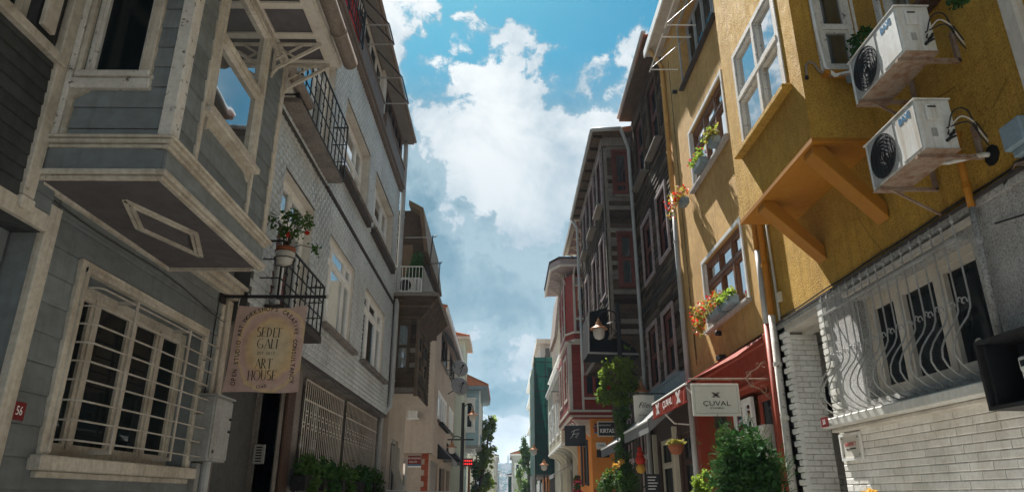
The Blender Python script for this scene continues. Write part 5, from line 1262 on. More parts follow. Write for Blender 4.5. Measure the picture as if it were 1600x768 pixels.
# flower pots on the tan house sills
def flowerbox(u, z, label, fol, flo, pot='bluegrey', spill=0, n=260, nf=90, s=1.0, w_=.26):
    t = thing('flowerpot', label, 'flowerpot', G1.p(u, z, .12), 'flowering pots on the tan house sills')
    MB().box(G1, u - w_, u + w_, z + .01, z + .17, .05, .22).build('trough', pot, t, bevel=.02)
    bl = [tuple(G1.p(u + dx * w_, z + .24 * s, .18)) + (.13 * s, .17 * s, .13 * s) for dx in (-.8, 0, .8)]
    if spill: bl += [tuple(G1.p(u + spill * w_ * .9, z + .16, .34)) + (.13 * s, .20 * s, .19 * s), tuple(G1.p(u + spill * w_ * 1.3, z - .02, .32)) + (.09 * s, .14 * s, .14 * s)]
    leaves(bl, n, .052, shell=.15).build('foliage', fol, t)
    leaves([(b[0] - .02, b[1], b[2] + .02, b[3] * 1.12, b[4] * 1.1, b[5] * 1.15) for b in bl], nf, .05, shell=.9, aspect=1.1).build('flowers', flo, t, kind='stuff')
    return t
flowerbox(12.15, 4.56, 'overflowing trough of orange red and yellow green flowers on the lower window', 'leafyellow', 'petalred', spill=1, n=420, nf=210, s=1.15, w_=.38)
flowerbox(11.35, 4.56, 'dark trough with low green plants at the near end of the lower window', 'leafbright', 'leafyellow', n=200, nf=20, s=.8)
flowerbox(12.15, 7.60, 'trough of pink geraniums in the middle of the upper flower window', 'leafbright', 'petalpink', n=170, nf=34, s=.9)
flowerbox(11.20, 7.60, 'blue pot of bushy yellow flowers at the near end of the upper flower window', 'leafyellow', 'leafbright', n=210, nf=40, s=.95, w_=.14)
flowerbox(13.55, 7.42, 'pot with drooping red orange fronds at the far end of the upper flower window', 'leafyellow', 'petalred', spill=1.4, n=150, nf=150, s=1.1, w_=.14)
# conifer bush by the shop
bu = thing('conifer_bush', 'round dense dark green conifer bush in front of the red shop', 'bush', (3.13, 9.3, .12))
MB().lathe((3.13, 9.3, .12), [(.0, 0), (.22, 0), (.30, .42), (.32, .45), (.27, .45), (.0, .40)], 16).build('tub', 'terracotta', bu, smooth=True)
MB().tube([(3.13, 9.3, .5), (3.13, 9.3, 1.3)], .05, 8).build('trunk', 'brownwood', bu)
bb = []
for i in range(60):
    a = random.uniform(0, 6.28); hz = random.uniform(-.68, .66); rr = .43 * math.sqrt(max(.05, 1 - (hz / .80) ** 2)) * random.uniform(.5, 1.05)
    bb.append((3.13 + rr * math.cos(a), 9.3 + rr * math.sin(a), 1.60 + hz, random.uniform(.09, .18), random.uniform(.09, .18), random.uniform(.12, .24)))
nd = MB()   # upright feathery sprays of thin needles
for b_ in bb:
    for k in range(26):
        c0 = Vector((b_[0] + random.gauss(0, b_[3] * .6), b_[1] + random.gauss(0, b_[4] * .6), b_[2] + random.gauss(0, b_[5] * .6)))
        out = Vector((c0.x - 3.13, c0.y - 9.3, .35 + max(0, c0.z - 1.5) * .6)); out = (out.normalized() + Vector((random.gauss(0, .35), random.gauss(0, .35), random.gauss(.1, .3)))).normalized()
        side = out.cross(Vector((random.gauss(0, 1), random.gauss(0, 1), random.gauss(0, 1)))).normalized(); L_ = random.uniform(.06, .13)
        for j in range(7):
            p = c0 + out * L_ * j / 7; s_ = -1 if j % 2 else 1; tip = p + (out * .8 + side * s_ * .8).normalized() * .034
            w_ = out.cross(side) * .0035 + out * .006
            nd.add([p - w_, p + w_, tip], [(0, 1, 2)])
        nd.add([c0 - side * .004, c0 + side * .004, c0 + out * (L_ + .02)], [(0, 1, 2)])
nd.build('foliage', 'leafdark', bu)
leaves([(3.13, 9.3, 1.60, .34, .34, .60)], 5200, .05, aspect=2.2, shell=.2).build('inner_foliage', 'leafdark', bu)
leaves([(b[0], b[1], b[2] + .05, .13, .13, .15) for b in bb if b[2] > 1.6 or random.random() < .3], 1500, .022, aspect=4, shell=.4).build('lit_tone_foliage', 'leaf', bu)  # brighter green, mostly high up, paints the bush's lit top into the colour
bu2 = thing('potted_shrub', 'small bright leaved shrub peeping out left of the conifer bush', 'plant', (2.85, 10.4, .12))
MB().lathe((2.85, 10.4, .12), [(0, 0), (.16, 0), (.21, .35), (0, .33)], 12).build('pot', 'terracotta', bu2)
MB().tube([(2.85, 10.4, .45), (2.84, 10.4, 1.6)], .015, 5).build('stem', 'brownwood', bu2)
leaves([(2.85, 10.4, 1.7, .16, .16, .2), (2.80, 10.35, 1.45, .2, .2, .3), (2.88, 10.45, 1.1, .2, .2, .3)], 500, .06).build('foliage', 'leafbright', bu2)
# ================================================================ RIGHT 3 : weathered black timber house
r3 = thing('weathered_timber_house', 'unpainted weathered black timber house with maroon windows and a projecting upper storey', 'house', (7, 20, 0))
F3 = RIGHT(4.02); YC = 19.45; F3B = RIGHT(3.10); N3 = NEAR(YC); YE = 26.2
MB().wbox(4.5, 14, 14.9, YE, 0, 12.6).build('core', 'oldwood', r3)
W3 = [(15.55, 16.62, 10.30, 12.2), (17.45, 18.62, 10.30, 12.2), (15.50, 16.50, 7.20, 8.86), (17.32, 18.50, 7.20, 8.86), (15.75, 16.80, 4.28, 5.80), (17.60, 18.70, 4.28, 5.84)]
wall(F3, r3, 14.87, YC, 3.90, 12.8, W3, 'oldwood', .2)
planks(F3, r3, 14.92, YC - .0, 3.95, 12.75, .16, 'oldwood', [(a - .08, b + .08, c - .08, d + .08) for a, b, c, d in W3], th=.03, jit=.02, joint=1.3, alt='oldwood2', altp=.30)
def mwin(fr, h, m='maroon', tm='maroontrim', two=True, gl='glassdark', slot=True):
    w_ = window(fr, r3, *h, n=-.09, cols=(), rows=(.52,), fw=.07, sw=.05, m=m, gl=gl, th=.07)
    MB().box(fr, h[0] - .09, h[0] - .001, h[2] - .1, h[3] + .1, .03, .085).box(fr, h[1] + .001, h[1] + .09, h[2] - .1, h[3] + .1, .03, .085).box(fr, h[0], h[1], h[3] + .001, h[3] + .1, .03, .08).box(fr, h[0], h[1], h[2] - .1, h[2] - .001, .03, .08).build('window_trim', tm, r3, bevel=.006)
    return w_
for i, h in enumerate(W3):
    mwin(F3, h, tm='maroontrim' if i > 1 else 'oldwood2')
    if i < 2: MB().box(F3, h[0] - .15, h[1] + .15, h[2] - .16, h[2] - .11, .0, .22).build('sill', 'greywood', r3)
MB().box(F3, 14.9, YC, 3.88, 4.12, .032, .10).build('base_board', 'bluegrey', r3)
MB().box(F3, 14.9, 19.4, 3.70, 3.88, -.1, .06).box(F3, 15.3, 19.2, 4.13, 4.17, .03, .14).build('base_moulding', 'bluegrey', r3)
# projecting part
ZS = 5.95
W3B = [(19.80, 20.75, 10.30, 11.9), (21.70, 22.75, 10.30, 11.9), (24.0, 24.9, 10.3, 11.9), (19.85, 20.72, 7.35, 9.15), (21.75, 22.65, 7.35, 9.15), (24.0, 24.9, 7.35, 9.15)]
wall(F3B, r3, YC, YE, ZS, 12.4, W3B, 'oldwood', .2)
planks(F3B, r3, YC + .02, YE, ZS, 12.35, .16, 'oldwood', [(a - .08, b + .08, c - .08, d + .08) for a, b, c, d in W3B], th=.03, jit=.02, joint=1.5, alt='oldwood2', altp=.25)
for h in W3B: mwin(F3B, h); 
for h in W3B[:3]: MB().box(F3B, h[0] - .12, h[1] + .12, h[2] - .2, h[2] - .13, .0, .24).build('sill', 'greywood', r3)
W3N = [(3.42, 3.86, 10.45, 11.85), (3.45, 3.86, 7.42, 9.05)]
wall(N3, r3, 3.10, 4.02, ZS, 12.4, W3N, 'oldwood', .2)
planks(N3, r3, 3.20, 3.99, ZS, 12.35, .15, 'greywood', [(a - .07, b + .07, c - .1, d + .1) for a, b, c, d in W3N], th=.03, jit=.016, alt='oldwood', altp=.45)
for i, h in enumerate(W3N):
    w_ = window(N3, r3, *h, n=-.06, cols=(), rows=(.52 if i else .22,), fw=.05, sw=.04, m='maroon', gl='glass' if i == 0 else 'glasssee', th=.06, curtain=(h[0] + .05, h[1] - .05) if i else None)
    MB().box(N3, h[0] - .08, h[0] - .001, h[2] - .08, h[3] + .08, .02, .08).box(N3, h[1] + .001, h[1] + .08, h[2] - .08, h[3] + .08, .02, .08).box(N3, h[0], h[1], h[3], h[3] + .08, .02, .078).box(N3, h[0], h[1], h[2] - .08, h[2], .02, .078).build('window_trim', 'maroon', r3, bevel=.006)
MB().box(N3, 3.38, 3.98, 10.28, 10.34, .0, .12).build('sill', 'greywood', r3)
MB().box(N3, 3.10, 3.20, ZS, 12.0, .0, .05).box(F3B, YC, YC + .12, ZS, 12.0, .03, .05).build('corner_board', 'greywood', r3, bevel=.01)
MB().wbox(3.1, 4.02, YC, YE, ZS - .02, ZS).build('jetty_soffit', 'oldwood', r3)
# curved cove brackets under the projection, dark canvas hood on a frame
for y in (19.5, 21.6, 23.8, 26.0):
    pts = [(3.12, y, ZS - .03), (4.0, y, ZS - .03), (4.0, y, ZS - 1.1)] + [(4.0 - .86 * (1 - math.cos(a)) * 1.0, y, ZS - 1.1 + 1.0 * math.sin(a)) for a in [i * math.pi / 2 / 8 for i in range(1, 9)]]
    MB().prism(pts, (0, .10, 0)).build('cove_bracket', 'oldwood', r3)
MB().box(F3B, YC - .02, YE, ZS - .06, ZS, -.03, .06).build('jetty_edge', 'greywood', r3)
hd = thing('canvas_hood', 'black canvas hood with a white lower bar under the projecting storey', 'awning', (3.2, 20, 5.6))
hp = [(2.52, 6.75), (2.47, 5.50), (4.0, 5.46), (4.0, 6.6), (3.3, 6.95)]
MB().prism([(2.50, 19.95, 6.72), (2.46, 19.95, 5.52), (4.0, 19.95, 5.48), (4.0, 19.95, 6.55), (3.12, 19.95, 6.9)], (0, 1.6, 0)).build('canvas', 'hood', hd)
MB().bar((2.45, 19.93, 5.50), (4.0, 19.93, 5.46), .05, .05).bar((2.46, 19.93, 5.50), (2.50, 19.93, 6.72), .035, .035).build('frame_bar', 'greymetal', hd)
MB().tube([(3.12 + .88 * math.sin(a), 19.9, 6.7 - .95 * (1 - math.cos(a))) for a in [i * 1.57 / 8 for i in range(9)]], .025, 6).build('curved_rib', 'greymetal', hd)
# ground floor under the projection
wall(F3, r3, YC, YE, 0, ZS - .02, [(20.0, 21.2, .3, 4.9), (22.2, 23.4, .3, 4.9)], 'oldwood', .2)
for h in ((20.0, 21.2, .3, 4.9), (22.2, 23.4, .3, 4.9)): window(F3, r3, *h, n=-.1, cols=(.5,), rows=(.5, .8), fw=.08, m='maroontrim', gl='glassdark')
# shop level under the flush part
wall(RIGHT(4.1), r3, 14.87, YC, 0, 3.86, [(15.2, 16.6, .4, 2.9), (17.0, 18.9, .4, 2.9)], 'brownwood', .2)
for h in ((15.2, 16.6, .4, 2.9), (17.0, 18.9, .4, 2.9)): window(RIGHT(4.1), r3, *h, n=-.12, cols=(.4,), rows=(.75,), fw=.07, m='creamwood' if h[0] > 16 else 'brownwood', gl='glassdark')
for y in (15.0, 16.8, 19.1): MB().box(RIGHT(4.1), y, y + .14, 0, 3.1, .0, .10).build('shop_post', 'creamwood' if y > 16 else 'redshop', r3)
# eaves, gutter and pipes
MB().wbox(3.62, 14, 14.95, YC - .3, 12.80, 12.86).build('eave', 'oldwood2', r3)
planks(Frame((3.66, 0, 12.78), (0, 1, 0), (0, 0, -1)), r3, 15, YC - .35, 0, .001, .3, 'oldwood2', th=.01) if False else None
MB().wbox(2.74, 4.2, YC - .35, YE + .1, 12.36, 12.42).build('eave', 'oldwood2', r3)
for i in range(9): MB().wbox(2.78, 3.08, YC - .2 + i * .82, YC - .12 + i * .82, 12.28, 12.358).build('rafter_end', 'oldwood', r3)
MB().wbox(3.08, 4.0, YC - .10, YC - .03, 12.05, 12.35).wbox(3.04, 3.10, YC, YE, 12.05, 12.35).build('frieze_board', 'greywood', r3, bevel=.01)
pipe('gutter', r3, [(2.72, YC - .38, 12.44), (2.72, YE + .15, 12.40)], .065, 'pvcpipe', [], 10)
pipe('gutter', r3, [(2.72, YC - .40, 12.44), (3.64, YC - .40, 12.50)], .065, 'pvcpipe')
pipe('gutter', r3, [(3.60, 14.9, 12.98), (3.60, YC - .35, 12.92)], .065, 'pvcpipe')
for i in range(9): MB().tube([(2.72, YC + i * .8 - .01, 12.43), (2.72, YC + i * .8 + .01, 12.43)], .075, 10).build('gutter_strap', 'greymetal', r3)
MB().prism([(2.72, YC - .3, 12.45), (14, YC - .3, 12.45), (8, YC - .3, 13.3)], (0, YE - YC + .4, 0)).build('roof', 'rooftile', r3)
MB().prism([(3.6, 14.9, 12.9), (14, 14.9, 12.9), (8, 14.9, 14.0)], (0, YC - 14.9 - .31, 0)).build('roof', 'rooftile', r3)
pipe('downpipe', r3, [(3.62, YC - .42, 12.5), (3.78, YC - .25, 12.2), (3.90, YC - .12, 11.9), (3.92, YC - .12, 7), (3.92, YC - .12, .2)], .055, 'pvcpipe', [(3.92, YC - .12, z) for z in (10, 8.2, 6.0)])
pipe('downpipe', r3, [(2.72, YE + .1, 12.4), (2.95, YE + .1, 12.0), (2.98, YE + .1, 7), (2.98, YE + .1, 5.9)], .055, 'pvcpipe')

MB().tube([G1.p(4.0 + .35 * i, 3.93 + .006 * math.sin(i * 1.7), .02) for i in range(17)], .009, 5).build('cable', 'iron', r1)
MB().tube([G1.p(3.6 + .3 * i, 3.60 - .10 * math.sin(i * .55) ** 2, .03) for i in range(6)], .008, 5).build('cable', 'iron', r1)
for k in range(3): MB().tube([F3.p(15.0 + .75 * i, 6.6 - k * .09 - .08 * abs(math.sin(i * .8 + k)), .06) for i in range(7)], .010, 5).build('cable', 'iron', r3)
op = thing('potted_flowers', 'orange blossoms just peeping up before the white brick wall', 'flowers', (3.55, 6.9, .12))
MB().lathe((3.55, 6.9, .12), [(0, 0), (.16, 0), (.21, .36), (.19, .36), (0, .33)], 12).build('pot', 'terracotta', op)
MB().tube([(3.55, 6.9, .4), (3.54, 6.9, 1.4)], .012, 5).build('stem', 'brownwood', op)
leaves([(3.55, 6.9, 1.15, .16, .2, .3)], 420, .05, shell=.1).build('foliage', 'leaf', op)
leaves([(3.50, 6.95, 1.50, .08, .14, .07)], 110, .05, shell=.3).build('blossom', 'petalyel', op, kind='stuff')
# ================================================================ LEFT 3 : dark oriel with roof terrace
l3 = thing('timber_house', 'small black weathered timber house with an oriel and a roof terrace beyond the tiled building', 'house', (-6, 21, 0))
Y3 = 19.62; N3L = NEAR(Y3); FO = LEFT(-2.55); F3L = LEFT(-3.25); Y3E = 22.9
MB().wbox(-12, -3.5, Y3, Y3E, 0, 7.1).build('core', 'beige', l3)
wall(F3L, l3, Y3, Y3E, 0, 6.4, [(20.2, 21.6, .9, 3.1)], 'beige', .2)
window(F3L, l3, 20.2, 21.6, .9, 3.1, n=-.12, cols=(.5,), rows=(), m='greymetal', gl='glassdark')
MB().wbox(-12, -3.25, Y3 - .005, Y3 - .001, 0, 4.2).build('end_wall', 'beige', l3)
ON = [(-3.16, -2.80, 4.95, 6.3)]
wall(N3L, l3, -3.3, -2.55, 4.26, 6.42, ON, 'oldwood', .15)
planks(N3L, l3, -3.3, -2.57, 4.30, 6.42, .14, 'oldwood', [(-3.20, -2.76, 4.9, 6.35)], th=.03, jit=.012, alt='greywood', altp=.2)
OF = [(19.95, 20.8, 4.95, 6.15), (21.3, 22.2, 4.95, 6.15)]
wall(FO, l3, Y3, 22.7, 4.26, 6.42, OF, 'oldwood', .15)
planks(FO, l3, Y3 + .02, 22.7, 4.30, 6.42, .14, 'oldwood', [(a - .05, b + .05, c - .05, d + .05) for a, b, c, d in OF], th=.03, jit=.012, joint=1.2, alt='oldwood2', altp=.2)
window(N3L, l3, *ON[0], n=-.06, cols=(), rows=(.5,), fw=.04, sw=.02, m='oldwood2', gl='glasssee', curtain=(-3.12, -2.84))
for h in OF: window(FO, l3, *h, n=-.06, cols=(), rows=(.5,), fw=.07, m='oldwood2', gl='glassdark')
MB().wbox(-3.3, -2.54, Y3 - .01, 22.72, 4.23, 4.262).build('oriel_soffit', 'beige', l3)
MB().wbox(-2.60, -2.51, Y3 - .04, Y3 + .1, 4.2, 6.42).build('corner_board', 'oldwood2', l3)
# flared cornice carrying the terrace
MB().hexa([(-3.3, Y3, 6.42), (-2.52, Y3, 6.42), (-3.3, Y3 - .25, 7.05), (-2.0, Y3 - .25, 7.05), (-3.3, 22.8, 6.42), (-2.52, 22.8, 6.42), (-3.3, 23.1, 7.05), (-2.0, 23.1, 7.05)]).build('flared_cornice', 'oldwood', l3)
for i in range(4):
    z = 6.45 + i * .15; x = -2.52 + (z - 6.42) / .63 * .52
    MB().hexa([(-3.3, Y3 - .02 - i * .06, z), (x + .03, Y3 - .02 - i * .06, z), (-3.3, Y3 - .05 - i * .06, z + .14), (x + .14, Y3 - .05 - i * .06, z + .14), (-3.3, Y3 + .1, z), (x + .03, Y3 + .1, z), (-3.3, Y3 + .1, z + .14), (x + .14, Y3 + .1, z + .14)]).build('cornice_board', 'oldwood2', l3)
MB().wbox(-3.3, -1.97, Y3 - .28, 23.15, 7.06, 7.16).build('terrace_slab', 'greywood', l3)
MB().wbox(-12, -3.3, Y3, Y3E, 7.06, 7.14).build('roof_deck', 'stone', l3)
# recessed gable behind the terrace
MB().prism([(-6.5, 21.2, 7.1), (-2.62, 21.2, 7.1), (-2.62, 21.2, 9.0), (-2.80, 21.2, 10.35), (-3.1, 21.2, 10.55), (-6.5, 21.2, 10.55)], (0, 4.5, 0)).build('gable', 'oldwood', l3)
MB().prism([(-3.2, 20.7, 10.72), (-2.72, 20.7, 10.45), (-2.50, 20.7, 8.9), (-2.62, 20.7, 8.9), (-2.84, 20.7, 10.33), (-3.2, 20.7, 10.56)], (0, 5.2, 0)).build('gable_eave', 'oldwood2', l3)
MB().box(NEAR(21.19), -3.6, -3.05, 7.2, 9.3, .0, .05).build('terrace_door', 'oldwood2', l3)
rl = thing('terrace_railing', 'white terrace railing with a slanting end panel above the black oriel', 'railing', (-2.6, Y3 - .2, 7.16))
NR = NEAR(Y3 - .2)
for z in (7.22, 7.98): MB().tube([NR.p(-3.3, z), NR.p(-2.48, z)], .016, 6).build('rail', 'white', rl)
for i in range(9): MB().tube([NR.p(-3.28 + i * .1, 7.2), NR.p(-3.28 + i * .1, 7.98)], .009, 5).build('upright', 'white', rl)
MB().add([(-2.47, Y3 - .2, 7.2), (-2.1, Y3 + .2, 7.2), (-2.42, Y3 - .2, 8.0)], [(0, 1, 2)]) if False else None
MB().prism([(-2.46, Y3 - .2, 7.2), (-2.12, Y3 - .2, 7.2), (-2.46, Y3 - .2, 8.0)], (0, .015, 0)).build('end_panel', 'greymetal', rl)
MB().tube([(-2.1, Y3 - .2, 7.18), (-2.1, 23, 7.18)], .02, 6).build('kerb_rail', 'white', rl)
ta = thing('air_conditioner', 'white air conditioner standing on the terrace behind the railing', 'air conditioner', (-2.9, Y3 + .3, 7.16))
MB().wbox(-3.22, -2.55, Y3 + .05, Y3 + .35, 7.22, 7.72).build('casing', 'acwhite', ta, bevel=.01)
MB().lathe((-3.02, Y3 + .048, 7.47), [(0, 0), (.18, 0), (.185, .005), (.185, -.002)], 18, (0, -1, 0)).build('fan', 'mesh', ta)
text('BAYMAK', (-2.68, Y3 + .045, 7.47), (0, 0, 1), (-1, 0, 0), .10, 'ink', ta, 'brand_lettering', 1, .001)
tp_ = thing('terrace_shrub', 'leafy potted shrub on the terrace behind the white railing', 'plant', (-2.85, 20.6, 7.16))
MB().lathe((-2.85, 20.6, 7.16), [(0, 0), (.15, 0), (.2, .3), (0, .28)], 10).build('pot', 'terracotta', tp_)
MB().tube([(-2.85, 20.6, 7.4), (-2.85, 20.6, 8.4)], .02, 5).build('stem', 'brownwood', tp_)
leaves([(-2.85, 20.6, 8.2, .3, .25, .45), (-2.8, 20.6, 8.6, .2, .2, .3), (-2.95, 20.6, 7.9, .25, .2, .3)], 900, .07).build('foliage', 'leafdark', tp_)
dp = thing('clothes_line_frame', 'thin iron poles and arms sticking up beside the roof terrace', 'pole', (-2.3, 20, 7.16))
MB().tube([(-2.36, Y3, 7.2), (-2.24, Y3, 9.05)], .018, 6).build('pole', 'iron', dp)
MB().tube([(-2.06, Y3 + .3, 7.2), (-2.02, Y3 + .3, 8.3)], .016, 6).build('pole', 'iron', dp)
MB().tube([(-3.1, Y3, 8.98), (-2.15, Y3, 9.0), (-2.13, Y3, 9.06), (-2.18, Y3, 9.06)], .014, 6).build('arm', 'greymetal', dp)
MB().tube([(-2.5, Y3 + .3, 8.22), (-1.98, Y3 + .3, 8.26), (-1.96, Y3 + .3, 8.32)], .014, 6).build('arm', 'iron', dp)
MB().tube([(-2.24, Y3, 8.9), (-2.04, Y3 + .3, 8.2)], .008, 5).build('stay', 'iron', dp)
cg = thing('window_grille', 'curly cream grille on the ground window below the black oriel', 'window grille', (-3.2, 20.8, 1.2))
for i in range(8):
    u = 20.2 + i * .2
    MB().tube([F3L.p(u, 2.9, .05), F3L.p(u, 2.3, .06), F3L.p(u + .1, 2.0, .14), F3L.p(u, 1.6, .30), F3L.p(u - .05, 1.3, .22), F3L.p(u, 1.05, .05)], .014, 6).build('bar', 'cream_clean', cg, smooth=True)
fn = thing('steps_railing', 'low white steps railing in front of the oriel house', 'railing', (-2.9, 18.6, 0))
for z in (1.15, 1.38, 1.6): MB().tube([(-3.25, 18.3, z + .1), (-2.75, 18.3, z + .05)], .02, 6).tube([(-2.75, 18.3, z + .05), (-2.75, 19.6, z + .05)], .02, 6).build('rail', 'white', fn)
for p_ in ((-3.25, 18.3), (-2.75, 18.3), (-2.75, 19.6)): MB().tube([(p_[0], p_[1], .12), (p_[0], p_[1], 1.68)], .025, 6).build('post', 'white', fn)
dr = thing('white_air_box', 'small white box unit on the beige wall below the oriel', 'air conditioner', (-3.7, 28.7, 4.3))
MB().wbox(-4.0, -3.6, 28.7, 28.95, 4.55, 4.85).build('casing', 'acwhite', dr)
MB().wbox(-4.02, -3.55, 28.6, 28.95, 4.50, 4.54).build('shelf', 'white', dr)
# ================================================================ LEFT 4 : beige house
l4 = thing('beige_house', 'beige rendered house with satellite dishes and shop awnings at its foot', 'house', (-5, 33, 0))
Y4, Y4E = 29.0, 41.5; F4 = LEFT(-3.0); N4 = NEAR(Y4)
W4 = [(31.0, 35.8, 4.75, 6.05), (37.2, 40.6, 4.85, 6.1), (31.7, 35.2, 7.5, 8.9), (36.6, 40.4, 7.6, 8.9)]
MB().wbox(-12, -3.4, Y4 + .25, Y4E, 3.25, 10.2).wbox(-12, -3.5, Y4 + .9, Y4E, 0, 3.19).build('core', 'beige', l4)
wall(F4, l4, Y4, Y4E, 3.25, 9.9, W4, 'beige', .3)
wall(N4, l4, -9, -3.003, 3.25, 10.5, [], 'beige', .2)
MB().wbox(-3.22, -2.985, Y4 - .01, Y4 + .6, 3.2, 9.4).build('corner_pilaster', 'beige', l4)
MB().wbox(-9, -3.003, Y4 + .01, Y4E, 3.2, 3.249).build('overhang_soffit', 'beige', l4)
for i, h in enumerate(W4):
    window(F4, l4, *h, n=-.06, cols=(.25, .5, .75) if i < 2 else (.5,), rows=(), fw=.10, sw=.06, m='white' if i < 2 else 'brownwood', gl='glass' if i < 2 else 'glassdark')
    MB().box(F4, h[0] - .1, h[1] + .1, h[2] - .1, h[2] - .001, -.05, .09).build('sill', 'stone', l4)
for i in range(9): MB().box(F4, 31.2 + i * .5, 31.23 + i * .5, 4.5, 4.66, .05, .25).build('basket_bar', 'iron', l4)
MB().box(F4, 31.1, 35.4, 4.50, 4.53, .23, .26).build('basket_rail', 'iron', l4)
MB().prism([(-9, Y4 - .25, 10.8), (-2.55, Y4 - .25, 9.15), (-2.55, Y4 - .25, 9.25), (-9, Y4 - .25, 10.95)], (0, Y4E - Y4 + .3, 0)).build('roof', 'rooftile', l4)
for i in range(28):
    y = Y4 - .2 + i * .45
    MB().tube([(-2.52, y, 9.28), (-6.0, y, 10.22)], .075, 6).build('roof_tile_row', 'rooftile', l4)
MB().wbox(-2.58, -2.50, Y4 - .28, Y4E, 9.05, 9.24).build('fascia', 'white', l4)
MB().wbox(-3.0, -2.6, Y4, Y4E, 8.98, 9.05).build('eave_soffit', 'maroontrim', l4)
MB().prism([(-6.5, Y4 - .1, 9.9), (-3.1, Y4 - .1, 9.7), (-3.6, Y4 - .1, 10.4), (-6.5, Y4 - .1, 11.2)], (0, .3, 0)).build('gable_wall', 'stone', l4)
# ground floor: barred window, quoin, roller shutter
wall(NEAR(Y4 + .35), l4, -9, -3.15, 0, 3.2, [(-4.9, -4.0, .8, 3.0)], 'beige', .2)
window(NEAR(Y4 + .35), l4, -4.9, -4.0, .8, 3.0, n=-.1, cols=(.33, .66), rows=(.5,), fw=.05, m='greymetal', gl='glass')
wall(LEFT(-3.15), l4, Y4 + .35, Y4E, 0, 3.2, [(30.2, 33.5, 0, 3.0), (34.4, 37.6, 0, 2.9), (38.4, 41, 0, 2.9)], 'beige', .3)
for k in range(14):
    z = .2 + k * .215
    if k % 2: place('brick', 'brick', NEAR(Y4 + .34), -3.42, -3.14, z, z + .21, -.02, .03, 'redbrick', l4)
    else: place('brick', 'brick', NEAR(Y4 + .34), -3.30, -3.14, z, z + .21, -.02, .03, 'redbrick', l4)
for k in range(30): place('plank', 'shutter_slat', LEFT(-3.25), 30.2, 33.5, .05 + k * .098, .145 + k * .098, 0, .03, 'greymetal', l4)
MB().box(LEFT(-3.4), 34.4, 37.6, 0, 2.9, 0, .05).box(LEFT(-3.4), 38.4, 41, 0, 2.9, 0, .05).build('shop_opening', 'interior', l4)
rs = thing('street_sign', 'dark red street name plate with a blue stripe on the beige house corner', 'sign', (-3.65, Y4 + .3, 2.8))
NSg = NEAR(Y4 + .33)
part_box(NSg, rs, 'plate', 'redplate', -3.98, -3.44, 2.78, 3.1, .0, .03)
part_box(NSg, rs, 'blue_stripe', 'blueink', -3.98, -3.44, 2.72, 2.775, .0, .028)
part_box(NSg, rs, 'white_stripe', 'white', -3.98, -3.44, 2.66, 2.715, .0, .027)
text('ÜRYANİZADE', NSg.p(-3.72, 3.01, .034), (1, 0, 0), (0, 0, 1), .09, 'whiteink', rs); text('SOKAĞI', NSg.p(-3.76, 2.87, .034), (1, 0, 0), (0, 0, 1), .09, 'whiteink', rs)
for k, (ya, yb, lab) in enumerate(((31.6, 34.6, 'nearer pale grey shop awning on the beige house'), (36.4, 40.5, 'farther grey shop awning on the beige house'))):
    a = thing('shop_awning', lab, 'awning', (-2.9, ya, 3.2), 'grey shop awnings on the beige house')
    zt, zb_, xo = (3.75, 3.1, -2.35) if k == 0 else (4.15, 3.2, -2.2)
    MB().hexa([(-3.0, ya, zt), (-3.0, yb, zt), (xo, ya, zb_), (xo, yb, zb_), (-3.0, ya, zt + .02), (-3.0, yb, zt + .02), (xo, ya, zb_ + .02), (xo, yb, zb_ + .02)]).build('canopy', 'greyaluminium', a)
    for y in (ya, yb): MB().prism([(-3.0, y, zt), (xo, y, zb_), (-3.0, y, zb_)], (0, .02, 0)).build('side_panel', 'iron' if y == ya else 'greyaluminium', a)
    MB().wbox(xo - .01, xo + .02, ya, yb, zb_ - .22, zb_).build('valance', 'greyaluminium', a)
def dish(x, y, z, r, label):
    t = thing('satellite_dish', label, 'satellite dish', (x, y, z), 'satellite dishes on the beige house')
    ax = Vector((.45, -.85, .25)).normalized()
    MB().lathe((x, y, z), [(0.001, 0), (r * .5, r * .05), (r * .85, r * .15), (r, r * .22), (r, r * .235), (r * .5, r * .07), (0, .02)], 20, ax).build('reflector', 'greymetal', t, smooth=True)
    MB().tube([(x, y, z), tuple(Vector((x, y, z)) + ax * r * 1.0)], .015, 5).tube([(x, y, z - r * .9), tuple(Vector((x, y, z)) + ax * r * 1.0)], .015, 5).build('arm', 'iron', t)
    MB().lathe(tuple(Vector((x, y, z)) + ax * r), [(0, -.04), (.05, -.04), (.05, .06), (0, .06)], 8, ax).build('receiver', 'iron', t)
    MB().tube([(x, y, z), (x - .5, y + .1, z - .3)], .025, 6).build('mount', 'iron', t)
dish(-2.05, 30.6, 6.1, .42, 'nearer round satellite dish on the beige house'); dish(-2.25, 33.5, 7.4, .42, 'upper satellite dish behind the nearer one on the beige house')
for k in range(4):
    MB().tube([(-2.98, 31.5 + k * 2.6, 7.45), (-2.45, 31.5 + k * 2.6, 7.45), (-2.45, 33.5 + k * 2.6, 7.45)], .02, 5).build('balcony_rod', 'iron', l4)
for k, (u, z) in enumerate(((32, 8.7), (36, 8.9))):
    tag(MB().hexa([(-3.0, u, z + .3), (-3.0, u + 3, z + .3), (-2.5, u, z - .25), (-2.5, u + 3, z - .25), (-3.0, u, z + .33), (-3.0, u + 3, z + .33), (-2.5, u, z - .22), (-2.5, u + 3, z - .22)]).build('window_awning', 'greyaluminium'), ('nearer small awning' if k == 0 else 'farther small awning') + ' over the top windows of the beige house', 'awning', 'small awnings on the beige house')
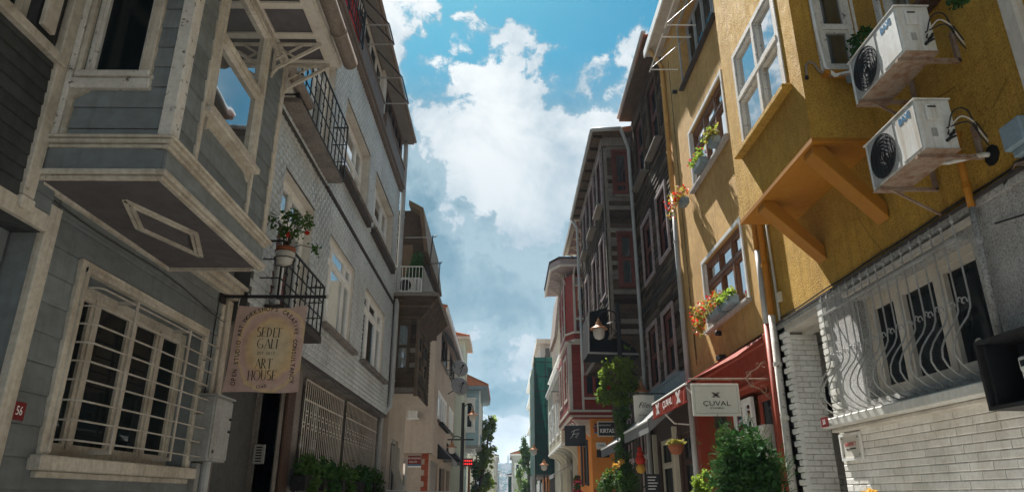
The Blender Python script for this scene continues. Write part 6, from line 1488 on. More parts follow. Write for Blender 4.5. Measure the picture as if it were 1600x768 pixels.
# ================================================================ LEFT 5, 6 and beyond
def simple_house(name, label, cat, x0, x1, y0, y1, h, wallm, wins=(), nwins=(), roof=None, eave=.3, boards=None, frame='white', storeys=None):
    t = thing(name, label, cat, ((x0 + x1) / 2, (y0 + y1) / 2, 0)); side = -1 if x0 < 0 and x1 < 0 or x1 <= 0 else 1
    fx = x1 if side < 0 else x0; fr = LEFT(fx) if side < 0 else RIGHT(fx)
    MB().wbox(x0 + (.4 if side > 0 else 0), x1 - (.4 if side < 0 else 0), y0 + .3, y1, 0, h - .01).build('core', wallm, t)
    wall(fr, t, y0, y1, 0, h, list(wins), wallm, .2)
    nf = NEAR(y0 - .003); wall(nf, t, x0, x1, 0, h, list(nwins), wallm, .2)
    for q in wins: window(fr, t, *q, n=-.1, cols=(.5,), rows=(.5,), fw=.09, sw=.04, m=frame, gl='glass')
    for q in nwins: window(nf, t, *q, n=-.1, cols=(), rows=(.5,), fw=.09, sw=.04, m=frame, gl='glass')
    for q in nwins: trim(nf, t, *q, frame, .10, .04)
    for q in wins: trim(fr, t, *q, frame, .10, .04)
    if boards:
        planks(fr, t, y0, y1, 0, h, .2, boards, [(a - .1, b + .1, c - .1, d + .1) for a, b, c, d in wins], th=.03)
        planks(nf, t, x0, x1, 0, h, .2, boards, [(a - .1, b + .1, c - .1, d + .1) for a, b, c, d in nwins], th=.03)
    if roof:
        MB().wbox(x0 - eave, x1 + eave, y0 - eave, y1 + .1, h, h + .18).build('cornice', frame, t)
        cx_ = (x0 + x1) / 2
        MB().prism([(x0 - eave, y0 - eave, h + .18), (x1 + eave, y0 - eave, h + .18), (cx_, y0 - eave, h + 1.0)], (0, y1 - y0 + eave, 0)).build('roof', roof, t)
        k = int((y1 - y0) / .5)
        xe = x1 + eave if side < 0 else x0 - eave
        for i in range(k + 1):
            y = y0 - eave + .1 + i * .5
            if i < 14: MB().tube([(xe, y, h + .22), (cx_, y, h + 1.02)], .08, 5).build('roof_tile_row', roof, t)
    return t
simple_house('pale_green_house', 'narrow pale green rendered house between the beige and blue houses', 'house', -9, -2.55, 41.6, 45.5, 10.6, 'palegreen', [(42.3, 44.6, 4.2, 5.4), (42.3, 44.6, 7.2, 8.6)], roof='rooftile', eave=.35, frame='cream_clean')
bl = thing('blue_timber_house', 'pale blue timber house with a white framed oriel window and red tiled eave', 'house', (-4, 48, 0))
MB().wbox(-9, -3.3, 46.2, 54, 0, 8.0).build('core', 'skyblue', bl)
wall(LEFT(-2.9), bl, 46.2, 54, 0, 4.6, [(47, 49, .3, 3.0), (50, 53, .3, 3.0)], 'skyblue', .3)
wall(NEAR(46.2), bl, -9, -2.903, 0, 4.6, [], 'skyblue', .2)
NB_ = NEAR(46.0); bwin = (-2.58, -2.12, 5.75, 7.45); FB6 = LEFT(-1.68)
wall(NB_, bl, -9, -1.683, 4.62, 8.15, [bwin], 'skyblue', .2); wall(FB6, bl, 46.0, 52, 4.62, 8.15, [(47, 48.2, 5.6, 7.4), (49.5, 50.8, 5.6, 7.4)], 'skyblue', .2)
planks(NB_, bl, -2.9, -1.70, 4.65, 8.1, .17, 'skyblue', [(-2.75, -1.95, 5.5, 7.75)], th=.025)
window(NB_, bl, *bwin, n=-.06, cols=(), rows=(.5,), fw=.06, sw=.03, m='white', gl='glassdark', curtain=None)
trim(NB_, bl, *bwin, 'white', .14, .06)
MB().box(NB_, -2.78, -1.92, 5.48, 5.60, .0, .12).box(NB_, -2.78, -1.92, 7.60, 7.70, .0, .10).build('sill', 'white', bl)
for q in ((47, 48.2, 5.6, 7.4), (49.5, 50.8, 5.6, 7.4)): window(FB6, bl, *q, n=-.06, cols=(), rows=(.5,), fw=.08, m='white'); trim(FB6, bl, *q, 'white', .12, .05)
MB().wbox(-1.74, -1.64, 45.95, 46.08, 4.6, 8.15).build('corner_board', 'white', bl)
MB().wbox(-2.95, -1.66, 45.97, 52, 4.50, 4.62).wbox(-2.9, -1.60, 45.93, 52, 4.62, 4.68).build('oriel_moulding', 'greymetal', bl)
MB().wbox(-9, -1.30, 45.6, 54, 8.15, 8.22).wbox(-9, -1.18, 45.5, 54, 8.22, 8.42).build('cornice', 'bluegrey', bl)
MB().prism([(-9, 45.5, 8.42), (-1.15, 45.5, 8.42), (-2.6, 45.5, 9.1), (-9, 45.5, 9.6)], (0, 8.4, 0)).build('roof', 'rooftile', bl)
for i in range(16): MB().tube([(-1.15 , 45.6 + i * .5, 8.47), (-2.6, 45.6 + i * .5, 9.13)], .10, 6).build('roof_tile_row', 'rooftile', bl)
for i in range(9): MB().tube([(-1.2 - i * .18, 45.55, 8.50 + i * .075), (-1.2 - i * .18, 46.3, 8.50 + i * .075)], .07, 6).build('roof_tile', 'rooftile', bl)
for k in range(2):
    c = (-2.55 + k * .42, 45.9, 4.15)
    q = MB().tube(scroll(c, Vector((1, 0, 0)), Vector((0, 0, 1)), .26, .06, math.pi * .5, math.pi * (2.4 if k == 0 else -1.4), 16), .04, 5)
    q.tube([(c[0] - .2 + .4 * k, 45.9, 4.5), (c[0], 45.9, 3.85)], .035, 5).build('scroll_bracket', 'white', bl)
hs2 = [
 ('far_house', 'pale far house with a brown roof line just right of the ivy on the left', -6, -1.45, 78, 92, 5.9, 'creamwood', 'stone'),
 ('far_house', 'white balconied far house at the end of the left side', -7, -1.1, 96, 112, 6.6, 'whitestucco', 'brownwood'),
 ('far_house', 'grey blue far house lowest on the left side', -8, -1.0, 116, 135, 5.2, 'skyblue', 'stone')]
for n_, lab, x0, x1, y0, y1, h, m, rf in hs2:
    t = simple_house(n_, lab, 'house', x0, x1, y0, y1, h, m, [(y0 + 2, y0 + 4, 2.6, 4.2), (y0 + 7, y0 + 9, 2.6, 4.2)], [(x1 - 1.6, x1 - .7, 2.4, 4.0)], roof=rf, eave=.25)
for k in range(3):
    MB().wbox(-1.45, -.95, 79 + k * 4, 81.5 + k * 4, 3.0, 3.1).build('x', 'brownwood').name = 'far_awning'
    tag(bpy.data.objects['far_awning' if k == 0 else 'far_awning.%03d' % k], 'small brown far balcony awning number ' + 'abc'[k] if False else ['nearest', 'middle', 'farthest'][k] + ' of the small brown awnings on the far pale house', 'awning', 'small awnings far down the left side')
# ivy
iv = thing('ivy_column', 'tall sunlit column of ivy leaning over the street beside the blue house', 'ivy', (-1.4, 50, 0))
MB().tube([(-1.9, 50, 0), (-1.7, 50, 2.5), (-1.3, 50, 4.5), (-1.15, 50, 6.2)], [.16, .13, .09, .04], 8).tube([(-1.8, 50, 1), (-2.1, 50, 3), (-1.9, 50.2, 5)], [.1, .07, .03], 6).build('trunk', 'brownwood', iv)
ib = []
for i in range(90):
    z = random.uniform(.2, 6.9); w2 = .50 if z < 3.5 else .42; cx = -1.9 + (z / 7) * .75
    ib.append((cx + random.gauss(0, w2 * .62), 50 + random.uniform(-.5, .5), z, random.uniform(.12, .34), .25, random.uniform(.15, .40)))
leaves(ib, 8000, .12, aspect=1.3, shell=.05).build('foliage', 'leafbright', iv)  # bright green puts the sunlight into the leaf colour
leaves([(b[0] - .12, b[1], b[2] - .05, b[3], b[4], b[5]) for b in ib if b[0] < -1.75], 2400, .12, aspect=1.3, shell=.05).build('shade_tone_foliage', 'leafdark', iv)  # darker green on the left paints the ivy's shade
# LED sign on an orange post
ls = thing('led_sign', 'red dotted LED pharmacy style sign on an orange post beside the ivy', 'sign', (-1.9, 36, 0))
NL = NEAR(36)
part_box(NL, ls, 'box', 'black', -2.23, -1.62, 2.98, 3.36, -.1, .0)
MB().tube([NL.p(-1.80, 0, -.05), NL.p(-1.80, 2.98, -.05)], .06, 8).build('post', 'orangewood', ls)
for r_ in range(2):
    for k in range(6): MB().box(NL, -2.19 + k * .095, -2.135 + k * .095, 3.05 + r_ * .15, 3.13 + r_ * .15, .001, .02).build('led_character', 'led', ls)
# ---------------------------------------------------------------- street lamps
def lantern(c, par, s=1.0):
    c = Vector(c)
    h = MB().lathe(c, [(0.02, .30), (.045, .27), (.03, .24), (.07, .20), (.085, .14), (.10, .10), (.235, .02), (.245, 0), (.225, 0), (.05, .05), (0, .05)], 16)
    h.v = [c + (q - c) * s for q in h.v]; o = h.build('lamp_hood', 'brass', par, smooth=True)
    g_ = MB().lathe(c, [(.155, .01), (.16, -.05), (.15, -.16), (.115, -.24), (.05, -.275), (0, -.28)], 16); g_.v = [c + (q - c) * s for q in g_.v]
    g_.build('lamp_globe', 'opal', o, smooth=True)
rlamp = thing('street_lamp', 'tall black lamp post wrapped in climbing plants with two copper hooded lanterns', 'street lamp', (3.22, 19, 0))
MB().tube([(3.18, 19, 0), (3.18, 19, .8)], .14, 12).build('base', 'iron', rlamp); MB().tube([(3.18, 19, .8), (3.22, 19, 6.75)], [.085, .06], 10).build('post', 'iron', rlamp)
for z in (1.2, 3.0, 5.0, 6.2): MB().tube([(3.2, 19, z), (3.2, 19, z + .06)], .10, 10).build('collar', 'iron', rlamp)
AX = Vector((1, 0, 0)); AZ = Vector((0, 0, 1))
def arc(c, r, a0, a1, y, n=14): return [Vector((c[0] + r * math.cos(a0 + (a1 - a0) * i / n), y, c[1] + r * math.sin(a0 + (a1 - a0) * i / n))) for i in range(n + 1)]
MB().tube(arc((2.93, 6.26), .28, 0, math.pi, 19), .022, 6).build('arm', 'iron', rlamp); MB().tube([(3.2, 19, 6.26), (2.9, 19, 6.15), (3.2, 19, 5.8)], .018, 6).build('arm_brace', 'iron', rlamp)
lantern((2.65, 19, 5.98), rlamp, 1.05)
MB().tube(arc((3.47, 4.45), .26, 0, math.pi, 18.9), .022, 6).build('arm', 'iron', rlamp)
lantern((3.72, 18.9, 4.18), rlamp, 1.15)
MB().wbox(2.7, 3.2, 18.98, 19.02, 4.4, 4.44).build('cross_arm', 'iron', rlamp)
cp = thing('climbing_plant', 'bright green creeper spilling over the lamp post', 'climbing plant', (3.22, 18.9, .1))
cb_ = []
for i in range(70):
    z = random.uniform(1.6, 5.0)
    spread = .13 if z < 3.7 else .20 + .38 * max(0, 1 - abs(z - 4.4) / 1.1)
    cb_.append((3.18 + random.uniform(-spread * 1.1, spread * .7), 18.9 + random.uniform(-.25, .3), z, random.uniform(.08, .2), .16, random.uniform(.1, .24)))
for i in range(34): cb_.append((3.08 + max(-.5, min(.42, random.gauss(0, .26))), 18.85 + random.gauss(0, .15), 4.45 + random.gauss(0, .36), random.uniform(.04, .12), .08, random.uniform(.04, .12)))
MB().tube([(3.2 + .09 * math.cos(k * .8), 19 + .09 * math.sin(k * .8), .2 + k * .12) for k in range(42)], .02, 5).build('stem', 'brownwood', cp)
leaves([b for b in cb_ if b[2] > 3.9 or b[0] < 3.0], 2800, .065, shell=.05).build('foliage', 'leafbright', cp)  # brighter leaf colour up here paints the sunlit top
leaves([b for b in cb_ if b[2] <= 4.3], 3600, .055, shell=.05).build('shade_tone_foliage', 'leaf', cp)  # duller green lower down puts the creeper's shade into the colour
leaves([(2.82, 18.8, 4.30, .06, .06, .06), (2.86, 18.8, 4.12, .07, .06, .05)], 40, .05, shell=.3).build('flowers', 'petalred', cp, kind='stuff')
llamp = thing('street_lamp', 'black lamp post on the left pavement with a lantern in front of the blue house', 'street lamp', (-1.62, 27, 0))
MB().tube([(-1.62, 27, 0), (-1.63, 27, 4.95)], [.09, .06], 10).build('post', 'iron', llamp); MB().tube([(-1.62, 27, 0), (-1.62, 27, .8)], .13, 10).build('base', 'iron', llamp)
MB().tube(arc((-1.42, 4.72), .18, 0, math.pi, 27, 10), .02, 6).build('arm', 'iron', llamp); lantern((-1.25, 27, 4.48), llamp, .85)
MB().wbox(-2.2, -1.2, 26.98, 27.02, 3.55, 3.60).build('cross_arm', 'iron', llamp)
MB().tube(arc((-1.85, 3.50), .2, 0, math.pi * 1.5, 27, 12), .02, 6).build('arm', 'iron', llamp); lantern((-2.02, 27, 3.28), llamp, .8)
# ================================================================ RIGHT 4 : red house on an orange ground floor
r4 = thing('red_timber_house', 'dark red timber house with cream trim and a bay above an orange ground floor', 'house', (6, 31, 0))
YR = 28.0; NR4 = NEAR(YR); NG = NEAR(YR + .05); XG = 3.42; X1 = 2.62
MB().wbox(XG + .3, 14, YR + .3, 33.6, 0, 10).build('core', 'red', r4)
wall(NG, r4, XG, 8, 0, 4.5, [(4.35, 5.6, 0, 3.4)], 'orange', .2); wall(RIGHT(XG), r4, YR + .055, 33.6, 0, 4.5, [(29.6, 31.4, 2.0, 3.7)], 'orange', .2)
window(RIGHT(XG), r4, 29.6, 31.4, 2.0, 3.7, n=-.1, cols=(.5,), rows=(), fw=.1, m='iron', gl='glassdark')
for a, b in ((29.25, 29.58), (31.42, 31.8)): MB().box(RIGHT(XG), a, b, 1.95, 3.75, .0, .06).build('shutter', 'iron', r4)
MB().box(NG, 4.35, 5.6, 0, 3.4, -.25, -.2).build('shop_opening', 'interior', r4)
for k in range(2):
    for j in range(5): place('brick', 'brick', NG, XG + .02 + j * .22, XG + .23 + j * .22, 1.55 + k * .14, 1.68 + k * .14, -.02, .03, 'redbrick', r4)
# first floor, panelled
WN = [(3.22, 4.02, 5.35, 7.1), (4.10, 4.8, 5.35, 7.1)]
wall(NR4, r4, X1, 8, 4.72, 7.6, WN, 'red', .2); WF = [(29.0, 30.2, 5.4, 7.1), (31.5, 32.6, 5.4, 7.1)]
wall(RIGHT(X1), r4, YR + .004, 33.6, 4.72, 7.6, WF, 'red', .2)
planks(NR4, r4, X1 + .12, 3.10, 4.80, 7.45, .16, 'red', th=.018, name='board'); planks(NR4, r4, 3.20, 5.4, 4.80, 5.22, .16, 'red', th=.018, name='board')
planks(RIGHT(X1), r4, YR + .2, 33.5, 4.8, 7.45, .16, 'red', [(a - .1, b + .1, c - .1, d + .1) for a, b, c, d in WF], th=.018, name='board')
for h in WN: window(NR4, r4, *h, n=-.06, cols=(.5,), rows=(.5,), fw=.07, sw=.03, m='red', gl='glassdark')
for h in WF: window(RIGHT(X1), r4, *h, n=-.06, cols=(), rows=(.5,), fw=.07, sw=.03, m='redshop', gl='glass'); trim(RIGHT(X1), r4, *h, 'cream_clean', .10, .05)
q = MB()
for a, b, c, d in ((X1, X1 + .11, 4.72, 7.55), (3.10, 3.19, 4.78, 7.45), (3.19, 6, 5.22, 5.30), (3.19, 6, 7.18, 7.27), (X1 + .11, 6, 7.46, 7.55)): q.box(NR4, a, b, c, d, .0, .045)
q.build('cream_trim', 'cream_clean', r4, bevel=.006)
MB().box(RIGHT(X1), YR - .04, YR + .12, 4.72, 7.55, .0, .045).build('corner_board', 'cream_clean', r4)
for (z0_, z1_, m, nn) in ((4.72, 4.80, 'cream_clean', .10), (4.60, 4.718, 'red', .05), (4.53, 4.598, 'cream_clean', .02)):
    MB().wbox(X1 - nn, 8, YR - nn, YR + .3, z0_, z1_).build('string_course', m, r4); MB().wbox(X1 - nn, X1 + .3, YR + .301, 33.6, z0_, z1_).build('string_course', m, r4)
MB().wbox(X1 + .1, 8, YR + .02, 33.6, 4.47, 4.528).build('jetty_soffit', 'red', r4)
for y in (28.4, 30.0, 31.6, 33.2): MB().prism([(XG, y, 4.47), (X1 + .1, y, 4.47), (XG, y, 3.8)], (0, .14, 0)).build('bracket', 'cream_clean', r4)
# second-floor bay with chamfered front
bp_ = [(3.62, YR - .02), (3.10, YR - .02), (2.74, YR + .3), (2.45, YR + .9), (2.45, 31.2), (2.95, 32.0)]
def ring(pts, z0_, z1_, m, name, off=0, par=r4):
    c = Vector((sum(p[0] for p in pts) / len(pts), sum(p[1] for p in pts) / len(pts)))
    P = [(p[0] + (p[0] - c.x) * off, p[1] + (p[1] - c.y) * off) for p in pts] + [(4.2, 32.0), (4.2, YR)]
    return MB().prism([(x, y, z0_) for x, y in P], (0, 0, z1_ - z0_)).build(name, m, par, bevel=.01)
bp2 = [(3.60, YR - .03), (2.86, YR - .03), (2.55, YR + .5), (2.55, 31.2), (3.0, 32)]
ring(bp2, 7.95, 10.5, 'red', 'bay_body')
ring(bp2, 7.55, 7.66, 'cream_clean', 'bay_moulding', .10); ring(bp2, 7.662, 7.90, 'red', 'bay_corbel', .07); ring(bp2, 7.902, 7.98, 'cream_clean', 'bay_moulding', .12)
NBy = NEAR(YR - .035)
q = MB()
for a, b, c, d in ((2.86, 2.96, 7.98, 10.5), (3.36, 3.52, 7.98, 10.5), (2.96, 3.36, 8.50, 8.60), (2.96, 3.36, 9.95, 10.05)): q.box(NBy, a, b, c, d, .0, .05)
q.build('bay_trim', 'cream_clean', r4, bevel=.006)
MB().box(NBy, 2.97, 3.35, 8.61, 9.94, .0, .03).build('bay_window_back', 'interior', r4)
window(NBy, r4, 2.97, 3.35, 8.61, 9.94, n=.03, cols=(), rows=(.48,), fw=.05, sw=.02, m='redshop', gl='glass', th=.03, dark=False)
for z in (8.05, 8.2, 8.35): place('plank', 'board', NBy, 2.96, 3.36, z, z + .14, 0, .03, 'maroon', r4)
MB().lathe(NBy.p(3.15, 8.25, .03), [(0, .04), (.06, .035), (.09, .01), (.09, 0)], 14, NBy.n).build('blue_boss', 'blueink', r4, smooth=True)
for z in (10.08, 10.24): place('plank', 'board', NBy, 2.96, 3.36, z, z + .14, 0, .03, 'maroontrim', r4)
FCy = RIGHT(2.545)
for a, b in ((28.7, 29.4), (29.9, 30.7)): window(FCy, r4, a, b, 8.6, 9.95, n=.0, cols=(), rows=(.5,), fw=.08, sw=.02, m='redshop', gl='glass', dark=False)
for a in (28.45, 29.55, 30.9): MB().box(FCy, a, a + .12, 7.98, 10.5, .0, .05).build('bay_trim', 'cream_clean', r4)
# eave with curved brackets
MB().prism([(3.9, YR - .5, 10.72), (2.35, YR - .5, 10.72), (1.98, YR + .2, 10.72), (1.98, 32.2, 10.72), (3.9, 32.2, 10.72)], (0, 0, .07)).build('eave', 'maroontrim', r4)
MB().prism([(3.9, YR - .56, 10.79), (2.30, YR - .56, 10.79), (1.92, YR + .15, 10.79), (1.92, 32.3, 10.79), (3.9, 32.3, 10.79)], (0, 0, .26)).build('eave_fascia', 'maroontrim', r4, bevel=.02)
MB().prism([(3.9, YR - .57, 10.70), (2.29, YR - .57, 10.70), (1.91, YR + .15, 10.70), (1.91, 32.3, 10.70), (1.99, 32.3, 10.70), (1.99, YR + .19, 10.70), (2.34, YR - .49, 10.70), (3.9, YR - .49, 10.70)], (0, 0, .085)).build('eave_edge', 'cream_clean', r4)
MB().prism([(3.9, YR - .6, 11.05), (2.26, YR - .6, 11.05), (1.88, YR + .1, 11.05), (1.88, 32.3, 11.05), (3.9, 32.3, 11.05)], (0, 0, .06)).build('eave_edge', 'darkstone', r4)
for (x, y, dx, dy) in ((2.92, YR - .06, -.0, -.42), (3.42, YR - .06, .0, -.42), (2.62, YR + .45, -.5, -.1), (2.55, 29.5, -.52, 0), (2.55, 30.8, -.52, 0)):
    q = MB()
    pts = [Vector((x + dx * (1 - math.cos(a)), y + dy * (1 - math.cos(a)), 10.0 + .70 * math.sin(a))) for a in [i * math.pi / 2 / 8 for i in range(9)]]
    q.tube(pts, .03, 6); q.tube([(x, y, 10.0), (x, y, 10.7)], .03, 6)
    q.tube(scroll((x + dx * .35, y + dy * .35, 10.50), Vector((dx, dy, 0)).normalized(), AZ, .14, .05, 0, 5.5, 12), .018, 5).build('curved_bracket', 'cream_clean', r4)
# upper eave: cream soffit with red panels, curved brackets, dark edge
MB().wbox(3.62, 9, YR, 32.6, 10.6, 13.0).build('attic', 'maroon', r4)
MB().wbox(2.98, 9, YR - .35, 32.7, 13.02, 13.10).build('upper_eave', 'creamwood', r4)
MB().wbox(2.92, 2.979, YR - .40, 32.75, 12.96, 13.22).wbox(2.979, 9, YR - .40, YR - .351, 12.96, 13.22).build('eave_edge', 'browngutter', r4)
for k in range(4): MB().wbox(3.14, 3.55, YR + .05 + k * 1.15, YR + .95 + k * 1.15, 12.99, 13.019).build('eave_panel', 'maroon', r4)
for k in range(5):
    y = YR - .08 + k * 1.15
    pts = [Vector((3.60 - .50 * (1 - math.cos(a)), y, 12.45 + .55 * math.sin(a))) for a in [i * math.pi / 2 / 7 for i in range(8)]]
    MB().tube(pts, .035, 6).tube([(3.58, y, 12.4), (3.58, y, 13.0)], .035, 6).build('curved_bracket', 'creamwood', r4)
MB().prism([(2.95, YR - .4, 13.22), (9, YR - .4, 13.22), (6, YR - .4, 14.2)], (0, 5.1, 0)).build('roof', 'rooftile', r4)
# signs on the red house
ks = thing('shop_sign', 'dark green shop sign with white letters KIRTASİYE', 'sign', (3.9, 25.9, 3.9))
NK = NEAR(25.9)
part_box(NK, ks, 'frame', 'creamwood', 3.40, 4.30, 3.60, 4.15, -.05, .0); part_box(NK, ks, 'board', 'black', 3.44, 4.26, 3.64, 4.11, .0005, .012)
text('KIRTASİYE', NK.p(3.86, 3.80, .014), (1, 0, 0), (0, 0, 1), .20, 'whiteink', ks, 'lettering', .78, .001, bold=.006); text('ARNAVUTKÖY', NK.p(3.68, 4.0, .014), (1, 0, 0), (0, 0, 1), .075, 'whiteink', ks, 'lettering', .9, .001)
MB().bar((4.3, 25.9, 4.1), (4.3, 28.0, 4.1), .03).bar((3.5, 25.95, 4.1), (3.5, 28.0, 4.1), .03).build('bracket', 'iron', ks)
fs = thing('shop_sign', 'square black hanging sign with a thin white scribbled F monogram', 'sign', (2.6, 26.4, 3.7))
NF = NEAR(26.4)
part_box(NF, fs, 'board', 'black', 2.23, 3.02, 3.30, 4.05, -.05, .0, bevel=.01)
q = MB().tube([NF.p(2.48, 3.80, .006), NF.p(2.6, 3.87, .006), NF.p(2.78, 3.90, .006)], .008, 5).tube([NF.p(2.60, 3.86, .006), NF.p(2.52, 3.66, .006), NF.p(2.44, 3.58, .006)], .008, 5).tube([NF.p(2.50, 3.72, .006), NF.p(2.66, 3.74, .006), NF.p(2.76, 3.78, .006), NF.p(2.72, 3.70, .006), NF.p(2.62, 3.62, .006), NF.p(2.70, 3.60, .006)], .008, 5)
q.build('monogram', 'whiteink', fs)
MB().bar((2.6, 26.45, 4.08), (2.6, 28.0, 4.3), .03).build('bracket', 'iron', fs)
for (a, b, c, d, m, s, lab) in ((3.55, 3.72, 3.95, 4.28, 'redplate', '', 'small red street plate on the orange wall above the black plate'), (3.60, 3.98, 3.30, 3.55, 'signwhite', 'TIMI', 'pale small sign on the orange wall'), (3.60, 4.10, 2.98, 3.26, 'black', 'F', 'small black sign with a white scribble on the orange wall')):
    t = thing('wall_sign', lab, 'sign', NG.p((a + b) / 2, c, .03)); part_box(NG, t, 'plate', m, a, b, c, d, .02, .05)
    if s: text(s, NG.p((a + b) / 2, (c + d) / 2, .052), (1, 0, 0), (0, 0, 1), .13, 'ink' if m == 'signwhite' else 'whiteink', t)
    else: text('SOKAK', NG.p((a + b) / 2, d - .1, .052), (1, 0, 0), (0, 0, 1), .055, 'whiteink', t); part_box(NG, t, 'blue_stripe', 'blueink', a, b, c - .05, c - .002, .02, .048)
pl = thing('hanging_sign', 'pale hanging sign half hidden by the creeper on the lamp post', 'sign', (4.0, 17.0, 3.7))
NPl = NEAR(17.0); part_box(NPl, pl, 'board', 'signwhite', 3.15, 3.66, 3.22, 3.86, -.03, .0)
text('Filen', NPl.p(3.42, 3.62, .003), (1, 0, 0), (0, 0, 1), .18, 'ink', pl, shear=.4); text('CAFE RESTAURANT', NPl.p(3.42, 3.38, .003), (1, 0, 0), (0, 0, 1), .04, 'ink', pl)
MB().tube([(3.1, 17, 3.9), (4.0, 17, 3.9)], .014, 6).build('rod', 'iron', pl)
# dark awnings along the right shops
for k, (xa, ya, yb, zt, zb_, m, lab) in enumerate(((3.15, 15.4, 18.6, 3.85, 3.1, 'greyaluminium', 'grey striped awning beside the red awning'), (3.2, 19.6, 23.6, 3.55, 3.0, 'greyaluminium', 'dark awning with white lettering under the KIRTASİYE sign'))):
    a = thing('shop_awning', lab, 'awning', (3.5, ya, 3.3))
    MB().hexa([(xa, ya, zb_), (xa, yb, zb_), (4.0, ya, zt), (4.0, yb, zt), (xa, ya, zb_ + .02), (xa, yb, zb_ + .02), (4.0, ya, zt + .02), (4.0, yb, zt + .02)]).build('canopy', m, a)
    MB().wbox(xa - .01, xa + .01, ya, yb, zb_ - .26, zb_).build('valance', 'black' if k else 'greyaluminium', a)
    MB().prism([(xa, ya, zb_), (4.0, ya, zt), (4.0, ya, zt - .3), (xa, ya, zb_ - .26)], (0, .02, 0)).build('side_panel', 'black' if k else 'greyaluminium', a)
    MB().tube([(xa, ya, zb_), (xa, yb, zb_)], .03, 6).build('front_bar', 'white', a)
    if k: text('BAN', (3.5, ya - .01, 3.08), (1, 0, .18), (-.18, 0, 1), .2, 'whiteink', a)
# small shop things on the right pavement
hp_ = thing('hanging_flower_basket', 'basket of pale yellow flowers hanging at the cafe front under the red awning', 'flower basket', (3.55, 14.9, 2.6))
MB().lathe((3.52, 14.6, 2.32), [(0, 0), (.10, .02), (.16, .14), (.17, .20), (0, .18)], 12).build('basket', 'terracotta', hp_)
MB().tube([(3.52, 14.6, 2.5), (3.6, 14.6, 3.0)], .006, 5).build('wire', 'iron', hp_)
leaves([(3.52, 14.6, 2.56, .22, .18, .06)], 260, .05).build('flowers', 'leafyellow', hp_)
lp = thing('hanging_ornament', 'red and orange round hanging ornament strung at the shop door', 'ornament', (3.45, 17.5, 2.4))
for k, (z, r_, m) in enumerate(((2.62, .06, 'petalred'), (2.50, .09, 'petalred'), (2.36, .13, 'petalred'), (2.16, .12, 'petalyel'))): MB().lathe((3.30, 17.4, z), [(0, -r_), (r_ * .7, -r_ * .7), (r_, 0), (r_ * .7, r_ * .7), (0, r_)], 10).build('ball', m, lp, smooth=True)
MB().tube([(3.30, 17.4, 2.6), (3.32, 17.4, 3.1)], .006, 5).build('string', 'iron', lp)
sb = thing('menu_board', 'small black menu board with white lines by the shop door', 'menu board', (3.4, 17.0, 1.9))
NM = NEAR(16.8); part_box(NM, sb, 'board', 'black', 3.30, 3.62, 1.62, 2.02, -.02, .0)
for k in range(5): MB().box(NM, 3.33, 3.50 + .03 * (k % 3), 1.68 + k * .065, 1.70 + k * .065, .001, .003).build('chalk_line', 'whiteink', sb)
MB().tube([NM.p(3.36, 0, 0), NM.p(3.36, 1.62, 0)], .012, 5).tube([NM.p(3.58, 0, 0), NM.p(3.58, 1.62, 0)], .012, 5).build('legs', 'iron', sb)
gs = thing('pavement_shrub', 'rounded green shrub at the foot of the lamp post', 'bush', (3.0, 18.2, .12))
MB().tube([(3.0, 18.2, .1), (3.0, 18.2, 1.4)], .04, 6).build('trunk', 'brownwood', gs)
gb = [(3.0 + random.uniform(-.5, .35), 18.2 + random.uniform(-.4, .4), random.uniform(.7, 2.15), .22, .22, .2) for _ in range(30)]
gb = [b for b in gb if (b[0] - 2.95) ** 2 / .3 + (b[2] - 1.3) ** 2 / .85 < 1]
leaves(gb, 4200, .06, shell=.1).build('foliage', 'leaf', gs)
leaves([(2.65, 18.1, 2.1, .10, .1, .05), (2.8, 18.1, 2.25, .10, .1, .05), (2.95, 18.1, 2.35, .08, .1, .04), (2.58, 18.1, 1.95, .06, .06, .04)], 160, .07, shell=.3).build('blossom', 'petalyel', gs)
# ================================================================ RIGHT 5 : cream house
r5 = thing('cream_timber_house', 'cream boarded timber house with an overhanging bay on curved brackets', 'house', (6, 38, 0))
Y5 = 33.9; F5 = RIGHT(2.72); N5 = NEAR(Y5)
MB().wbox(3.6, 12, Y5 + .2, 44, 0, 8.6).build('core', 'creamwood', r5)
wall(RIGHT(3.5), r5, Y5, 44, 0, 3.6, [(35, 38, .2, 2.8), (39.5, 43, .2, 2.8)], 'stone', .2); MB().box(RIGHT(3.72), 35, 43, .2, 2.8, 0, .05).build('shop_opening', 'interior', r5)
W5 = [(35.4, 36.8, 4.6, 6.2), (38.4, 39.8, 4.6, 6.2), (41.2, 42.6, 4.6, 6.2)]
wall(F5, r5, Y5, 44, 3.9, 7.4, W5, 'creamwood', .2); wall(N5, r5, 2.723, 4.5, 3.9, 7.4, [], 'creamwood', .2)
planks(F5, r5, Y5 + .1, 44, 3.95, 7.3, .16, 'creamwood', [(a - .1, b + .1, c - .1, d + .1) for a, b, c, d in W5], th=.02, name='board'); planks(N5, r5, 2.78, 4.2, 3.95, 7.3, .16, 'creamwood', th=.02, name='board')
for h in W5: window(F5, r5, *h, n=-.06, cols=(.5,), rows=(.5,), fw=.08, m='white', gl='glass'); trim(F5, r5, *h, 'white', .14, .06)
for z, n_ in ((7.30, .10), (7.42, .18), (3.86, .06)): MB().wbox(2.72 - n_, 4.2, Y5 - n_, 44, z, z + .11).build('cornice', 'white', r5)
wall(RIGHT(3.2), r5, Y5 + .6, 44, 7.55, 8.9, [(36, 37.2, 7.75, 8.6), (39, 40.2, 7.75, 8.6)], 'creamwood', .2)
for i in range(18): MB().box(RIGHT(2.72), Y5 + .2 + i * .5, Y5 + .28 + i * .5, 7.55, 8.2, -.06, .0).build('baluster', 'white', r5)
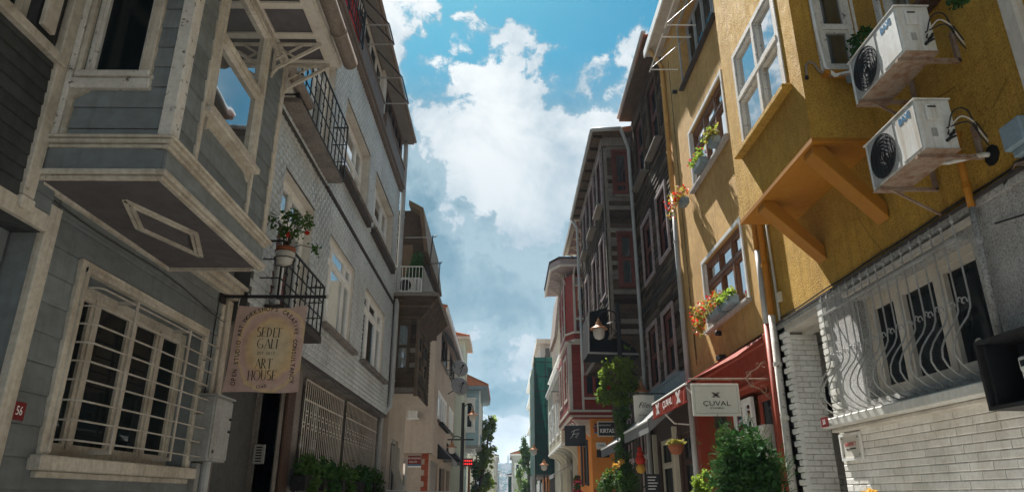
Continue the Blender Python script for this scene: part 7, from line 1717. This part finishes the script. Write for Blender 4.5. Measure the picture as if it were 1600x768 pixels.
MB().box(RIGHT(2.72), Y5, 43.6, 8.2, 8.28, -.1, .04).build('handrail', 'white', r5)
for y in (34.1, 35.9, 37.8, 39.8, 41.8, 43.6):
    MB().prism([(3.5, y, 3.86), (2.72, y, 3.86)] + [(2.72 + .78 * math.sin(a), y, 3.78 - .9 * (1 - math.cos(a))) for a in [i * math.pi / 2 / 7 for i in range(8)]], (0, .3, 0)).build('curved_bracket', 'creamwood', r5)
sg5 = thing('hanging_banner_sign', 'beige cloth shop banner on a rod high on the cream house', 'banner', (2.6, 33.8, 6.0))
N5b = NEAR(33.4); part_box(N5b, sg5, 'cloth', 'signwhite', 2.28, 3.02, 5.72, 6.28, -.01, .01)
text('TIMI', N5b.p(2.66, 6.1, .012), (1, 0, 0), (0, 0, 1), .20, 'ink', sg5); text('HOME & LIVING', N5b.p(2.65, 5.86, .012), (1, 0, 0), (0, 0, 1), .07, 'ink', sg5)
MB().tube([N5b.p(2.22, 6.30, 0), N5b.p(3.1, 6.30, 0)], .02, 6).build('rod', 'iron', sg5)
wl5 = thing('wall_lantern', 'small black wall lantern under the beige banner', 'lantern', (2.8, 33.6, 5.0))
MB().lathe((2.86, 33.5, 4.9), [(0, 0), (.08, .03), (.11, .35), (.14, .36), (.03, .5), (0, .5)], 6).build('case', 'greymetal', wl5); MB().tube([(2.86, 33.5, 5.38), (2.86, 33.6, 5.6), (2.86, 33.9, 5.6)], .015, 5).build('hook', 'iron', wl5)
fb5 = thing('flower_stand', 'hanging pink and green flowers beside the black shop opening', 'flowers', (3.3, 31, 2))
MB().tube([(3.1, 30.5, .1), (3.1, 30.5, 2.4)], .03, 5).build('post', 'iron', fb5)
leaves([(3.05, 30.5, z, .16, .2, .22) for z in (1.6, 1.9, 2.2)], 500, .08).build('foliage', 'leaf', fb5); leaves([(3.05, 30.5, z, .18, .2, .2) for z in (1.7, 2.1)], 130, .08, shell=.9).build('flowers', 'petalpink', fb5)
aw5 = thing('shop_awning', 'pale awning over the dark shopfront of the cream house', 'awning', (2.9, 36, 2.7))
MB().hexa([(2.35, 34.8, 2.55), (2.35, 38.2, 2.55), (3.5, 34.8, 3.1), (3.5, 38.2, 3.1), (2.35, 34.8, 2.58), (2.35, 38.2, 2.58), (3.5, 34.8, 3.13), (3.5, 38.2, 3.13)]).build('canopy', 'greyaluminium', aw5)
MB().wbox(2.34, 2.36, 34.8, 38.2, 2.4, 2.57).build('valance', 'greyaluminium', aw5)
for y in (34.6, 38.4, 41): MB().wbox(3.3, 3.5, y, y + .25, 0, 3.6).build('shop_pier', 'creamwood', r5)
# upper storey roof far behind: white flat-roofed block
wb5 = thing('white_block', 'white flat roofed building top showing above the green netting', 'building', (5, 56, 0))
MB().wbox(2.9, 12, 56, 66, 0, 13.4).build('wall', 'whitestucco', wb5); MB().wbox(2.55, 12.5, 55.4, 66.5, 13.4, 13.75).build('roof_slab', 'plaster', wb5)
MB().wbox(3.3, 3.7, 55.97, 56, 11.8, 13.1).build('window', 'glassdark', wb5)
ye = thing('cream_gable', 'cream gabled eave showing above the cream house', 'building', (5, 46, 0))
MB().prism([(3.4, 44.1, 0), (3.4, 44.1, 12.2), (3.7, 44.1, 15.2), (8, 44.1, 15.2), (8, 44.1, 0)], (0, 5, 0)).build('wall', 'creamwood', ye)
MB().prism([(3.2, 43.9, 11.4), (3.55, 43.9, 14.6), (3.75, 43.9, 14.6), (3.4, 43.9, 11.4)], (0, 5.2, 0)).build('eave', 'browngutter', ye)
# ================================================================ RIGHT 6 : netting
r6 = thing('netted_building', 'building wrapped in dark green scaffold netting', 'building', (5, 52, 0))
MB().wbox(3.0, 11, 50, 60, 3.0, 10.9).build('core', 'stone', r6)
for (nm, f_) in (('side', lambda a, b: (2.12 + .05 * pnoise((a * 3, b * 3, 0)), 49.6 + a * 10, b)), ('front', lambda a, b: (2.12 + a * 2.2, 49.6 + .06 * pnoise((a * 5, b * 3, 5)), b))):
    q = MB(); NA, NZ_ = 14, 14
    for i in range(NA):
        for j in range(NZ_):
            zz = [3.0 + 8.1 * (j + e) / NZ_ for e in (0, 1)]; aa = [(i + e) / NA for e in (0, 1)]
            q.quad(f_(aa[0], zz[0]), f_(aa[1], zz[0]), f_(aa[1], zz[1]), f_(aa[0], zz[1]))
    q.build('netting', 'net', r6, smooth=True)
for k in range(8): MB().tube([(2.08, 49.5, 3.4 + k * 1.05), (4.3, 49.5, 3.4 + k * 1.05)], .035, 6).build('scaffold_ledger', 'iron', r6)
for x in (2.1, 2.9, 4.2): MB().tube([(x, 49.52, 0), (x, 49.52, 11.2)], .035, 6).build('scaffold_pole', 'iron', r6)
for k in range(10): MB().tube([(2.1, 50 + k, .1), (2.1, 50 + k, 3.1)], .035, 6).build('scaffold_pole', 'greymetal', r6)
MB().wbox(2.1, 4.2, 49.6, 60, 2.85, 3.0).build('scaffold_deck', 'greywood', r6)
wall(RIGHT(2.9), r6, 50, 60, 0, 3.0, [(51, 53.5, 0, 2.6), (55, 58, 0, 2.6)], 'orange', .2)
MB().box(RIGHT(3.05), 51, 58, 0, 2.6, 0, .03).build('shop_opening', 'interior', r6)
w6 = thing('pilastered_house', 'pale house edge with stacked cornices beyond the netting', 'house', (5, 70, 0))
MB().wbox(2.75, 11, 66.6, 80, 0, 13).build('wall', 'palegreen', w6)
for z in (5.2, 8.1, 10.9, 12.8): MB().wbox(2.45, 11, 66.3, 80, z, z + .35).build('cornice', 'white', w6)
for z in (3.4, 6.3, 9.2): MB().wbox(2.4, 2.75, 68, 70, z, z + .5).build('window_hood', 'beige', w6)
l6b = thing('street_lamp', 'lamp post with a copper lantern beside the green netting', 'street lamp', (2.35, 45, 0))
MB().tube([(2.45, 45, 0), (2.45, 45, 3.3)], .05, 8).build('post', 'iron', l6b); lantern((2.45, 45, 3.42), l6b, 1.2)
l6c = thing('wall_lantern', 'copper wall lantern on the scaffold corner', 'lantern', (1.95, 49, 5.6)); lantern((2.0, 49.2, 4.6), l6c, 1.3); MB().tube([(2.0, 49.2, 4.9), (2.1, 49.5, 5.0)], .02, 5).build('hook', 'iron', l6c)
# street tree and the far end of the right side
def tree(name, label, x, y, h, spread, m, n=2600, lean=0):
    t = thing(name, label, 'tree', (x, y, 0))
    MB().tube([(x, y, 0), (x + .05, y, h * .4), (x + lean * .5, y, h * .75), (x + lean, y, h * .95)], [.14, .11, .07, .02], 8).build('trunk', 'brownwood', t)
    for k in range(5):
        a = k * 1.3; z0_ = h * (.35 + .1 * k)
        MB().tube([(x, y, z0_), (x + math.cos(a) * spread * .5, y + math.sin(a) * spread * .5, z0_ + h * .1), (x + math.cos(a) * spread * .8, y + math.sin(a) * spread * .8, z0_ + h * .18)], [.05, .035, .012], 5).build('limb', 'brownwood', t)
    bs = []
    for i in range(34):
        z = random.uniform(.25, 1) * h; s = spread * (1.1 - abs(z / h - .55) * 1.2)
        bs.append((x + random.uniform(-s, s), y + random.uniform(-s, s), z, spread * random.uniform(.18, .42), spread * .35, h * random.uniform(.04, .09)))
    leaves(bs, n, h * .022, aspect=1.4, shell=.05).build('crown', m, t)
tree('street_tree', 'slender street tree with gappy bright leaves at the right side of the far street', 2.0, 62, 6.1, .75, 'leaf', 4200)
tree('street_tree', 'smaller far street tree behind the slender one', 1.75, 80, 4.6, .6, 'leafbright', 1600)
simple_house('far_house', 'white far house with a small roof left of the street trees', 'house', .95, 6, 92, 104, 6.6, 'whitestucco', [], [(1.3, 1.9, 4.2, 5.6)], roof='rooftile', eave=.3)
simple_house('far_house', 'green clad narrow far house at the end of the right side', 'house', .55, 5, 112, 124, 4.6, 'net', [], [], roof='stone', eave=.2)
# ---------------------------------------------------------------- vehicles
def car(x, y, label, m, s=1.0, hh=1.5, rot=0):
    t = thing('parked_car', label, 'car', (x, y, 0)); L, W_, = 4.1 * s, 1.7 * s
    prof = [(0, .35), (0, .75), (.15, .88), (.95, .98), (1.55, hh - .06), (2.1, hh), (3.1, hh - .02), (3.75, 1.05), (4.05, .95), (4.1, .6), (4.08, .35)]
    body = MB(); n = len(prof)
    rows = []
    for xx, k in ((-W_ / 2, .0), (-W_ / 2 * .97, .02), (W_ / 2 * .97, .02), (W_ / 2, .0)): pass
    def side(off, inset):
        return [Vector((x + off * (1 - (inset if z > 1.0 else 0)), y + a * s, z)) for a, z in prof]
    secs = [side(-W_ / 2, .16), side(-W_ / 2 * .7, .05), side(W_ / 2 * .7, .05), side(W_ / 2, .16)]
    for q in secs[1:3]:
        for v in q:
            if v.z > 1.0: v.z += .04
    vs = [v for sc_ in secs for v in sc_]; fs_ = []
    for i in range(3):
        for j in range(n): fs_.append((i * n + j, i * n + (j + 1) % n, (i + 1) * n + (j + 1) % n, (i + 1) * n + j))
    fs_ += [tuple(range(n))[::-1], tuple(range(3 * n, 4 * n))]
    body.add(vs, fs_); body.build('body', m, t, smooth=False, bevel=.03)
    MB().quad((x - W_ * .36, y + 1.05 * s, 1.06), (x + W_ * .36, y + 1.05 * s, 1.06), (x + W_ * .33, y + 1.52 * s, hh - .06), (x - W_ * .33, y + 1.52 * s, hh - .06)).build('rear_window', 'glassdark', t)
    for sx in (-1, 1):
        MB().wbox(x + sx * W_ * .43 - .01, x + sx * W_ * .43 + .01, y + 1.7 * s, y + 3.0 * s, 1.05, hh - .14).build('side_window', 'glassdark', t)
        MB().wbox(x + sx * (W_ / 2 + .06) - .06, x + sx * (W_ / 2 + .06) + .06, y + 3.1 * s, y + 3.2 * s, .95, 1.1).build('mirror', m, t)
        MB().wbox(x + sx * W_ * .38 - .12, x + sx * W_ * .38 + .12, y - .015, y + .03, .72, .84).build('tail_light', 'redplate', t)
        for yy_ in (.8, 3.3):
            w_ = MB().lathe((x + sx * W_ / 2, y + yy_ * s, .32), [(0, -.1), (.30, -.1), (.32, -.06), (.32, .06), (.30, .1), (0, .1)], 18, (1, 0, 0)).build('wheel', 'rubber', t)
            MB().lathe((x + sx * (W_ / 2 + .1), y + yy_ * s, .32), [(0, .0), (.19, .0), (.2, -.02)], 12, (sx, 0, 0)).build('rim', 'greymetal', w_)
car(-2.02, 17.2, 'white parked car whose roof just shows by the left kerb', 'carwhite', 1.0, 1.62)
car(-2.85, 15.2, 'black parked car close to the left house fronts', 'carblack', .9, 1.60)
# ---------------------------------------------------------------- far hill with houses and the mosque
hv = []; HX, HY = 44, 10; mb = MB()
def hz_(x, y):
    t = max(0, min(1, (y - 900) / 620)); p = math.exp(-((x - 18) / 85) ** 2)
    return -4 + (46 + 20 * p + 3 * pnoise((x * .02, y * .02, 0))) * (t * t * (3 - 2 * t))
for i in range(HX):
    for j in range(HY):
        c = [(-260 + (i + a) * 520 / HX, 900 + (j + b) * 720 / HY) for a, b in ((0, 0), (1, 0), (1, 1), (0, 1))]
        mb.quad(*[(x, y, hz_(x, y)) for x, y in c])
structure(mb.build('hill', 'hillside', smooth=True))
mb = MB(); rnd = random.Random(5)
for i in range(700):
    x = rnd.uniform(-110, 130); y = rnd.uniform(1000, 1530); z = hz_(x, y); w_ = rnd.uniform(3, 7); h_ = rnd.uniform(3, 8)
    mb.wbox(x - w_, x + w_, y - 4, y + 4, z - 6, z + h_)
o = mb.build('hillside_houses', 'farwall', kind='stuff'); o['label'] = 'pale houses crowded over the far hillside'; o['category'] = 'houses'
lf = leaves([(rnd.uniform(-110, 130), yy_, hz_(0, yy_) + 4, 7, 6, 5) for yy_ in [rnd.uniform(1050, 1530) for _ in range(160)]], 6500, 4.0)
o = lf.build('hillside_trees', 'leafdark', kind='stuff'); o['label'] = 'dark trees scattered between the far hillside houses'; o['category'] = 'trees'
mq = thing('mosque', 'mosque with a grey dome and minaret on the far hilltop', 'mosque', (21, 1500, 60))
MB().lathe((21, 1500, 52), [(15, 0), (15, 6), (12, 7), (11.5, 9.5), (10.5, 13), (8, 16), (4.5, 18.2), (.8, 19.2), (.4, 21), (0, 21)], 24).build('dome', 'greymetal', mq, smooth=True)
for dx in (-13, 13): MB().lathe((21 + dx, 1494, 50), [(6, 0), (6, 6), (5, 9), (3, 11), (0, 12)], 14).build('half_dome', 'greymetal', mq, smooth=True)
MB().lathe((6.5, 1500, 48), [(2.4, 0), (2.2, 22), (3.4, 23.5), (2.1, 24), (2.0, 33), (0, 40)], 10).build('minaret', 'whitestucco', mq)
# ---------------------------------------------------------------- air
hz = MB().wbox(-420, 420, -60, 1700, -3.2, 95).build('haze', 'white', kind='stuff')
m = bpy.data.materials.new('haze'); m.use_nodes = True; nt_ = m.node_tree; nt_.nodes.clear()
pv = nt_.nodes.new('ShaderNodeVolumePrincipled'); pv.inputs['Color'].default_value = (.62, .80, 1, 1); pv.inputs['Density'].default_value = .00025; pv.inputs['Anisotropy'].default_value = .2
oo = nt_.nodes.new('ShaderNodeOutputMaterial'); nt_.links.new(pv.outputs[0], oo.inputs['Volume'])
hz.data.materials.clear(); hz.data.materials.append(m)
